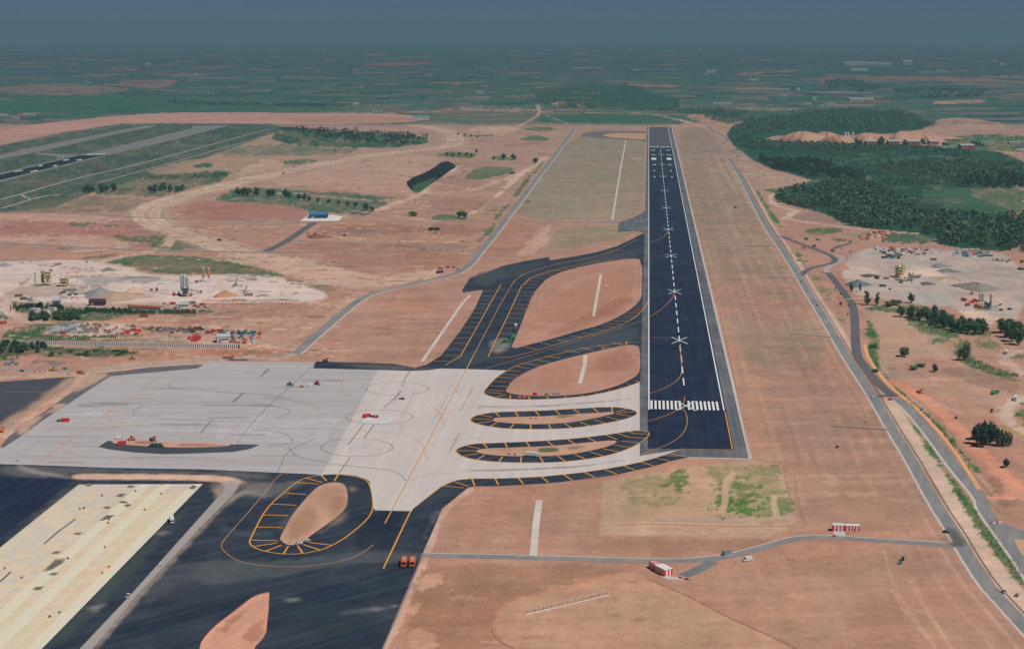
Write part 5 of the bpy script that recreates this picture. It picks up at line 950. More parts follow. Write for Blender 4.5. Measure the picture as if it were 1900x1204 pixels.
def mk_stack(mat, hh=14, rad=.9):
    def f():
        r = root('exhaust_stack'); part(lambda b: b.lathe([(rad*1.3, 0), (rad*1.3, 2), (rad, 2.4), (rad*.9, hh)], n=12), ('stk', hh, rad), 'pipe', mat, r); part(lambda b: b.lathe([(rad, hh), (rad, hh+.5)], n=12), ('stc', hh, rad), 'collar', M_STEEL, r); part(lambda b: b.box(-1.6, 1.6, -1.6, 1.6, 0, .5), ('stb', 1), 'footing', M_CONCP, r); return r
    return f
def mk_mound(w_, d_, h_, mat, name='gravel_pile', seed=1):
    def f():
        n, k = 26, 9; vs_, fs = [], []
        for j in range(k):
            q = j/(k-1)
            for i in range(n):
                t = 2*math.pi*i/n; nz_ = 1+.22*math.sin(3*t+seed)+.10*math.sin(7*t+seed*2)+.05*math.sin(13*t+j)
                rr = (1-q)*nz_; zz = h_*((math.sin(q*1.57)**.9 if name == 'sand_mound' else q**.95))*(1-.12*q)*(1+.10*math.sin(5*t+seed+j*.6)) if j else -.1
                vs_.append((rr*w_/2*math.cos(t), rr*d_/2*math.sin(t), zz))
        vs_[-n:] = [(w_*.02*math.cos(i), d_*.02*math.sin(i), h_*.88) for i in range(n)]
        for j in range(k-1):
            for i in range(n): fs.append((j*n+i, j*n+(i+1) % n, (j+1)*n+(i+1) % n, (j+1)*n+i))
        mb = MB(); mb.add(vs_, fs); return mb.build(name, mat)
    return f
# ---------------------------------------------------------------- batch placements: kind colour x y dx dy | label
RIGHT_ROADZ = .07
def veh(kind, col, x, y, hd, label, z=.02, scale=1.0, bed=None):
    mk = dict(car=lambda: mk_car(col), van=lambda: mk_van(col), pickup=lambda: mk_pickup(col), dump=lambda: mk_dump(col, bed or col), bigdump=lambda: mk_dump('scarlet', 'scarlet', 9.5), lorry=lambda: mk_box_lorry(col), mixer=lambda: mk_mixer(col), tanker=lambda: mk_tanker(col), loader=lambda: mk_loader(col), excavator=lambda: mk_excavator(col), cont=lambda: mk_container(col))[kind]()
    cat = dict(dump='truck', bigdump='truck', lorry='truck', mixer='truck', tanker='truck', loader='loader', cont='container').get(kind, kind)
    return put((kind, col, bed), mk, x, y, hd, label, cat, z=z, scale=1.3 if kind == 'bigdump' else scale)
V = [('van','white',1387,1040,(-20,2.2),'white panel van parked on brown soil beside the access road',.0),
 ('car','silver',1241,1066,(20,-3),'silver car parked at the end of the striped hut',.05),
 ('bigdump','orange',750,1047,(-3,20),'orange red truck on asphalt, the one of the pair farther from the soil edge',.07), ('bigdump','orange',765.5,1047,(-3,20),'orange red truck on asphalt, the one of the pair next to the soil edge',.07),
 ('car','dark',1755,988,(14,2),'dark car stopped where the access road meets the perimeter road',.07), ('pickup','white',1863,1099,(-10,-14),'white pickup beside people near the perimeter road',.02), ('car','grey',1887,1105,(6,-10),'grey car on pale ground beyond the white pickup',.02),
 ('car','white',1619,738,(-8,-13),'white car on the dark road crossing',.08), ('car','dark',1487,523,(-8,-12),'dark car on the perimeter road by the loop junction',.08), ('car','dark',1516,567,(-8,-12),'dark car on the perimeter road beyond the drain channel',.08),
 ('lorry','white',1884,742,(-6,14),'white box lorry on the pale curving track',.02), ('lorry','white',1867,656,(-6,14),'white box lorry near the dark tree clump and round field',.02), ('excavator','orange',1706,729,(12,3),'orange excavator on pink soil beside the haul track',.02), ('dump','green',1846,731,(20,-4),'green truck with grey load on the sandy field',.02), ('pickup','blue',1774,776,(-4,10),'small blue pickup beside the pink dirt track',.02),
 ('van','white',578,717,(20,-1),'white van parked on the concrete apron',.14), ('loader','green',539,715.5,(20,1),'small green machine on the apron beside the white van',.14), ('pickup','yellow',560,718.5,(-20,1),'yellow pickup on the apron behind the white van',.14), ('loader','red',589.5,714,(10,2),'red machine on the apron in front of the white van',.14),
 ('pickup','brown',746,741,(16,1),'brown pickup alone on the concrete taxiway ring',.2), ('cont','red',680,774,(10,-2),'red container at the end of the row on the concrete ring',.2), ('pickup','dark',687,773.5,(10,0),'dark pickup beside the red container on concrete',.2), ('pickup','red',694.5,774,(2,8),'red pickup on the concrete ring, between the dark pickup and its red twin',.2), ('pickup','red',700,774,(2,8),'red pickup at the pale patch end of the row on the concrete ring',.2),
 ('pickup','green',110,782,(-20,0),'green tractor-like pickup towing the red container',.14), ('cont','red',121,782,(20,0),'red container on the apron behind the green pickup',.14), ('van','white',222,814,(20,-1.5),'white van beside the long oval patch of the apron',.14), ('loader','orange',243,817,(-20,2),'orange loader at the long oval patch',.14), ('excavator','brown',283,818,(10,3),'brown excavator on the apron beside the oval patch',.14),
 ('cont','red',226,825,(10,-1),'red container on the dark rim of the oval patch',.14), ('dump','teal',290,829,(20,1),'teal truck on the dark rim of the oval patch',.14), ('pickup','dark',282,829,(20,1),'dark pickup behind the teal truck',.14), ('pickup','brown',299,830,(20,1),'brown pickup in front of the teal truck',.14),
 ('car','white',25.5,786,(8,-12),'white car driving on the dirt haul road',.02), ('dump','dark',4,800,(8,-14),'dark dump truck with orange body on the haul road',.02), ('car','white',34,855.5,(-6,-10),'white car on the dusty track across the apron end',.14),
 ('dump','white',151,693.5,(20,1.5),'white cabbed dump truck with orange body on the haul road',.05), ('car','white',128,695,(20,1),'white car behind the orange dump truck',.02), ('car','white',47,697,(20,-.5),'white car beside the black stand',.02), ('car','dark',41,689,(20,1),'dark car on the works road behind the black stand',.02), ('car','white',9,686,(20,-1),'white car near the grey cabin by the works road',.02), ('car','green',121,685,(20,1),'dark green car on the works road',.02),
 ('excavator','yellow',97,687.5,(20,1),'yellow excavator beside red and white barriers',.02), ('tanker','orange',424,665,(20,.3),'orange yellow tank truck on the haul road above the apron',.08), ('loader','yellow',246,667,(20,.5),'yellow loader on the haul road near the panel wall',.02), ('excavator','brown',604,671,(20,1),'brown excavator at the edge of the apron',.02),
 ('car','white',298,1049,(10,-13),'white car on the dusty haul track, nearer the slab stand end',.09), ('pickup','white',238,1107,(10,-13),'white pickup on the dusty haul track',.09), ('lorry','white',319,968,(4,14),'white lorry parked on asphalt beside the slab stand',.09),
 ('dump','green',942,635,(-14,2),'green paving truck at the tip of the soil island',.08), ('loader','green',934,639,(4,10),'green paver in front of the green truck',.08), ('lorry','green',951,628,(-20,5),'green lorry behind the paving truck',.08), ('lorry','white',957,607,(5,-12),'white lorry on the hatched taxiway shoulder',.08), ('van','dark',954.5,614,(5,-12),'dark van behind the white lorry on the taxiway',.08),
 ('pickup','brown',942,711,(5,-12),'brown pickup at the crescent island edge',.08), ('pickup','red',943.5,709,(5,-12),'red pickup at the crescent island edge',.08), ('lorry','white',987,847,(20,1),'white lorry on the hatched oval with green growth',.33),
 ('car','white',555,1009,(20,-2),'white car at the foot of the teardrop island',.09), ('car','white',571,1004,(14,-8),'white car beside the teardrop island, one door further round',.09),
 ('dump','red',267,588,(20,1),'red truck on the scraped slope below the trees',.02), ('dump','red',5,601,(20,-1),'red truck on the dirt road beside the green verge',.02), ('mixer','white',135,554,(4,12),'white mixer truck on pale ground by the yellow plant',.02), ('dump','grey',108,492,(20,-1),'grey dump truck with red load body behind the yellow plant',.02), ('dump','brown',91,504,(20,-1),'brown truck behind the yellow plant',.02), ('car','red',161,487,(10,2),'red car on the pale works road',.02),
 ('mixer','red',291,539,(6,6),'red mixer truck on the pale yard',.02), ('mixer','grey',281,539,(6,6),'grey and white mixer truck on the pale yard',.02), ('mixer','red',323,548,(6,8),'red mixer truck waiting on the small tan pile side of the grey silos',.02), ('mixer','red',354,549,(10,-8),'red mixer truck nosed up to the grey silos',.02), ('loader','red',332,547,(8,6),'red loader under the grey silos',.02),
 ('dump','red',526,323,(20,-3),'red truck on the curved earthworks track',.02), ('dump','brown',407,447,(16,3),'brown truck on the lower earthworks track',.02), ('excavator','yellow',572,434,(-16,1),'yellow excavator on the dark spoil heap, next to the diagonal road',.02), ('excavator','yellow',584,434.5,(16,1),'yellow excavator on the dark spoil heap, farther from the diagonal road',.02), ('loader','brown',640,438,(16,1),'brown loader on the pink earth field',.02), ('car','red',858,448,(16,0),'red car on earth near the perimeter road bend',.02), ('car','grey',890,459,(8,-8),'grey car on the perimeter road beyond the earthworks',.08), ('car','brown',788,501,(16,0),'brown car beside the dark topped cabin',.02), ('pickup','dark',842,497,(16,1),'dark pickup near the small works compound by the road',.02), ('car','grey',850,500,(16,1),'grey car in the small works compound by the road',.02),
 ('dump','red',1511,458,(14,4),'red truck on the pale road by the yard entrance',.02), ('dump','grey',1496,445,(16,3),'grey truck on the upper works road',.02), ('lorry','white',1519,446,(16,2),'white lorry on the upper works road',.02), ('dump','red',1545,467,(12,4),'red truck at the bend of the loop road',.02), ('car','red',1578,468,(14,2),'red car entering the gravel yard',.02), ('car','blue',1562,462,(14,-2),'blue car near the red truck at the loop road bend',.02), ('excavator','orange',1492,461,(10,4),'orange excavator beside the perimeter road bank',.02),
 ('dump','grey',1732,483,(16,1),'grey truck crossing the upper gravel yard',.02), ('mixer','red',1788,558,(14,3),'red mixer truck at the yard edge of the silo row',.02), ('mixer','red',1796,567,(-14,3),'red mixer truck nearest the tree belt',.02), ('mixer','red',1803,562,(14,-2),'red mixer truck in the middle of the red group',.02), ('mixer','red',1810,560,(14,3),'red mixer truck behind the red group',.02), ('mixer','red',1813,571,(14,2),'red mixer truck beside the twin silos',.02), ('mixer','white',1857,566,(2,10),'white mixer truck alone on the gravel yard',.02),
 ('dump','grey',1638,532,(16,2),'grey tipper parked on the gravel yard',.02), ('pickup','blue',1651,537,(12,5),'blue pickup beside the grey tipper',.02), ('dump','dark',1627,517,(14,4),'dark dump truck near the slate coloured pile',.02), ('dump','white',1645,518,(14,2),'white dump truck near the yellow plant',.02), ('dump','green',1894,501,(14,2),'green dump truck at the yard fence',.02), ('dump','brown',1896,487,(12,6),'brown dump truck on the yard track',.02), ('cont','red',1803,546,(2,6),'red container standing alone on the gravel yard',.02),
 ('car','grey',1528,506,(8,10),'grey car on the pale road bend',.02), ('car','white',1544,545,(10,8),'white car beside the fresh road',.02), ('loader','red',1561,566,(12,4),'red loader on the pink cutting',.02), ('car','dark',1575,567,(4,12),'dark car on the fresh road cutting',.02), ('car','dark',1550,536,(6,8),'dark car on the edge of the fresh road',.02), ('car','dark',1573,584,(4,10),'dark car parked below the pink cutting',.02), ('car','dark',1560,546,(6,10),'dark car driving down the fresh road',.08),
 ('car','red',1652,742,(14,1),'small red car by the crossing on sandy ground',.02), ('pickup','green',1375,319,(10,12),'green pickup on the far perimeter road',.08), ('car','white',1373,323,(10,12),'white car on the far perimeter road',.08), ('car','red',1392,350,(8,12),'red car on the perimeter road by the grove',.08), ('car','grey',1418,326,(16,1),'grey car on the dirt clearing by the wood',.02), ('car','brown',1406,331,(16,1),'brown car on the dirt clearing by the wood',.02)]
for k, c, x, y, hd, lab, z in V: veh(k, c, x, y, hd, lab, z=z, bed=('orange' if (k == 'dump' and c in ('white', 'dark') and x < 400) else None))
# ---------------------------------------------------------------- striped huts, antenna arrays, boxes
M_HRED = pm('signal_red', (.72,.02,.03)); M_HWHT = pm('hut_white', (.78,.76,.78)); M_HPINK = pm('hut_roof_white', (.74,.66,.68))
def mk_hut(L0, W0, hh, n, roof, striped_roof=False):
    def f():
        r = root('striped_hut'); a, c = L0/2, W0/2; part(lambda b: b.box(-a+.06, a-.06, -c+.06, c-.06, 0, hh-.02), ('hcore', L0, W0), 'wall', M_HWHT, r)
        st = L0/n
        for i in range(n):
            for s_ in (-1, 1): part(lambda b: b.box(0, st, -.06, .06, 0, hh), ('hp', round(st, 3), hh), 'panel', M_HRED if i % 2 == 0 else M_HWHT, r, (-a+i*st, s_*c, 0))
        m_ = max(3, int(W0/st) | 1); st2 = (W0-.14)/m_
        for i in range(m_):
            for s_ in (-1, 1): part(lambda b: b.box(-.06, .06, 0, st2, 0, hh), ('hq', round(st2, 3), hh), 'panel', M_HRED if i % 2 == 0 else M_HWHT, r, (s_*a, -c+.07+i*st2, 0))
        ro = part(lambda b: b.box(-a-.15, a+.15, -c-.15, c+.15, hh, hh+.25, .12, .12), ('hr', L0, W0, hh), 'roof', roof, r)
        if striped_roof:
            for i in range(0, n, 2): part(lambda b: b.box(0, st, -c-.1, c+.1, hh+.25, hh+.29), ('hs', round(st, 3), W0, hh), 'roof_stripe', M_HRED, ro, (-a+i*st, 0, 0))
        part(lambda b: b.box(-.5, .5, -.05, 0, 0, 2.1), 'hdoor', 'door', M_GRY, r, (a*.35, -c-.08, 0)); part(lambda b: b.box(-.4, .4, -.05, 0, 1.2, 1.9), 'hvent', 'vent', M_DRK, r, (-a*.4, -c-.08, 0)); return r
    return f
put('hutA', mk_hut(8.5, 3.6, 3.8, 9, M_HPINK, True), 1216, 1056, (20, 12), 'narrow red and white striped hut with striped roof beside the access road', 'hut')
put('hutB', mk_hut(9.6, 5.6, 3.8, 9, M_HWHT), 1231, 1063, (20, 10), 'red and white striped hut with plain white roof by the silver car', 'hut', z=.06)
put('hutC', mk_hut(7.2, 4.2, 4.0, 7, M_HPINK), 1555, 984, (20, .5), 'red and white striped hut with pale roof on the soil mound', 'hut')
put('hutD', mk_hut(8.6, 3.2, 3.6, 9, M_HWHT), 1581, 984, (20, .8), 'longer flat striped hut beside its pale roofed striped neighbour', 'hut')
for x, y, lab in [(986,281.5,'far striped hut by the two dark trees'), (1007,285.5,'far striped hut beside the perimeter road and ditch trees'), (1312,288,'far striped hut on the runway strip')]: put('hutF', mk_hut(14, 4, 4, 7, M_HWHT), x, y, (20, 0), 'red and white '+lab, 'hut')
def mk_array(n, sp, red):
    def f():
        r = root('antenna_array'); L0 = (n-1)*sp
        part(lambda b: b.box(-1.5, L0+1.5, -.9, .9, -.1, .16), ('abase', n, sp), 'base_slab', m_strip, r)
        for i in range(n):
            o = part(lambda b: b.beam((0, 0, 0), (0, 0, 3.0), .15), ('amast', red), 'mast', M_HRED if (red and i % 2 == 0) or (i == n//2) else M_STEEL, r, (i*sp, 0, .1)); part(lambda b: (b.beam((0, -1.0, 2.7), (0, 1.0, 2.7), .12), b.box(-.6, .6, -.15, .15, 2.3, 2.7)), 'adip', 'dipole', M_WHITE, o)
        return r
    return f
pa, pb = Pn(978, 1139), Pn(1126, 1104); put('arrA', mk_array(21, math.hypot(pb[0]-pa[0], pb[1]-pa[1])/20, True), 978, 1139, (148, -35), 'row of red and white antenna masts on a slanting slab inside the fenced soil', 'antenna')
pa, pb = Pn(1215, 968.5), Pn(1378, 973); put('arrB', mk_array(24, math.hypot(pb[0]-pa[0], pb[1]-pa[1])/23, False), 1215, 968.5, (163, 4.5), 'row of pale antenna masts on a straight slab before the runway end', 'antenna')
def mk_stackbox(mat, sx, sy, sz):
    def f():
        r = root('equipment_box'); part(lambda b: b.box(-sx/2, sx/2, -sy/2, sy/2, .15, sz), ('eb', sx, sy, sz), 'cabinet', mat, r); part(lambda b: b.box(-sx/2-.1, sx/2+.1, -sy/2-.1, sy/2+.1, sz, sz+.12), ('el', sx, sy, sz), 'lid', mat, r); part(lambda b: b.box(-sx/2-.15, sx/2+.15, -sy/2-.15, sy/2+.15, 0, .15), ('ep', sx, sy), 'plinth', M_CONCP, r); return r
    return f
for x, y, m, dims, lab in [(1670,1047,M_TEAL,(1.9,1.6,1.4),'dark green equipment box on open brown soil'), (1671.5,1043,M_DRK,(1.5,1.4,1.5),'black equipment box between the green box and the tall one'), (1675,1040,M_DRK,(1.7,1.5,2.2),'tall black equipment box behind the green one'), (1553.5,831,M_DRK,(1.8,1.8,1.6),'single dark box on the bare strip between runway and perimeter road'), (1349,1029,M_GRY,(5,2.4,2.6),'blue grey box trailer beside the access road'), (800,428,M_DRK,(7,5,4.5),'dark block on the pink field, the one nearer the blue shed'), (811,428,M_DRK,(7,5,4.5),'dark block on the pink field, the one nearer the perimeter road'), (816,507,M_DRK,(9,4,3.2),'long dark topped cabin in the works compound by the road'), (1365,386,M_BRN,(5,4,3),'small dark box on the strip near the perimeter road')]:
    put(('eb', dims, m.name), mk_stackbox(m, *dims), x, y, (20, 1 if dims[0] < 4 else -3), lab, 'box')
# ---------------------------------------------------------------- fences, wall, people, barriers
def fence(pts, hh, mat, label, name='mesh_fence', step=12, post=.06, smooth=1, solid=True):
    if smooth: pts = chaikin(pts, smooth, closed=False)
    W = [Pn(*p) for p in pts]; r = root(name); o0 = Vector((*W[0], 0)); r.location = o0
    a, b = ribbon_pts(W, .06); mb = MB()
    for i in range(len(W)-1):
        q = [(*a[i], .12), (*a[i+1], .12), (*b[i+1], .12), (*b[i], .12)]; q = [(x-o0.x, y-o0.y, z) for x, y, z in q]; mb.add(q+[(x, y, hh) for x, y, z in q], [(3, 2, 1, 0), (4, 5, 6, 7), (0, 1, 5, 4), (1, 2, 6, 5), (2, 3, 7, 6), (3, 0, 4, 7)])
    if solid: mb.build('mesh', mat, r)
    else:
        for zz in (.5, hh-.1):
            m2 = MB()
            for i in range(len(W)-1): m2.beam((W[i][0]-o0.x, W[i][1]-o0.y, zz), (W[i+1][0]-o0.x, W[i+1][1]-o0.y, zz), .05)
            m2.build('wire', M_STEEL, r)
    acc = 0
    for i in range(len(W)-1):
        d = math.hypot(W[i+1][0]-W[i][0], W[i+1][1]-W[i][1]); t = -acc
        while t < d:
            if t >= 0: part(lambda m: m.beam((0, 0, 0), (0, 0, 1), post), ('fpost', post), 'post', mat if solid else M_STEEL, r, (W[i][0]+(W[i+1][0]-W[i][0])*t/d-o0.x, W[i][1]+(W[i+1][1]-W[i][1])*t/d-o0.y, 0)).scale = (1, 1, hh+.2)
            t += step
        acc = d-(t-step) if d > 0 else 0
    tag(r, label, 'fence'); return r
fence(Z('P', '1300,728 1100,800 850,860 600,905 530,955 480,1040 475,1100 520,1160 610,1204'), .42, M_MESHF, 'orange mesh fence curving round the paler soil of the antenna field')
fence(Z('Q', '375,795 560,870 720,950 870,1030 1100,1130 1250,1204'), .42, M_MESHF, 'orange mesh fence running diagonally across the front soil field'); fence(Z('Q', '190,484 400,476 700,487 950,490 1290,493'), .42, M_MESHF, 'orange mesh fence along the pale antenna row')
fence(Z('V', '1890,790 1700,830 1500,862 1300,890 1120,912'), .42, M_MESHF, 'orange mesh fence along the soil edge below the hatched band'); fence(Z('I', '645,0 700,180 740,380 780,560 830,800 880,1045'), .42, M_MESHF, 'thin red mesh fence along the gravel edge of the runway', step=40)
fence(Z('H', '1645,80 1645,240 1620,310 1540,365'), .42, M_MESHF, 'red mesh fence on the soil island between the taxiways', step=30); fence(Z('H', '1635,550 1628,690'), .42, M_MESHF, 'red mesh fence on the crescent soil island', step=30); fence(Z('O', '40,1204 50,1150 130,1060 250,968 370,872 430,848 488,836'), .42, M_MESHF, 'red mesh fence edging the pink soil island'); fence(Z('O', '488,840 484,950 470,1090 448,1135 395,1190'), .42, M_MESHF, 'red mesh fence along the straight side of the pink soil island')
fence(Z('K', '1305,1100 1200,980 1060,770 1000,700 800,500'), 1.8, M_STEEL, 'wire fence between the new road and the pink dirt track', solid=False, step=8, post=.09); fence(Z('G', '350,455 550,458 740,460'), 1.2, M_MESHF, 'red mesh barrier below the grey silos', step=10)
fence(Z('S', '1330,330 1240,230'), 1.8, M_STEEL, 'short wire fence at the foot of the grassy bank', solid=False, step=6, post=.09)
# precast panel wall
wa, wb = Pn(-40, 637), Pn(444.5, 647); wd = Vector((wb[0]-wa[0], wb[1]-wa[1])); wl = wd.length; wd.normalize(); ang = math.atan2(wd.y, wd.x)
wr = root('panel_wall'); wr.location = (*wa, 0); wr.rotation_euler = (0, 0, ang); tag(wr, 'long low wall of pale precast panels with dark gaps', 'wall')
nP = int(wl/1.92)
part(lambda b: b.box(0, wl, .1, .3, 0, 3.7), 'wallback', 'infill', M_MAR, wr)
for i in range(nP): part(lambda b: b.box(0, 1.15, -.35, .1, 0, 4.2, .03, .03), 'wpanel', 'panel', M_CONCP, wr, (i*1.92, 0, 0))
def mk_person():
    r = root('person')
    J = [(0,0,.92),(0,0,1.15),(0,.0,1.40),(0,0,1.50),(.02,0,1.62),(.01,0,1.72), (0,.10,.88),(.03,.11,.48),(-.02,.12,.06),(.14,.13,.03), (0,-.10,.88),(-.02,-.11,.48),(-.06,-.12,.06),(.10,-.13,.03), (0,.19,1.40),(.02,.24,1.13),(.10,.22,.88), (0,-.19,1.40),(.04,-.24,1.13),(.14,-.20,.90)]
    E = [(0,1),(1,2),(2,3),(3,4),(4,5),(0,6),(6,7),(7,8),(8,9),(0,10),(10,11),(11,12),(12,13),(2,14),(14,15),(15,16),(2,17),(17,18),(18,19)]; R_ = [.15,.15,.16,.06,.10,.085,.10,.07,.05,.045,.10,.07,.05,.045,.065,.05,.04,.065,.05,.04]
    me = bpy.data.meshes.new('body'); me.from_pydata(J, E, []); me.materials.append(M_CLOTH); o = link(bpy.data.objects.new('body', me), r)
    o.modifiers.new('s', 'SKIN'); 
    for i, q in enumerate(me.skin_vertices[0].data): q.radius = (R_[i]*1.05, R_[i]*1.05); q.use_root = i == 0
    o.modifiers.new('d', 'SUBSURF').levels = 1
    part(lambda b: b.lathe([(.20, .98), (.215, 1.15), (.21, 1.36), (.12, 1.46)], n=10), 'vest', 'vest', M_VEST, r); part(lambda b: b.lathe([(.12, 1.66), (.12, 1.72), (.07, 1.80)], n=10), 'helmet', 'helmet', M_WHITE, r); return r
for x, y, lab in [(1463,1040,'person in yellow vest on open soil, the one beside the van side of the group'), (1472,1040,'person in yellow vest in the middle of the soil group'), (1470,1046,'person in yellow vest standing in front of the soil group'), (1503,1040,'person in yellow vest alone on the brown soil'), (1258.5,1061,'person in yellow vest by the striped hut spur road'), (1364,1046,'person in yellow vest beside the access road near the white van'), (516,1008,'person in yellow vest at the pointed end of the teardrop island'), (514,1009,'person in yellow vest next to the hatch bars of the teardrop island'), (538,1008,'person in yellow vest on the teardrop island tip'), (411,1008,'person in yellow vest standing on the thin curved orange line'), (1850,1095,'person in dark clothes by the perimeter road edge'), (1854,1097,'person in yellow vest by the perimeter road edge'), (1858,1099,'person in yellow vest next to the white pickup')]:
    put('person', mk_person, x, y, random.uniform(0, 6), lab, 'person', z=.07)
def mk_barrier(n):
    def f():
        r = root('road_barrier')
        for i in range(n): part(lambda b: b.side([(-.98,0),(.98,0),(.94,.9),(-.94,.9)], -.25, .25), 'barr', 'segment', M_HRED if i % 2 == 0 else M_HWHT, r, (i*2.0, 0, 0))
        return r
    return f
for n, x, y, hd, lab in [(4,1839,971,(20,-1.5),'red barrier across the new road junction'), (6,66,690,(20,-.3),'red and white barriers by the yellow excavator'), (5,517,563,(20,0),'red and white barriers below the pale yard'), (3,1440,1062,(20,5),'red barrier lying on the hut yard soil'), (4,1262,1072,(20,4),'red barrier by the striped hut apron'), (2,1548,995,(20,2),'red barrier beside the pale roofed striped hut'), (5,960,737,(20,.3),'red and white barriers along the crescent island'), (4,985,777,(20,1),'red barriers on the narrow oval island'), (4,945,843,(20,1),'red barriers on the wide oval island')]:
    if x == 1440: continue
    put(('bar', n), mk_barrier(n), x, y, hd, lab, 'barrier', z=.33 if 940 < x < 990 and y > 760 else .13)
# ---------------------------------------------------------------- concrete slab stand (lower left)
m_slabA = surf('slab_sand', alb((206,190,167), 1020), .07, 1/30, 1/5, 1.0); m_slabB = surf('slab_pale', alb((209,200,180), 1020), .06, 1/30, 1/5, 1.0); m_slabC = surf('slab_grey', alb((196,185,172), 1020), .10, 1/30, 1/5, 1.0); m_slabD = surf('slab_pink', alb((206,183,160), 1020), .10, 1/30, 1/5, 1.0); m_slabE = surf('slab_straw', alb((204,189,163), 1020), .10, 1/30, 1/5, 1.0)
m_joint_w = surf('pale_joint', alb((218,208,204), 1020), .05)
e0, e1 = Vector(Pn(376, 898)), Vector(Pn(77, 1204)); ld = (e1-e0).normalized(); cd = Vector((ld.y, -ld.x))
if (Vector(Pn(146, 903))-e0).dot(cd) < 0: cd = -cd
# cross direction follows the nearly level joints of the photograph
cd = (Vector(Pn(150, 899))-e0).normalized(); Lc = (Vector(Pn(146, 899))-e0).length; Ll = (e1-e0).length*1.18
st = sheet('slab_stand', [tuple(e0), tuple(e0+ld*Ll), tuple(e0+ld*Ll+cd*Lc), tuple(e0+cd*Lc)], m_joint_w, 2, wpts=True); tag(st, 'cream concrete slab stand with open inspection pits')
ncol = 12; cw = Lc/ncol; rl = 7.4; nrow = int(Ll/rl); near = []; rest = []
for i in range(nrow):
    for j in range(ncol):
        c = e0+ld*(i*rl)+cd*(j*cw); vx = c.x
        (near if i >= nrow*.18 and i < nrow*.86 else rest).append((i, j, c))
vis = []
for i, j, c in near+rest:
    q = c+ld*rl*.5+cd*cw*.5; yy = CY-FPX*((q.y*ST+(0-H)*CT)/(q.y*CT+H*ST)); xx = CX+FPX*q.x/(q.y*CT+H*ST)
    vis.append((0 if (-5 < xx and yy < 1210) else 1, -yy, i, j, c))
vis.sort(key=lambda t_: (t_[0], t_[1]))
def slab_v(c): g = .26; a = c+ld*g+cd*.16; return [a, a+ld*(rl-2*g), a+ld*(rl-2*g)+cd*(cw-.32), a+cd*(cw-.32)]
slm = {}
for m_ in (m_slabA, m_slabB, m_slabC, m_slabD, m_slabE):
    q = [v-e0 for v in slab_v(e0)]; mb = MB(); mb.add([(v.x, v.y, -.1) for v in q]+[(v.x, v.y, .12) for v in q], [(3, 2, 1, 0), (4, 5, 6, 7), (0, 1, 5, 4), (1, 2, 6, 5), (2, 3, 7, 6), (3, 0, 4, 7)]); slm[m_] = mb.mesh('slab', m_)
rs2 = random.Random(3); pick = lambda j, i: m_slabB if j in (3, 5, 0) else (m_slabC if (rs2.random() < (.5 if i < nrow*.45 else .2) and j > 4) or i < 2 else rs2.choice([m_slabA, m_slabA, m_slabD, m_slabE]))
restb = {k_: MB() for k_ in (m_slabA, m_slabB, m_slabC, m_slabD, m_slabE)}
for n_, (o_, _, i, j, c) in enumerate(vis):
    m_ = pick(j, i)
    if n_ < 300: o = link(bpy.data.objects.new('slab', slm[m_]), st); o.location = (c.x, c.y, LZ[2]+.05)
    else:
        q = slab_v(c); restb[m_].add([(v.x, v.y, LZ[2]-.05) for v in q]+[(v.x, v.y, LZ[2]+.17) for v in q], [(4, 5, 6, 7), (0, 1, 5, 4), (1, 2, 6, 5), (2, 3, 7, 6), (3, 0, 4, 7)])
for m_, mb in restb.items():
    if mb.v: o = mb.build('slabs', m_, st); o['kind'] = 'stuff'
m_pit = surf('open_pit', alb((104,102,98), 1020), .3, 1/6, 1/1.5, 2); m_rim = surf('pit_rim', alb((166,150,132), 1020), .3, 1/6, 1/1.5, 2)
for p in ['820,150 850,140 880,148 860,160 825,158', '745,215 780,195 825,198 790,222', '765,255 790,243 838,250 820,262', '800,275 830,262 860,268 830,285', '660,290 690,278 728,285 700,298', '640,375 690,335 755,335 720,355 670,372', '325,585 360,570 403,572 375,590', '275,700 360,620 425,615 420,645 340,690 300,705', '205,822 235,800 290,798 265,825', '310,725 340,708 388,710 360,728', '1220,165 1250,140 1285,150 1260,170', '545,145 575,130 605,140 580,152', '470,460 500,448 540,452 515,466']:
    z_ = Z('N', p); pr_ = sheet('pit_rim', z_, m_rim, 2, parent=st, z=LZ[2]+.25); cx_ = sum(a for a, b in z_)/len(z_); cy_ = sum(b for a, b in z_)/len(z_); sheet('pit', [(cx_+(a-cx_)*.72, cy_+(b-cy_)*.72) for a, b in z_], m_pit, 2, parent=pr_, z=LZ[2]+.29)
for p in ['285,525 370,450 490,362', '0,770 70,705']: ribbon('channel', Z('N', p), 1.3, m_pit, 2, parent=st, z=LZ[2]+.27)
for i in range(20):
    t_, s_ = rs2.random(), rs2.random(); q = e0+ld*(Ll*.84*t_)+cd*(Lc*(.05+.9*s_)); k = rs2.choice(['orange', 'grey', 'brown', 'grey'])
    def mkp(k=k):
        r = root('pallet_stack'); part(lambda b: [b.box(-.7, .7, -.55, .55, .18*i_, .18*i_+.13) for i_ in range(4)], 'pal', 'boards', COLM[k], r); part(lambda b: b.box(-.5, .5, -.4, .4, .72, 1.15, .08, .08), 'palload', 'load', COLM[k], r); return r
    o = copy_tree(PROTO[('pal', k)]) if ('pal', k) in PROTO else mkp(); PROTO.setdefault(('pal', k), o); o.location = (q.x, q.y, LZ[2]+.15); o.rotation_euler = (0, 0, rs2.random()*3); tag(o, f'small {k} stack of materials on the cream slab stand', 'materials', 'stacks of materials on the slab stand')
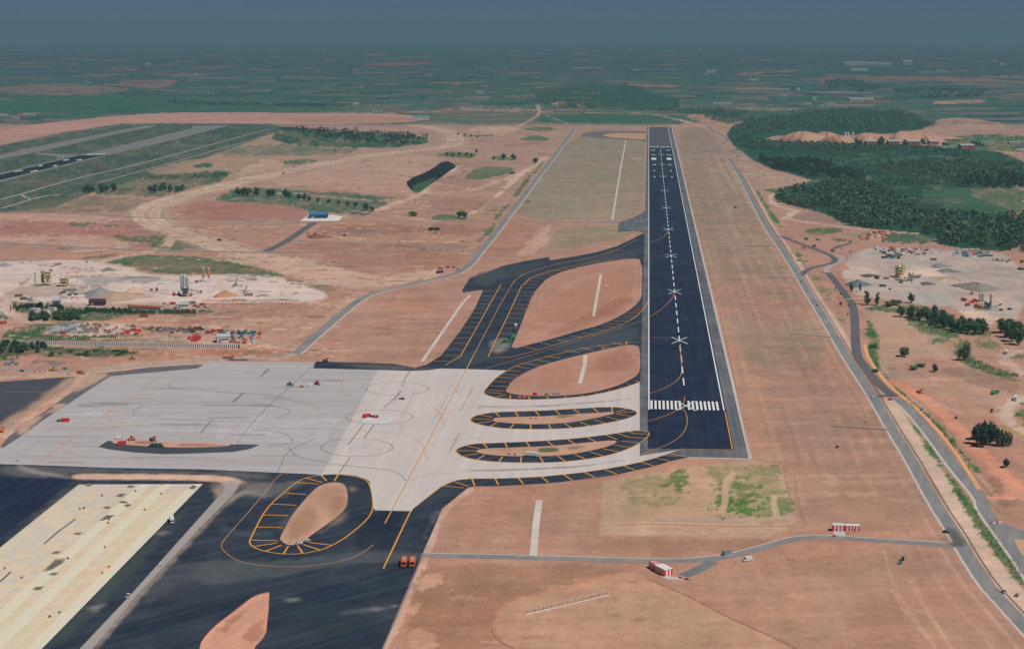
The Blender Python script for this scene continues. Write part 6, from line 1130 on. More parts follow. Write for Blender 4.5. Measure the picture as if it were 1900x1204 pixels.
# ---------------------------------------------------------------- plants and silos
for x, y, lab, hgt in [(338,549,'grey silo nearest the waiting red mixer truck, of the trio above dark machinery',25), (343,549,'grey silo in the middle of the trio above dark machinery',25), (348.5,548,'shorter grey silo of the trio, nearest the dark conveyor',22)]: put(('sg', hgt), mk_silo('grey', hgt, 1.75, M_STEEL), x, y, .4, lab, 'silo')
for x, y, lab in [(377.5,522.5,'orange silo on pale ground, next to the brown feed conveyor'), (387.5,523,'orange silo on pale ground, its twin standing between it and the feed conveyor')]: put('so', mk_silo('orange', 17.5, 1.45, paint('silo_orange', (.52,.22,.07))), x, y, .4, lab, 'silo')
for x, y, lab, hgt in [(1818,565,'slim grey silo of a pair, the one touching the red mixer trucks',13), (1823,565,'slim grey silo of a pair, the one towards the batching tower',13), (1838,571,'taller grey silo standing over dark batching machinery',16)]: put(('sy', hgt), mk_silo('grey', hgt, 1.3, M_STEEL), x, y, .4, lab, 'silo')
for x, y, lab in [(1568,264,'far white silo of the close pair, on the low mound side'), (1573,264,'far white silo in the middle of the trio by the sand mounds'), (1582.5,264,'far white silo standing apart from the close pair by the mounds')]: put('sf', mk_silo('white', 27, 2.6), x, y, .4, lab, 'silo')
put('tw_d', mk_tower(paint('plant_slate', (.10,.14,.17)), 6, 10, 3), 344, 550, .2, 'dark slate batching tower at the foot of the grey silos', 'plant'); put('tw_d2', mk_tower(paint('plant_slate', (.10,.14,.17)), 5, 7, 3), 1832, 573, .2, 'dark slate batching tower beside the slim silos', 'plant')
put('tw_y', mk_tower(M_PYEL, 8, 17, 4), 89, 529, .3, 'tall yellow asphalt plant tower with decks', 'plant'); put('tw_y2', mk_tower(M_PYEL, 8, 10, 3), 118, 531, .3, 'lower yellow asphalt plant tower with white hood', 'plant'); put('tw_y3', mk_tower(M_PYEL, 7, 13, 4), 1668, 514, .3, 'yellow asphalt plant tower in the gravel yard', 'plant'); put('tw_y4', mk_tower(M_PYEL, 5, 8, 3), 1690, 520, .3, 'small yellow plant frame beside the yard tower', 'plant')
for x, y, h_, lab in [(66,529,15,'leaning yellow exhaust stack beside the tall plant'), (78,529,18,'fat yellow exhaust stack of the tall plant'), (81,529,17,'yellow bucket elevator pipe against the tall plant'), (127,532,10,'yellow pipe of the lower plant'), (143.5,529,16,'thin yellow mast with dark cap near the grey drum'), (1673,512,15,'yellow exhaust stack of the yard plant'), (1678,511,16,'twin yellow exhaust stack of the yard plant'), (1664,513,11,'short yellow pipe of the yard plant')]: put(('stk', h_), mk_stack(M_PYEL, h_, 1.0 if x != 143.5 else .35), x, y, .2, lab, 'stack')
put('cvy', mk_conveyor(20, 1.5, 6, M_PYEL), 48, 527, (20, -5.5), 'yellow cold feed conveyor rising to the plant', 'conveyor'); put('drA', mk_drum(surf('grey_drum', (.25,.27,.29), .1, 1/3, 1, 4), 16), 130, 541, (20, -1), 'long grey dryer drum in front of the yellow plant', 'drum'); put('drB', mk_drum(M_PYEL, 10), 72, 531, (20, -1), 'yellow dryer drum at the plant foot', 'drum'); put('drC', mk_drum(surf('grey_drum', (.25,.27,.29), .1, 1/3, 1, 4), 16), 1700, 516, (20, -2), 'pale dryer drum beside the yard plant', 'drum')
put('cvg', mk_conveyor(14, 1, 6, paint('plant_slate', (.10,.14,.17))), 362, 545, (-20, 1), 'dark conveyor running to the grey silos', 'conveyor'); put('cvs', mk_conveyor(15, .8, 8, M_STEEL), 437, 531, (20, -10), 'steep conveyor of the crushing plant', 'conveyor'); put('cvs2', mk_conveyor(12, 1, 3, paint('plant_slate', (.10,.14,.17))), 444, 532, (20, 2), 'low dark conveyor of the crushing plant', 'conveyor'); put('cvr', mk_conveyor(11, 2, 7, M_STEEL), 456, 543, (20, -9), 'conveyor rising from the grey crusher', 'conveyor'); put('crr', mk_dump('red', 'grey', 10), 461, 549, (20, 0), 'grey and red crusher unit below the conveyor', 'crusher'); put('cvo', mk_conveyor(9, .6, 3, M_BRN), 370, 524, (20, -3), 'brown feed conveyor of the orange silos', 'conveyor'); put('cvj', mk_conveyor(18, 1, 4, M_BRN), 1682, 522, (20, -1), 'brown conveyor below the yard plant', 'conveyor')
put('cvx', mk_conveyor(14, 1, 6, paint('plant_slate', (.10,.14,.17))), 1843, 576, (20, -1), 'dark conveyor at the slim silos', 'conveyor')
# ---------------------------------------------------------------- piles
def pile(x, y, wpx, hpx, c, lab, depth=None, name='gravel_pile', seed=1, grp=None):
    s_ = S(y); w_ = wpx/s_; put(('pile', x, y), mk_mound(w_, depth or w_*.8, hpx/s_, surf('pile_%d_%d_%d' % c, alb(c, y), .12, 1/20, 1/4, 1), name, seed), x, y, .2*seed, lab, 'pile', grp)
pile(214, 553, 118, 13, (166,142,126), 'long brown aggregate pile on the pale yard', 60); pile(186, 548, 66, 17, (132,134,138), 'grey gravel pile behind the long brown pile', 50, seed=2); pile(247, 540, 30, 8, (184,152,134), 'small tan pile on the pale yard', seed=3); pile(201, 502, 30, 7, (120,116,114), 'small dark gravel heap behind the yellow plant', seed=4); pile(418, 549, 48, 12, (168,128,104), 'brown pile between the silos and the crusher', seed=5)
pile(1591, 530, 50, 13, (104,108,116), 'slate coloured gravel pile near bare trees', seed=2); pile(1812, 535, 64, 13, (134,126,120), 'wide grey brown pile in the gravel yard', 60, seed=3); pile(1745, 495, 44, 7, (126,128,128), 'low grey pile in the upper yard', seed=4); pile(1778, 531, 26, 5, (116,112,110), 'small dark pile in the middle of the yard', seed=5); pile(1720, 527, 34, 5, (100,98,98), 'flat dark pile below the yard plant', seed=6); pile(1700, 508, 90, 7, (206,176,160), 'long pale sand heap behind the yard plant', 60, seed=7); pile(1755, 521, 48, 5, (184,158,142), 'low tan heap in the gravel yard', seed=8); pile(1760, 503, 50, 5, (120,118,118), 'long grey heap in the upper yard', seed=9); pile(1613, 512, 40, 4, (90,88,88), 'flat black asphalt heap beside the trucks', seed=3)
for i, (x, y, w_, h_) in enumerate([(1490,262,84,19), (1533,260,50,16), (1556,264,44,13), (1612,262,62,16), (1680,264,90,22), (1706,264,70,22), (1740,256,90,5), (1650,263,60,12)]): pile(x, y, w_, h_, (164,132,120), ['wide tan sand mound at the runway end of the far row', 'tan sand mound between the widest mound and the low one', 'low tan sand mound by the white silos', 'tan sand mound beyond the white silos', 'tall tan sand mound near the row end', 'tallest tan sand mound of the far row', 'flat tan spoil bank beyond the mounds', 'small tan mound between the larger two'][i], depth=110, name='sand_mound', seed=i+1)
pile(589, 440, 42, 6, (122,92,80), 'dark spoil heap under the yellow excavators', 40, 'spoil_heap', 3)
# ---------------------------------------------------------------- buildings
def bld(key, x, y, wpx, dm, hh, rise, wall, roof, lab, hd=(20, 0), nwin=4, ch=False, name='building', cat='building'):
    put(key, mk_shed(name, wpx/S(y), dm, hh, rise, wall, roof, nwin, ch), x, y, hd, lab, cat)
bld('blue', 591, 404, 33, 22, 6, 3, M_WALLB, M_ROOFB, 'blue industrial shed with curved looking roof on a pale yard', ch=True, name='industrial_shed', cat='shed'); bld('tealh', 781, 222, 30, 60, 9, 4, M_WALLW, M_TROOF, 'long teal roofed hall beyond the reservoir', name='hall')
put('gshed', mk_shed('industrial_shed', 13, 11, 6, 2, M_WALLW, M_ROOFG, 5), 414, 634, (20, -1), 'pale grey corrugated shed in the yard above the panel wall', 'shed'); put('gshed2', mk_shed('industrial_shed', 14, 9, 4.5, 1.4, M_WALLW, M_ROOFG, 4), 339, 571, (20, -1), 'grey roofed shed behind the cypress hedge', 'shed')
for x, y, w_, lab in [(65,577.5,17,'shorter white site office with blue window band by the dirt road'), (82.5,580.5,19,'longer white site office with blue window band by the leafy grove'), (97,576,14,'white roofed hut behind the two site offices')]: put(('off', w_), mk_cabin('white', M_ROOFG, w_/S(579), 5, 3.2), x, y, (20, 1), lab, 'cabin')
put('bun', mk_shed('water_tower_hut', 8, 6, 6, 2, surf('bunker', (.18,.2,.22), .1, 1/3, 1, 4), M_ROOFG, 2), 105, 567, (20, 0), 'dark grey hopper house among the trees', 'hut')
put('mag', mk_shed('barn', 17, 9, 4.5, 2.5, surf('dark_barn', (.07,.03,.035), .1, 1/3, 1, 4), surf('dark_barn', (.07,.03,.035), .1, 1/3, 1, 4), 2), 181, 566, (20, 0), 'dark maroon barn behind the hedge', 'barn'); put('mag2', mk_shed('barn', 40, 7, 3, 1.2, M_WALLW, surf('red_tile', (.30,.08,.06), .1, 1/3, 1, 4), 6), 270, 574, (20, 1), 'long low red roofed building behind the hedge', 'building')
farb = [(1585,122,38,8,'W'),(1615,122,20,7,'W'),(1638,123,30,7,'W'),(1684,121,18,10,'W'),(1320,136,18,6,'W'),(1594,132,30,6,'T'),(1597,189,46,8,'W'),(1612,193,14,9,'R'),(1511,187,8,7,'W'),(1540,195,20,4,'W'),(1481,170,6,7,'W'),(1398,151,16,4,'W'),(1524,159,8,9,'R'),(1455,180,14,4,'W'),(1340,194,36,4,'W'),(1040,197,18,8,'R'),(1030,198,14,6,'W'),(1074,201,8,7,'R'),(1083,202,9,5,'R'),(900,163,14,5,'R'),(845,161,12,5,'R'),(795,142,14,5,'R'),(890,174,14,4,'W'),(8,218,14,6,'W'),(22,220,12,6,'R'),(40,219,16,7,'R'),(55,215,22,5,'W'),(70,214,12,5,'R'),(30,222,10,5,'W'),(365,142,8,6,'W'),(230,142,6,4,'R'),(565,189,5,4,'W'),(275,123,10,6,'W'),(660,137,10,9,'R'),(880,206,40,3,'W'),(927,206,6,4,'T'),(1832,266,26,5,'T'),(1882,268,22,6,'W'),(1895,282,14,4,'W'),(1750,274,40,4,'T'),(1310,140,12,3,'W'),(1860,122,10,5,'W'),(1745,134,18,4,'W'),(660,197,10,6,'W'),(560,148,8,4,'R'),(1180,132,10,3,'W'),(1500,196,12,5,'W'),(700,208,20,3,'W')]
for i, (x, y, w_, h_, k) in enumerate(farb):
    s_ = S(y); L0 = w_/s_; hh = h_/s_*.65; rise = h_/s_*.25
    side_ = 'beyond the sand mounds' if x > 1400 and y > 180 else ('on the hazy plain beyond the woods' if x > 1400 else ('at the far end of the runway fields' if 780 < x < 1200 else 'on the hazy plain beyond the old airfield'))
    kind = {'W': 'white far building', 'R': 'reddish far house', 'T': 'teal roofed far hall'}[k]
    put(('fb', i), mk_shed('far_building', L0, min(30, max(10, L0*.4)), hh, rise, {'W': surf('far_pale_wall', (.42,.41,.39), .05, 1/5, 1, 4), 'R': surf('far_red_wall', (.36,.22,.18), .05, 1/5, 1, 4), 'T': M_WALLW}[k], {'W': surf('far_pale_roof', (.34,.35,.35), .05, 1/5, 1, 4), 'R': M_TILE, 'T': M_TROOF}[k], 3), x, y, (20, 0), f'{kind} {side_}', 'building', f'{kind}s {side_}')
for i, (x, w_) in enumerate([(1617,22), (1657,20), (1694,24), (1731,17), (1793,25)]): 
    y = 268.5 if i < 4 else 276; put(('rb', i), mk_shed('brick_shed', w_/S(y), 24, 9, 3, M_RWALL, M_ROOFG, 4), x, y, (20, 0), ['red brick shed with a white gable end by the mounds', 'red brick shed between two tree clumps', 'long red brick shed below the tallest mound', 'red brick shed at the end of the row', 'red brick shed with pale roof beside a dark tree row'][i], 'shed')
# ---------------------------------------------------------------- yards full of cabins, containers and parked cars
yr = random.Random(21)
def inpoly(x, y, poly):
    c = False; n = len(poly)
    for i in range(n):
        (x1, y1), (x2, y2) = poly[i], poly[(i+1) % n]
        if (y1 > y) != (y2 > y) and x < (x2-x1)*(y-y1)/(y2-y1)+x1: c = not c
    return c
def scatter(poly, n, mix, where, dmin=5.5, hd=None):
    a = np.asarray(poly); x0, y0 = a.min(0); x1, y1 = a.max(0); pts = []; tries = 0
    while len(pts) < n and tries < 6000:
        tries += 1; x, y = yr.uniform(x0, x1), yr.uniform(y0, y1)
        if not inpoly(x, y, poly): continue
        w_ = Pn(x, y)
        if any(math.hypot(w_[0]-p[0], w_[1]-p[1]) < dmin for p in pts): continue
        pts.append(w_); k, c = yr.choice(mix); g = f'{c} {k}s {where}'; ang = hd if hd is not None else yr.choice([0, .2, 1.5, 1.7, .1])+yr.uniform(-.1, .1)
        if k == 'car': put(('car', c, None), mk_car(c), x, y, ang, f'{c} car parked {where}', 'car', g)
        elif k == 'cabin': put(('cab', c), mk_cabin(c, M_ROOFG if c == 'white' else M_TROOF), x, y, ang, f'{c} walled portable cabin {where}', 'cabin', g)
        elif k == 'container': put(('cont', c, None), mk_container(c), x, y, ang, f'{c} shipping container {where}', 'container', g)
        elif k == 'truck': put(('dump', c, None), mk_dump(c, c), x, y, ang, f'{c} truck {where}', 'truck', g)
        elif k == 'loader': put(('loader', c, None), mk_loader(c), x, y, ang, f'{c} wheel loader {where}', 'loader', g)
        elif k == 'stack':
            def mks(c=c):
                r = root('pipe_stack'); [part(lambda b: b.lathe([(.45, -2.5), (.45, 2.5)], n=8, axis='x'), 'pipe', 'pipe', COLM[c], r, (0, (i_-1.5)*.95 if i_ < 4 else (i_-5)*.95, .46 if i_ < 4 else 1.28)) for i_ in range(7)]; return r
            put(('pstack', c), mks, x, y, ang, f'{c} stack of pipes {where}', 'materials', g)
scatter(Z('F', '390,725 480,680 640,655 700,665 640,700 480,732'), 22, [('cabin','white'),('cabin','white'),('cabin','silver'),('container','grey')], 'in the rows beside the green bank', 6.5, .35)
scatter(Z('F', '440,745 470,728 640,715 650,738 500,746'), 8, [('cabin','white'),('cabin','white'),('cabin','silver'),('container','red')], 'in the short row above the panel wall', 6, .05)
scatter(Z('F', '650,665 860,655 1180,680 1190,738 700,742 720,705'), 30, [('car','white'),('car','dark'),('car','red'),('truck','white'),('cabin','white'),('container','grey'),('loader','orange'),('car','silver')], 'in the vehicle park above the panel wall', 7)
scatter(Z('F', '1050,715 1190,712 1190,742 1050,742'), 8, [('stack','red'),('stack','orange'),('container','red')], 'at the end of the vehicle park', 6)
scatter(Z('F', '1250,685 1500,695 1840,690 1840,725 1500,735 1260,725'), 26, [('stack','grey'),('car','white'),('container','grey'),('truck','brown'),('stack','dark'),('stack','brown')], 'in the untidy materials yard', 6.5)
scatter(Z('G', '200,775 300,755 355,775 340,800 215,808'), 7, [('truck','red'),('container','red'),('container','red')], 'in the red equipment group by the panel wall', 5)
scatter(Z('G', '400,735 560,710 680,715 850,735 860,755 500,750'), 22, [('container','blue'),('cabin','white'),('stack','orange'),('stack','brown'),('car','white'),('container','teal'),('truck','red')], 'behind the pale grey shed', 6)
scatter(Z('G', '600,760 830,770 870,755 800,820 580,822'), 18, [('cabin','white'),('stack','brown'),('container','teal'),('car','red'),('stack','orange'),('container','grey')], 'beside the pale grey shed', 6)
scatter(Z('F', '1400,480 1620,470 1800,490 1780,520 1500,515'), 16, [('stack','grey'),('car','white'),('stack','brown'),('container','red'),('truck','grey')], 'round the grey shed behind the hedge', 6)
scatter(Z('F', '500,690 760,700 760,735 660,740'), 6, [('container','grey'),('cabin','silver')], 'between cabin rows and vehicle park', 6)
scatter(Z('F', '500,375 700,385 660,410 520,405'), 5, [('stack','dark'),('car','dark')], 'by the grey dryer drum', 6)
scatter(Z('F', '140,410 300,430 280,460 150,445'), 6, [('stack','grey'),('truck','brown')], 'on trodden ground by the yellow plant', 7)
scatter(Z('J', '700,240 900,245 1100,250 1250,265 1100,295 880,290 720,275'), 34, [('container','white'),('stack','red'),('container','grey'),('car','white'),('stack','brown'),('truck','white'),('container','red')], 'along the top of the gravel yard', 7)
scatter(Z('J', '1270,285 1480,275 1560,290 1560,310 1290,308'), 20, [('cabin','white'),('cabin','teal'),('cabin','teal'),('container','red')], 'in the office rows of the gravel yard', 6.5, .02)
scatter(Z('J', '1300,255 1480,258 1480,275 1300,272'), 12, [('cabin','white'),('container','white'),('container','orange')], 'in the back row of the gravel yard', 6.5, .02)
scatter(Z('J', '1550,325 1700,325 1710,350 1560,345'), 14, [('car','dark'),('car','white'),('car','grey')], 'in the car row of the gravel yard', 5, 1.5)
scatter(Z('J', '560,165 690,120 850,125 780,170 600,185'), 26, [('stack','red'),('stack','red'),('container','white'),('stack','brown')], 'in the red materials store by the wood', 8)
scatter(Z('J', '730,280 900,285 900,320 760,325'), 12, [('stack','dark'),('container','grey'),('truck','dark'),('container','teal')], 'on the dark corner of the gravel yard', 7)
scatter(Z('J', '780,460 1000,470 1040,500 900,510'), 7, [('stack','grey'),('container','white'),('truck','brown')], 'at the foot of the yard plant', 8)
scatter(Z('J', '1560,700 1700,700 1720,720'), 2, [('stack','dark')], 'near the slim silos', 8)
scatter(Z('F', '30,985 150,985 150,1010 40,1010'), 3, [('container','grey'),('cabin','silver')], 'beside the works road', 8); scatter(Z('B', '1540,1075 1620,1080 1600,1100 1540,1098'), 4, [('container','red'),('cabin','white')], 'in the works compound by the road', 6)
scatter(Z('B', '880,705 950,715 940,735 880,730'), 2, [('container','white')], 'in the yard of the blue shed', 8); scatter(Z('V', '690,115 1000,105 990,112 700,120'), 5, [('stack','red'),('stack','grey')], 'along the edge of the crescent island', 8)
def mk_mast():
    r = root('lattice_mast'); [part(lambda b: b.lathe([(.5-.05*i_, i_*3.2), (.46-.05*i_, i_*3.2+3.2)], n=6), ('mst', i_), 'segment', M_HRED if i_ % 2 == 0 else M_HWHT, r) for i_ in range(6)]; part(lambda b: b.box(-3, 3, -2, 2, 0, 2.6), 'msth', 'hut', M_HRED, r); return r
put('mast', mk_mast, 184, 311, 0, 'red and white mast with small hut on the old airfield grass', 'mast')
# ---------------------------------------------------------------- trees
M_BARK = surf('bark', (.09,.065,.045), .2, 1, 4, 12)
def leafmat(n, c):
    m = surf(n, c, .22, 1/2.0, 1.1, 3.0, rough=.8); return m
LEAF = [leafmat('leaf_dark', (.034,.070,.030)), leafmat('leaf_mid', (.052,.105,.036)), leafmat('leaf_olive', (.085,.110,.050)), leafmat('leaf_fresh', (.055,.14,.038)), leafmat('leaf_pine', (.022,.042,.028))]
def crown_pts(seed, kind):
    r_ = np.random.default_rng(seed); lobes = []
    if kind == 'round':
        for i in range(11):
            d = r_.normal(size=3); d /= np.linalg.norm(d); d[2] = d[2]*.9; lobes.append((np.array([0, 0, .52])+d*np.array([.30, .30, .34])*r_.uniform(.5, 1.05), r_.uniform(.13, .23)))
        lobes.append((np.array([0, 0, .48]), .29)); lobes.append((np.array([.05, 0, .24]), .2))
    elif kind == 'tall':
        for i in range(9): q = i/8; lobes.append((np.array([r_.normal()*.03, r_.normal()*.03, .18+.74*q]), .115*(1.05-.75*abs(q-.35))))
    else:
        for i in range(9): t = r_.uniform(0, 6.28); d = r_.uniform(.1, .42); lobes.append((np.array([math.cos(t)*d, math.sin(t)*d, r_.uniform(.25, .55)]), r_.uniform(.18, .3)))
    return lobes
def crown_mesh(seed, kind, nleaf, size, mat, name='crown'):
    r_ = np.random.default_rng(seed+99); lobes = crown_pts(seed, kind); vs_, fs = [], []
    for i in range(nleaf):
        c, rad = lobes[r_.integers(len(lobes))]; d = r_.normal(size=3); d /= np.linalg.norm(d); p = c+d*rad*r_.uniform(.72, 1.08)
        n1 = d+r_.normal(size=3)*.45; n1 /= np.linalg.norm(n1); u = np.cross(n1, r_.normal(size=3)); u /= np.linalg.norm(u); w2 = np.cross(n1, u); s_ = size*r_.uniform(.6, 1.25); k = len(vs_)
        vs_ += [tuple(p+u*s_), tuple(p+w2*s_*.8), tuple(p-u*s_), tuple(p-w2*s_*.8)]; fs.append((k, k+1, k+2, k+3))
    for c, rad in lobes:   # inner masses that keep the crown from being see-through
        k = len(vs_); q = rad*.80; vs_ += [tuple(c+np.array(v)*q) for v in ((1,0,0),(-1,0,0),(0,1,0),(0,-1,0),(0,0,1),(0,0,-1))]; fs += [tuple(k+i for i in t_) for t_ in ((0,2,4),(2,1,4),(1,3,4),(3,0,4),(2,0,5),(1,2,5),(3,1,5),(0,3,5))]
    me = bpy.data.meshes.new(name); me.from_pydata(vs_, [], fs); me.materials.append(mat); return me
def trunk_mesh(kind):
    mb = MB(); mb.lathe([(.035, -.02), (.026, .15), (.018, .45), (.006, .75 if kind != 'bush' else .4)], n=7)
    if kind == 'round':
        for i in range(5): t = i*1.26; mb.beam((0, 0, .25+.04*i), (math.cos(t)*.2, math.sin(t)*.2, .5+.05*i), .010, 4)
    return mb.mesh('trunk', M_BARK)
TR = {}
for kind in ('round', 'tall', 'bush'):
    tm = trunk_mesh(kind)
    for mi in range(5):
        for v in range(3): TR[(kind, mi, v)] = (tm, crown_mesh(mi*10+v, kind, {'round': 300, 'tall': 190, 'bush': 200}[kind], {'round': .055, 'tall': .032, 'bush': .075}[kind], LEAF[mi]))
tr_ = random.Random(5)
NT = 0
def tree(x, y, hpx, kind, mi, label, group, wide=1.0, world=None, hm=None):
    global NT; NT += 1
    hgt = hm or hpx/S(y)*.97; tm, cm = TR[(kind, mi, tr_.randrange(3))]; r = root({'round': 'tree', 'tall': 'slender_tree', 'bush': 'shrub'}[kind])
    r.location = world or P(x, y); r.rotation_euler = (0, 0, tr_.uniform(0, 6.28)); r.scale = (hgt*wide, hgt*wide, hgt)
    link(bpy.data.objects.new('trunk', tm), r); link(bpy.data.objects.new('crown', cm), r); tag(r, label, {'round': 'tree', 'tall': 'tree', 'bush': 'shrub'}[kind], group); return r
for x, y, h_, k, mi, w_, lab in [(1678,662,22,'round',2,1.25,'lone olive green tree casting a dark shadow on sandy ground'), (1788,669,40,'round',2,.8,'tall pale olive tree at the head of the green gully'), (1695,686,9,'bush',1,1.6,'low dark shrub beside the spreading fresh green shrub'), (1708,680,9,'bush',3,1.8,'fresh green spreading shrub beside the gully'), (1734,690,17,'round',4,1.1,'dark round bush beside the pale path'), (1609,566,28,'tall',1,2.2,'full dark tree beside its twin above the pale crossing'), (1627,566,25,'tall',1,1.9,'slimmer dark tree beside its twin above the pale crossing'), (1690,562,20,'round',0,1.0,'dark tree behind brown scrub by the yard'), (1662,566,15,'bush',2,1.8,'brown green scrub beside the yard track'), (1650,568,12,'bush',2,1.8,'low scrub next to the brown green scrub'), (1840,766,9,'round',0,1.0,'small tree alone on the sandy slope'), (1868,867,20,'round',4,1.1,'small dark round tree alone on pale ground'), (1580,541,20,'round',2,.6,'thin half bare tree by the slate gravel pile'), (1596,541,18,'round',2,.5,'thinner half bare tree on the crossing side of the slate gravel pile'), (1620,645,10,'bush',3,1.6,'shrub on the bank beside the fresh road'), (1625,690,9,'bush',3,1.6,'shrub on the bank below the gully'),
    (679,391,19,'round',1,1.0,'tall tree at the end of the green strip above the blue shed'), (767,401,13,'bush',3,1.4,'dark shrub at the end of the grass by the works road'), (852,404,15,'round',3,1.2,'fresh green tree beside the works road, paler of two'), (862,405,15,'round',1,1.2,'green tree beside the works road, darker of two'), (934,296,13,'round',0,1.1,'dark round tree beside its twin near the perimeter road'), (954,297,13,'round',0,1.3,'dark round tree, wider of the pair near the perimeter road'), (994,304,13,'round',0,1.3,'dark round tree at the ditch of the perimeter road'), (884,284,8,'round',0,1.0,'small dark tree beyond the reservoir'), (951,323,7,'bush',1,1.5,'dark shrub on the green patch by the track')]: tree(x, y, h_, k, mi, lab, None, w_)
for x, y, h_ in [(1672,588,24),(1690,590,26),(1706,594,27),(1722,597,29),(1738,602,30),(1752,608,30),(1766,613,28),(1780,617,27),(1795,619,26),(1810,620,30),(1824,620,31),(1730,590,27),(1746,596,27),(1715,588,25),(1786,607,24),(1800,612,26),(1818,611,28)]: tree(x, y, h_, 'round', tr_.choice([1,0,1,3]), 'broadleaf tree in the belt below the gravel yard', 'trees in the belt below the gravel yard', .95)
for x, y, h_ in [(1858,618,34),(1868,626,34),(1878,634,36),(1890,640,38),(1884,625,36),(1898,630,36),(1874,617,32)]: tree(x, y, h_, 'round', tr_.choice([1,0]), 'large broadleaf tree in the clump beside the curving track', 'trees in the clump beside the curving track', .9)
for x, y, h_ in [(1812,824,38),(1824,829,40),(1836,826,42),(1842,818,40),(1828,816,40),(1818,815,36),(1808,816,30)]: tree(x, y, h_, 'round', tr_.choice([4,4,0]), 'dark pine in the dense clump by the pink track', 'dark pines by the pink track', .85)
for i in range(11): tree(1849+i*2.7, 829+((i*7) % 3)*1.6-3, 36-i*.9, 'tall', tr_.choice([3,1]), 'slender young poplar beside the dark pine clump', 'young poplars beside the pine clump', .8)
for x, y in [(157,357),(164,357),(172,357),(189,357),(197,356),(211,355),(280,357),(287,358),(298,355),(306,354),(316,356),(330,357),(338,355)]: tree(x, y, tr_.uniform(11, 19), 'round', 0, 'dark tree in the row below the old airfield', 'dark trees below the old airfield', 1.1)
for x, y, h_ in [(443,364,14),(452,364,16),(460,364,14),(476,364,14),(499,365,13),(505,365,13),(531,368,15),(537,368,12),(555,371,11),(565,372,11),(574,374,9),(590,376,8),(610,378,8),(628,380,8),(645,382,8),(660,384,9),(690,393,10)]: tree(x, y, h_*1.3, 'round', tr_.choice([0,1]), 'dark tree in the row along the green strip', 'trees along the green strip', 1.0)
for x, y, h_ in [(830,290,8),(840,291,7),(852,289,7),(866,290,8),(875,291,7),(850,251,5),(862,252,5),(875,254,5),(886,256,5),(915,297,8)]: tree(x, y, h_, 'round', 0, 'small dark tree in the scrub beyond the reservoir', 'scrub trees beyond the reservoir', 1.4)
for i in range(46):
    x = tr_.uniform(60, 150); y = tr_.uniform(588, 596) if x > 95 else tr_.uniform(590, 596); tree(x, y, tr_.uniform(11, 19), 'round', tr_.choice([1,3,3,0]), 'leafy tree in the grove below the site offices', 'trees below the site offices', 1.0)
for i in range(22): tree(20+i*4.6+tr_.uniform(-1, 1), tr_.uniform(570, 577), tr_.uniform(9, 14), 'tall' if tr_.random() < .5 else 'round', tr_.choice([0,4]), 'dark tree in the belt behind the site offices', 'trees behind the site offices', 1.4)
for i in range(34): tree(126+i*3.5+tr_.uniform(-1, 1), 579+tr_.uniform(-2, 3), tr_.uniform(6, 11), 'round', tr_.choice([1,0]), 'bushy tree in the hedge below the long brown pile', 'hedge trees below the long brown pile', 1.2)
for i in range(44): tree(241+i*2.7+(6 if i > 17 else 0), 582.5+tr_.uniform(-.5, .5), tr_.uniform(8, 11), 'tall', 4, 'dark cypress in the clipped hedge below the grey shed', 'cypress hedge below the grey shed', 1.3)
for i in range(30): tree(tr_.uniform(-10, 92), tr_.uniform(641, 655), tr_.uniform(9, 17), 'round', tr_.choice([0,0,1]), 'dark bushy tree in front of the panel wall', 'trees in front of the panel wall', 1.1)
for i in range(16): tree(tr_.uniform(95, 255), tr_.uniform(652, 661), tr_.uniform(4, 7), 'bush', 1, 'low green shrub on the bank below the panel wall', 'shrubs below the panel wall', 1.9)
for x, y, h_ in [(1590,268,12),(1594,270,12),(1635,270,18),(1630,271,16),(1678,270,12),(1694,268,9),(1715,270,9),(1711,268,12),(1752,272,10),(1758,273,9),(1806,270,10),(1812,271,9),(1818,272,8),(1824,272,7)]: tree(x, y, h_, 'round', 0, 'dark tree among the red brick sheds', 'trees among the red brick sheds', 1.1)
# woods: one mass each
def sample(poly, n, seed, spread=None):
    r_ = np.random.default_rng(seed); a = np.asarray(poly); x0, y0 = a.min(0); x1, y1 = a.max(0); out = np.zeros((0, 2))
    while len(out) < n:
        m = n*6; q0, q1 = 1/(y1-HORY)**2, 1/(y0-HORY)**2; yy = HORY+1/np.sqrt(r_.uniform(q0, q1, m)); xx = r_.uniform(x0, x1, m)
        # even on the ground: rows already weighted for depth, columns kept in proportion
        keep = r_.uniform(0, 1, m) < 1.0; ins = sdist(xx, yy, poly) < 0; out = np.concatenate([out, np.stack([xx, yy], 1)[ins & keep]])
    return out[:n]
def template(seed, nq, size, flat=1.0):
    r_ = np.random.default_rng(seed); lobes = crown_pts(seed, 'round'); vs_ = []
    for i in range(nq):
        c, rad = lobes[r_.integers(len(lobes))]; d = r_.normal(size=3); d /= np.linalg.norm(d); p = c+d*rad*r_.uniform(.6, 1.1); n1 = d+r_.normal(size=3)*.4; n1 /= np.linalg.norm(n1); u = np.cross(n1, r_.normal(size=3)); u /= np.linalg.norm(u); w2 = np.cross(n1, u); s_ = size*r_.uniform(.6, 1.3); vs_ += [p+u*s_, p+w2*s_, p-u*s_, p-w2*s_]
    return np.array(vs_)
M_WOOD = attr_mat('wood_leaves', .3, leaf=True, rough=.85)
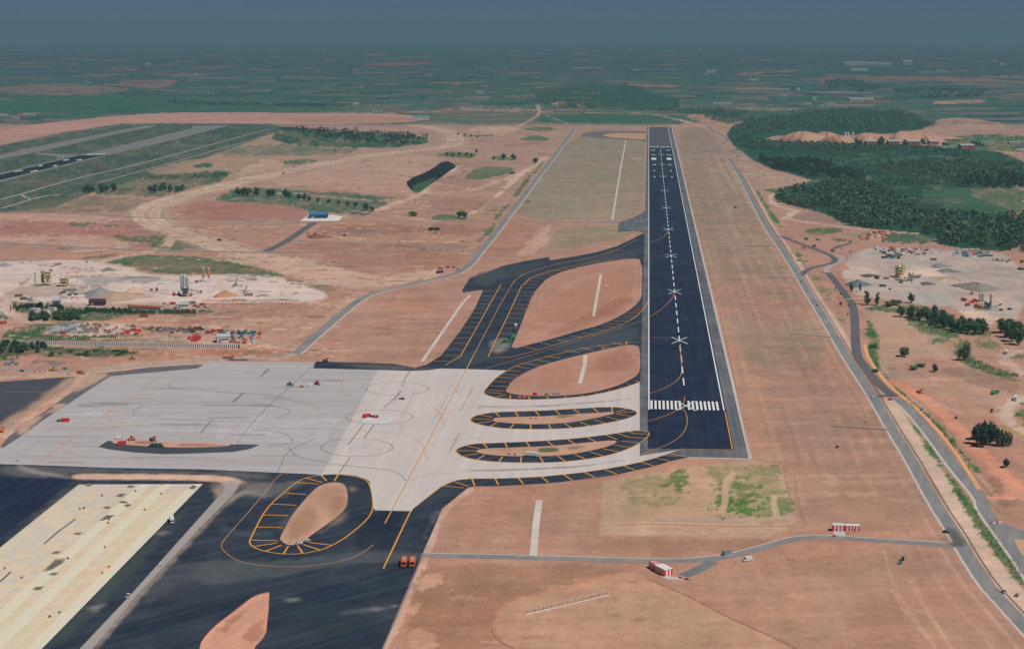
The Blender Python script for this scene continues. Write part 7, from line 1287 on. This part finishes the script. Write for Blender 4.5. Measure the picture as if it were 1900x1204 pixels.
def wood(name, poly, n, hm, label, seed, nq=26, tones=((.042,.090,.058), (.058,.118,.064), (.076,.148,.072), (.10,.16,.078), (.125,.175,.088)), wide=1.1, gap=True):
    pts = sample(poly, int(n*1.25), seed); gp = fbm(pts[:, 0]/26, pts[:, 1]/6, seed+5, 3); pts = pts[np.argsort(-gp)[:n]] if gap else pts[:n]; r_ = np.random.default_rng(seed+1); tp = [template(s_, nq, .12) for s_ in range(5)]; V_all, C_all = [], []
    patch = fbm(pts[:, 0]/40, pts[:, 1]/9, seed, 3)
    for i, (x, y) in enumerate(pts):
        w_ = Pn(x, y); t = r_.uniform(0, 6.28); h_ = hm*(.42+.95*r_.random()**1.4+(.5 if r_.random() < .06 else 0))*(1+.7*patch[i]); q = tp[i % 5]; c_, s_ = math.cos(t), math.sin(t)
        v = np.empty_like(q); v[:, 0] = (q[:, 0]*c_-q[:, 1]*s_)*h_*wide+w_[0]; v[:, 1] = (q[:, 0]*s_+q[:, 1]*c_)*h_*wide+w_[1]; v[:, 2] = q[:, 2]*h_; V_all.append(v)
        k = tones[int(min(.999, max(0, r_.random()*.55+.5*(patch[i]+.45)))*len(tones))]; C_all.append(np.tile(np.array([*(np.array(k)*r_.uniform(.75, 1.25)), 1.0]), (len(q), 1)))
    Vn = np.concatenate(V_all).astype(np.float32); Cn = np.concatenate(C_all).astype(np.float32); nq_ = len(Vn)//4; me = bpy.data.meshes.new(name)
    me.vertices.add(len(Vn)); me.vertices.foreach_set('co', Vn.ravel()); me.loops.add(len(Vn)); me.loops.foreach_set('vertex_index', np.arange(len(Vn), dtype=np.int32)); me.polygons.add(nq_); me.polygons.foreach_set('loop_start', np.arange(0, len(Vn), 4, dtype=np.int32)); me.polygons.foreach_set('loop_total', np.full(nq_, 4, np.int32)); me.update(calc_edges=True)
    ca = me.color_attributes.new('Col', 'FLOAT_COLOR', 'POINT'); ca.data.foreach_set('color', Cn.ravel()); me.materials.append(M_WOOD)
    tag(link(bpy.data.objects.new(name, me)), label, None, None, 'stuff')
G3 = [(1436,367),(1452,350),(1500,342),(1545,337),(1600,340),(1640,346),(1655,369),(1700,383),(1705,428),(1640,424),(1572,420),(1532,398),(1466,381),(1447,376)]
G4 = [(1700,398),(1790,398),(1860,402),(1900,400),(1960,402),(1960,472),(1850,464),(1745,458),(1742,440),(1702,430),(1690,400)]
wood('wood', G3, 1500, 10.5, 'dense green grove beside the runway bank', 1); wood('wood', G4, 1100, 11, 'dense green grove beyond the gravel yard', 2)
wood('wood', [(1345,245),(1380,227),(1450,212),(1560,204),(1680,208),(1735,236),(1660,246),(1600,244),(1445,243),(1400,256),(1352,256)], 3000, 11, 'far wood behind the sand mounds', 3, 14); wood('wood', [(1352,258),(1440,264),(1500,266),(1600,272),(1700,274),(1800,284),(1800,294),(1660,286),(1560,282),(1450,280),(1380,276)], 1600, 9, 'wood below the sand mounds', 4, 18)
wood('wood', [(1410,292),(1500,297),(1606,322),(1608,339),(1540,334),(1440,316),(1410,306)], 900, 10, 'dark wood strip in the middle of the grassland', 5, 22, ((.02,.042,.024), (.026,.05,.026))); wood('wood', [(1610,320),(1700,300),(1780,300),(1900,305),(1960,310),(1960,345),(1800,350),(1720,346),(1640,345)], 2000, 8.5, 'patchy wood on the far side of the pale field', 6, 20); wood('wood', [(1360,262),(1420,268),(1560,284),(1700,292),(1790,300),(1700,316),(1600,315),(1500,294),(1420,288)], 1700, 6, 'scattered scrub in the grassland', 7, 18); wood('wood', [(1780,330),(1900,325),(1960,330),(1960,350),(1790,352)], 380, 11, 'dark trees behind the pale field', 8, 22, ((.02,.045,.024), (.028,.055,.028)))
wood('wood', [(518,238),(560,238),(640,243),(700,246),(792,251),(792,266),(740,270),(660,264),(590,256),(530,250)], 900, 8.5, 'dark wood between the old airfield and the track loop', 9, 20, ((.022,.048,.03), (.03,.06,.034))); wood('wood', [(1205,205),(1330,203),(1420,208),(1400,222),(1350,232),(1290,214)], 1200, 10, 'far wood beyond the runway end', 10, 12); wood('wood', [(1530,150),(1560,148),(1600,152),(1640,166),(1600,172),(1535,164)], 500, 13, 'far dark wood on the plain', 11, 12, ((.018,.04,.026),)); wood('wood', [(1650,170),(1720,166),(1830,172),(1820,182),(1720,186),(1690,178)], 700, 12, 'far dark wood near the hazy fields', 12, 12, ((.018,.04,.026),))
wood('wood', [(985,172),(1060,162),(1195,162),(1200,176),(1260,182),(1260,205),(1120,202),(1012,199)], 1400, 9, 'far wood beyond the runway fields', 13, 10); wood('wood', [(252,330),(330,325),(415,318),(425,326),(390,332),(300,336)], 260, 5, 'scrub on the broken bank below the old airfield', 14, 16); wood('wood', [(1655,578),(1760,590),(1830,620),(1800,626),(1740,616),(1690,600)], 160, 4, 'undergrowth below the tree belt', 15, 22, ((.045,.09,.03), (.03,.06,.025))); wood('wood', Z('J', '860,700 1000,690 1300,860 1290,900 990,850 980,830'), 120, 2.2, 'low green scrub on the gully bank', 16, 18, ((.045,.1,.035), (.035,.075,.03)))
wood('wood', Z('J', '1290,1000 1420,1080 1700,1170 1806,1204 1600,1195 1300,1075'), 140, 2.0, 'green reeds lining the gully', 17, 18, ((.045,.1,.035), (.035,.075,.03))); wood('wood', Z('K', '520,195 640,315 840,475 960,585 1100,745 1280,955 1260,975 1110,790 940,590 800,480'), 160, 1.4, 'green weeds along the fence of the new road', 18, 16, ((.05,.12,.03),)); wood('wood', Z('S', '950,20 1010,100 1190,340 1350,560 1470,720 1470,810 1350,670 1180,440 1050,210'), 240, 1.2, 'weeds on the grassy bank of the perimeter road', 19, 14, ((.05,.12,.035), (.04,.09,.03)))
wood('wood', [(300,190),(480,193),(640,197),(640,199),(470,197),(300,192)], 200, 10, 'far hedge on the green plain', 20, 10, ((.018,.04,.026),)); wood('wood', [(760,205),(850,204),(1000,200),(1000,203),(850,207)], 160, 8, 'far hedge by the plain road', 21, 10); wood('wood', Z('F', '100,745 1000,770 1000,790 400,797 100,780'), 90, 1.6, 'weeds on the green bank above the panel wall', 22, 14, ((.04,.1,.035),))
fr2 = random.Random(4)
for i in range(16):
    y = fr2.uniform(108, 192); x = fr2.uniform(0, 1900); w_ = fr2.uniform(30, 130); h_ = fr2.uniform(.8, 2.2)*(y-60)/80
    wood('wood', [(x, y), (x+w_, y+fr2.uniform(-1, 1)), (x+w_, y+h_), (x, y+h_)], 130, 12, 'thin belt of trees on the hazy plain', 40+i, 8, ((.018,.04,.026), (.026,.05,.03)))
# ---------------------------------------------------------------- air
hz = MB().box(-170000, 170000, -6000, 190000, -1.5, 500); hm = bpy.data.materials.new('haze_air'); hm.use_nodes = True; t = hm.node_tree
for n_ in list(t.nodes):
    if n_.type == 'BSDF_PRINCIPLED': t.nodes.remove(n_)
pv = t.nodes.new('ShaderNodeVolumePrincipled'); pv.inputs['Color'].default_value = (*HAZE_COL, 1); pv.inputs['Density'].default_value = HAZE_SIGMA; pv.inputs['Anisotropy'].default_value = 0.0
t.links.new(pv.outputs[0], t.nodes['Material Output'].inputs['Volume'])
tag(hz.build('haze', hm), kind='stuff')
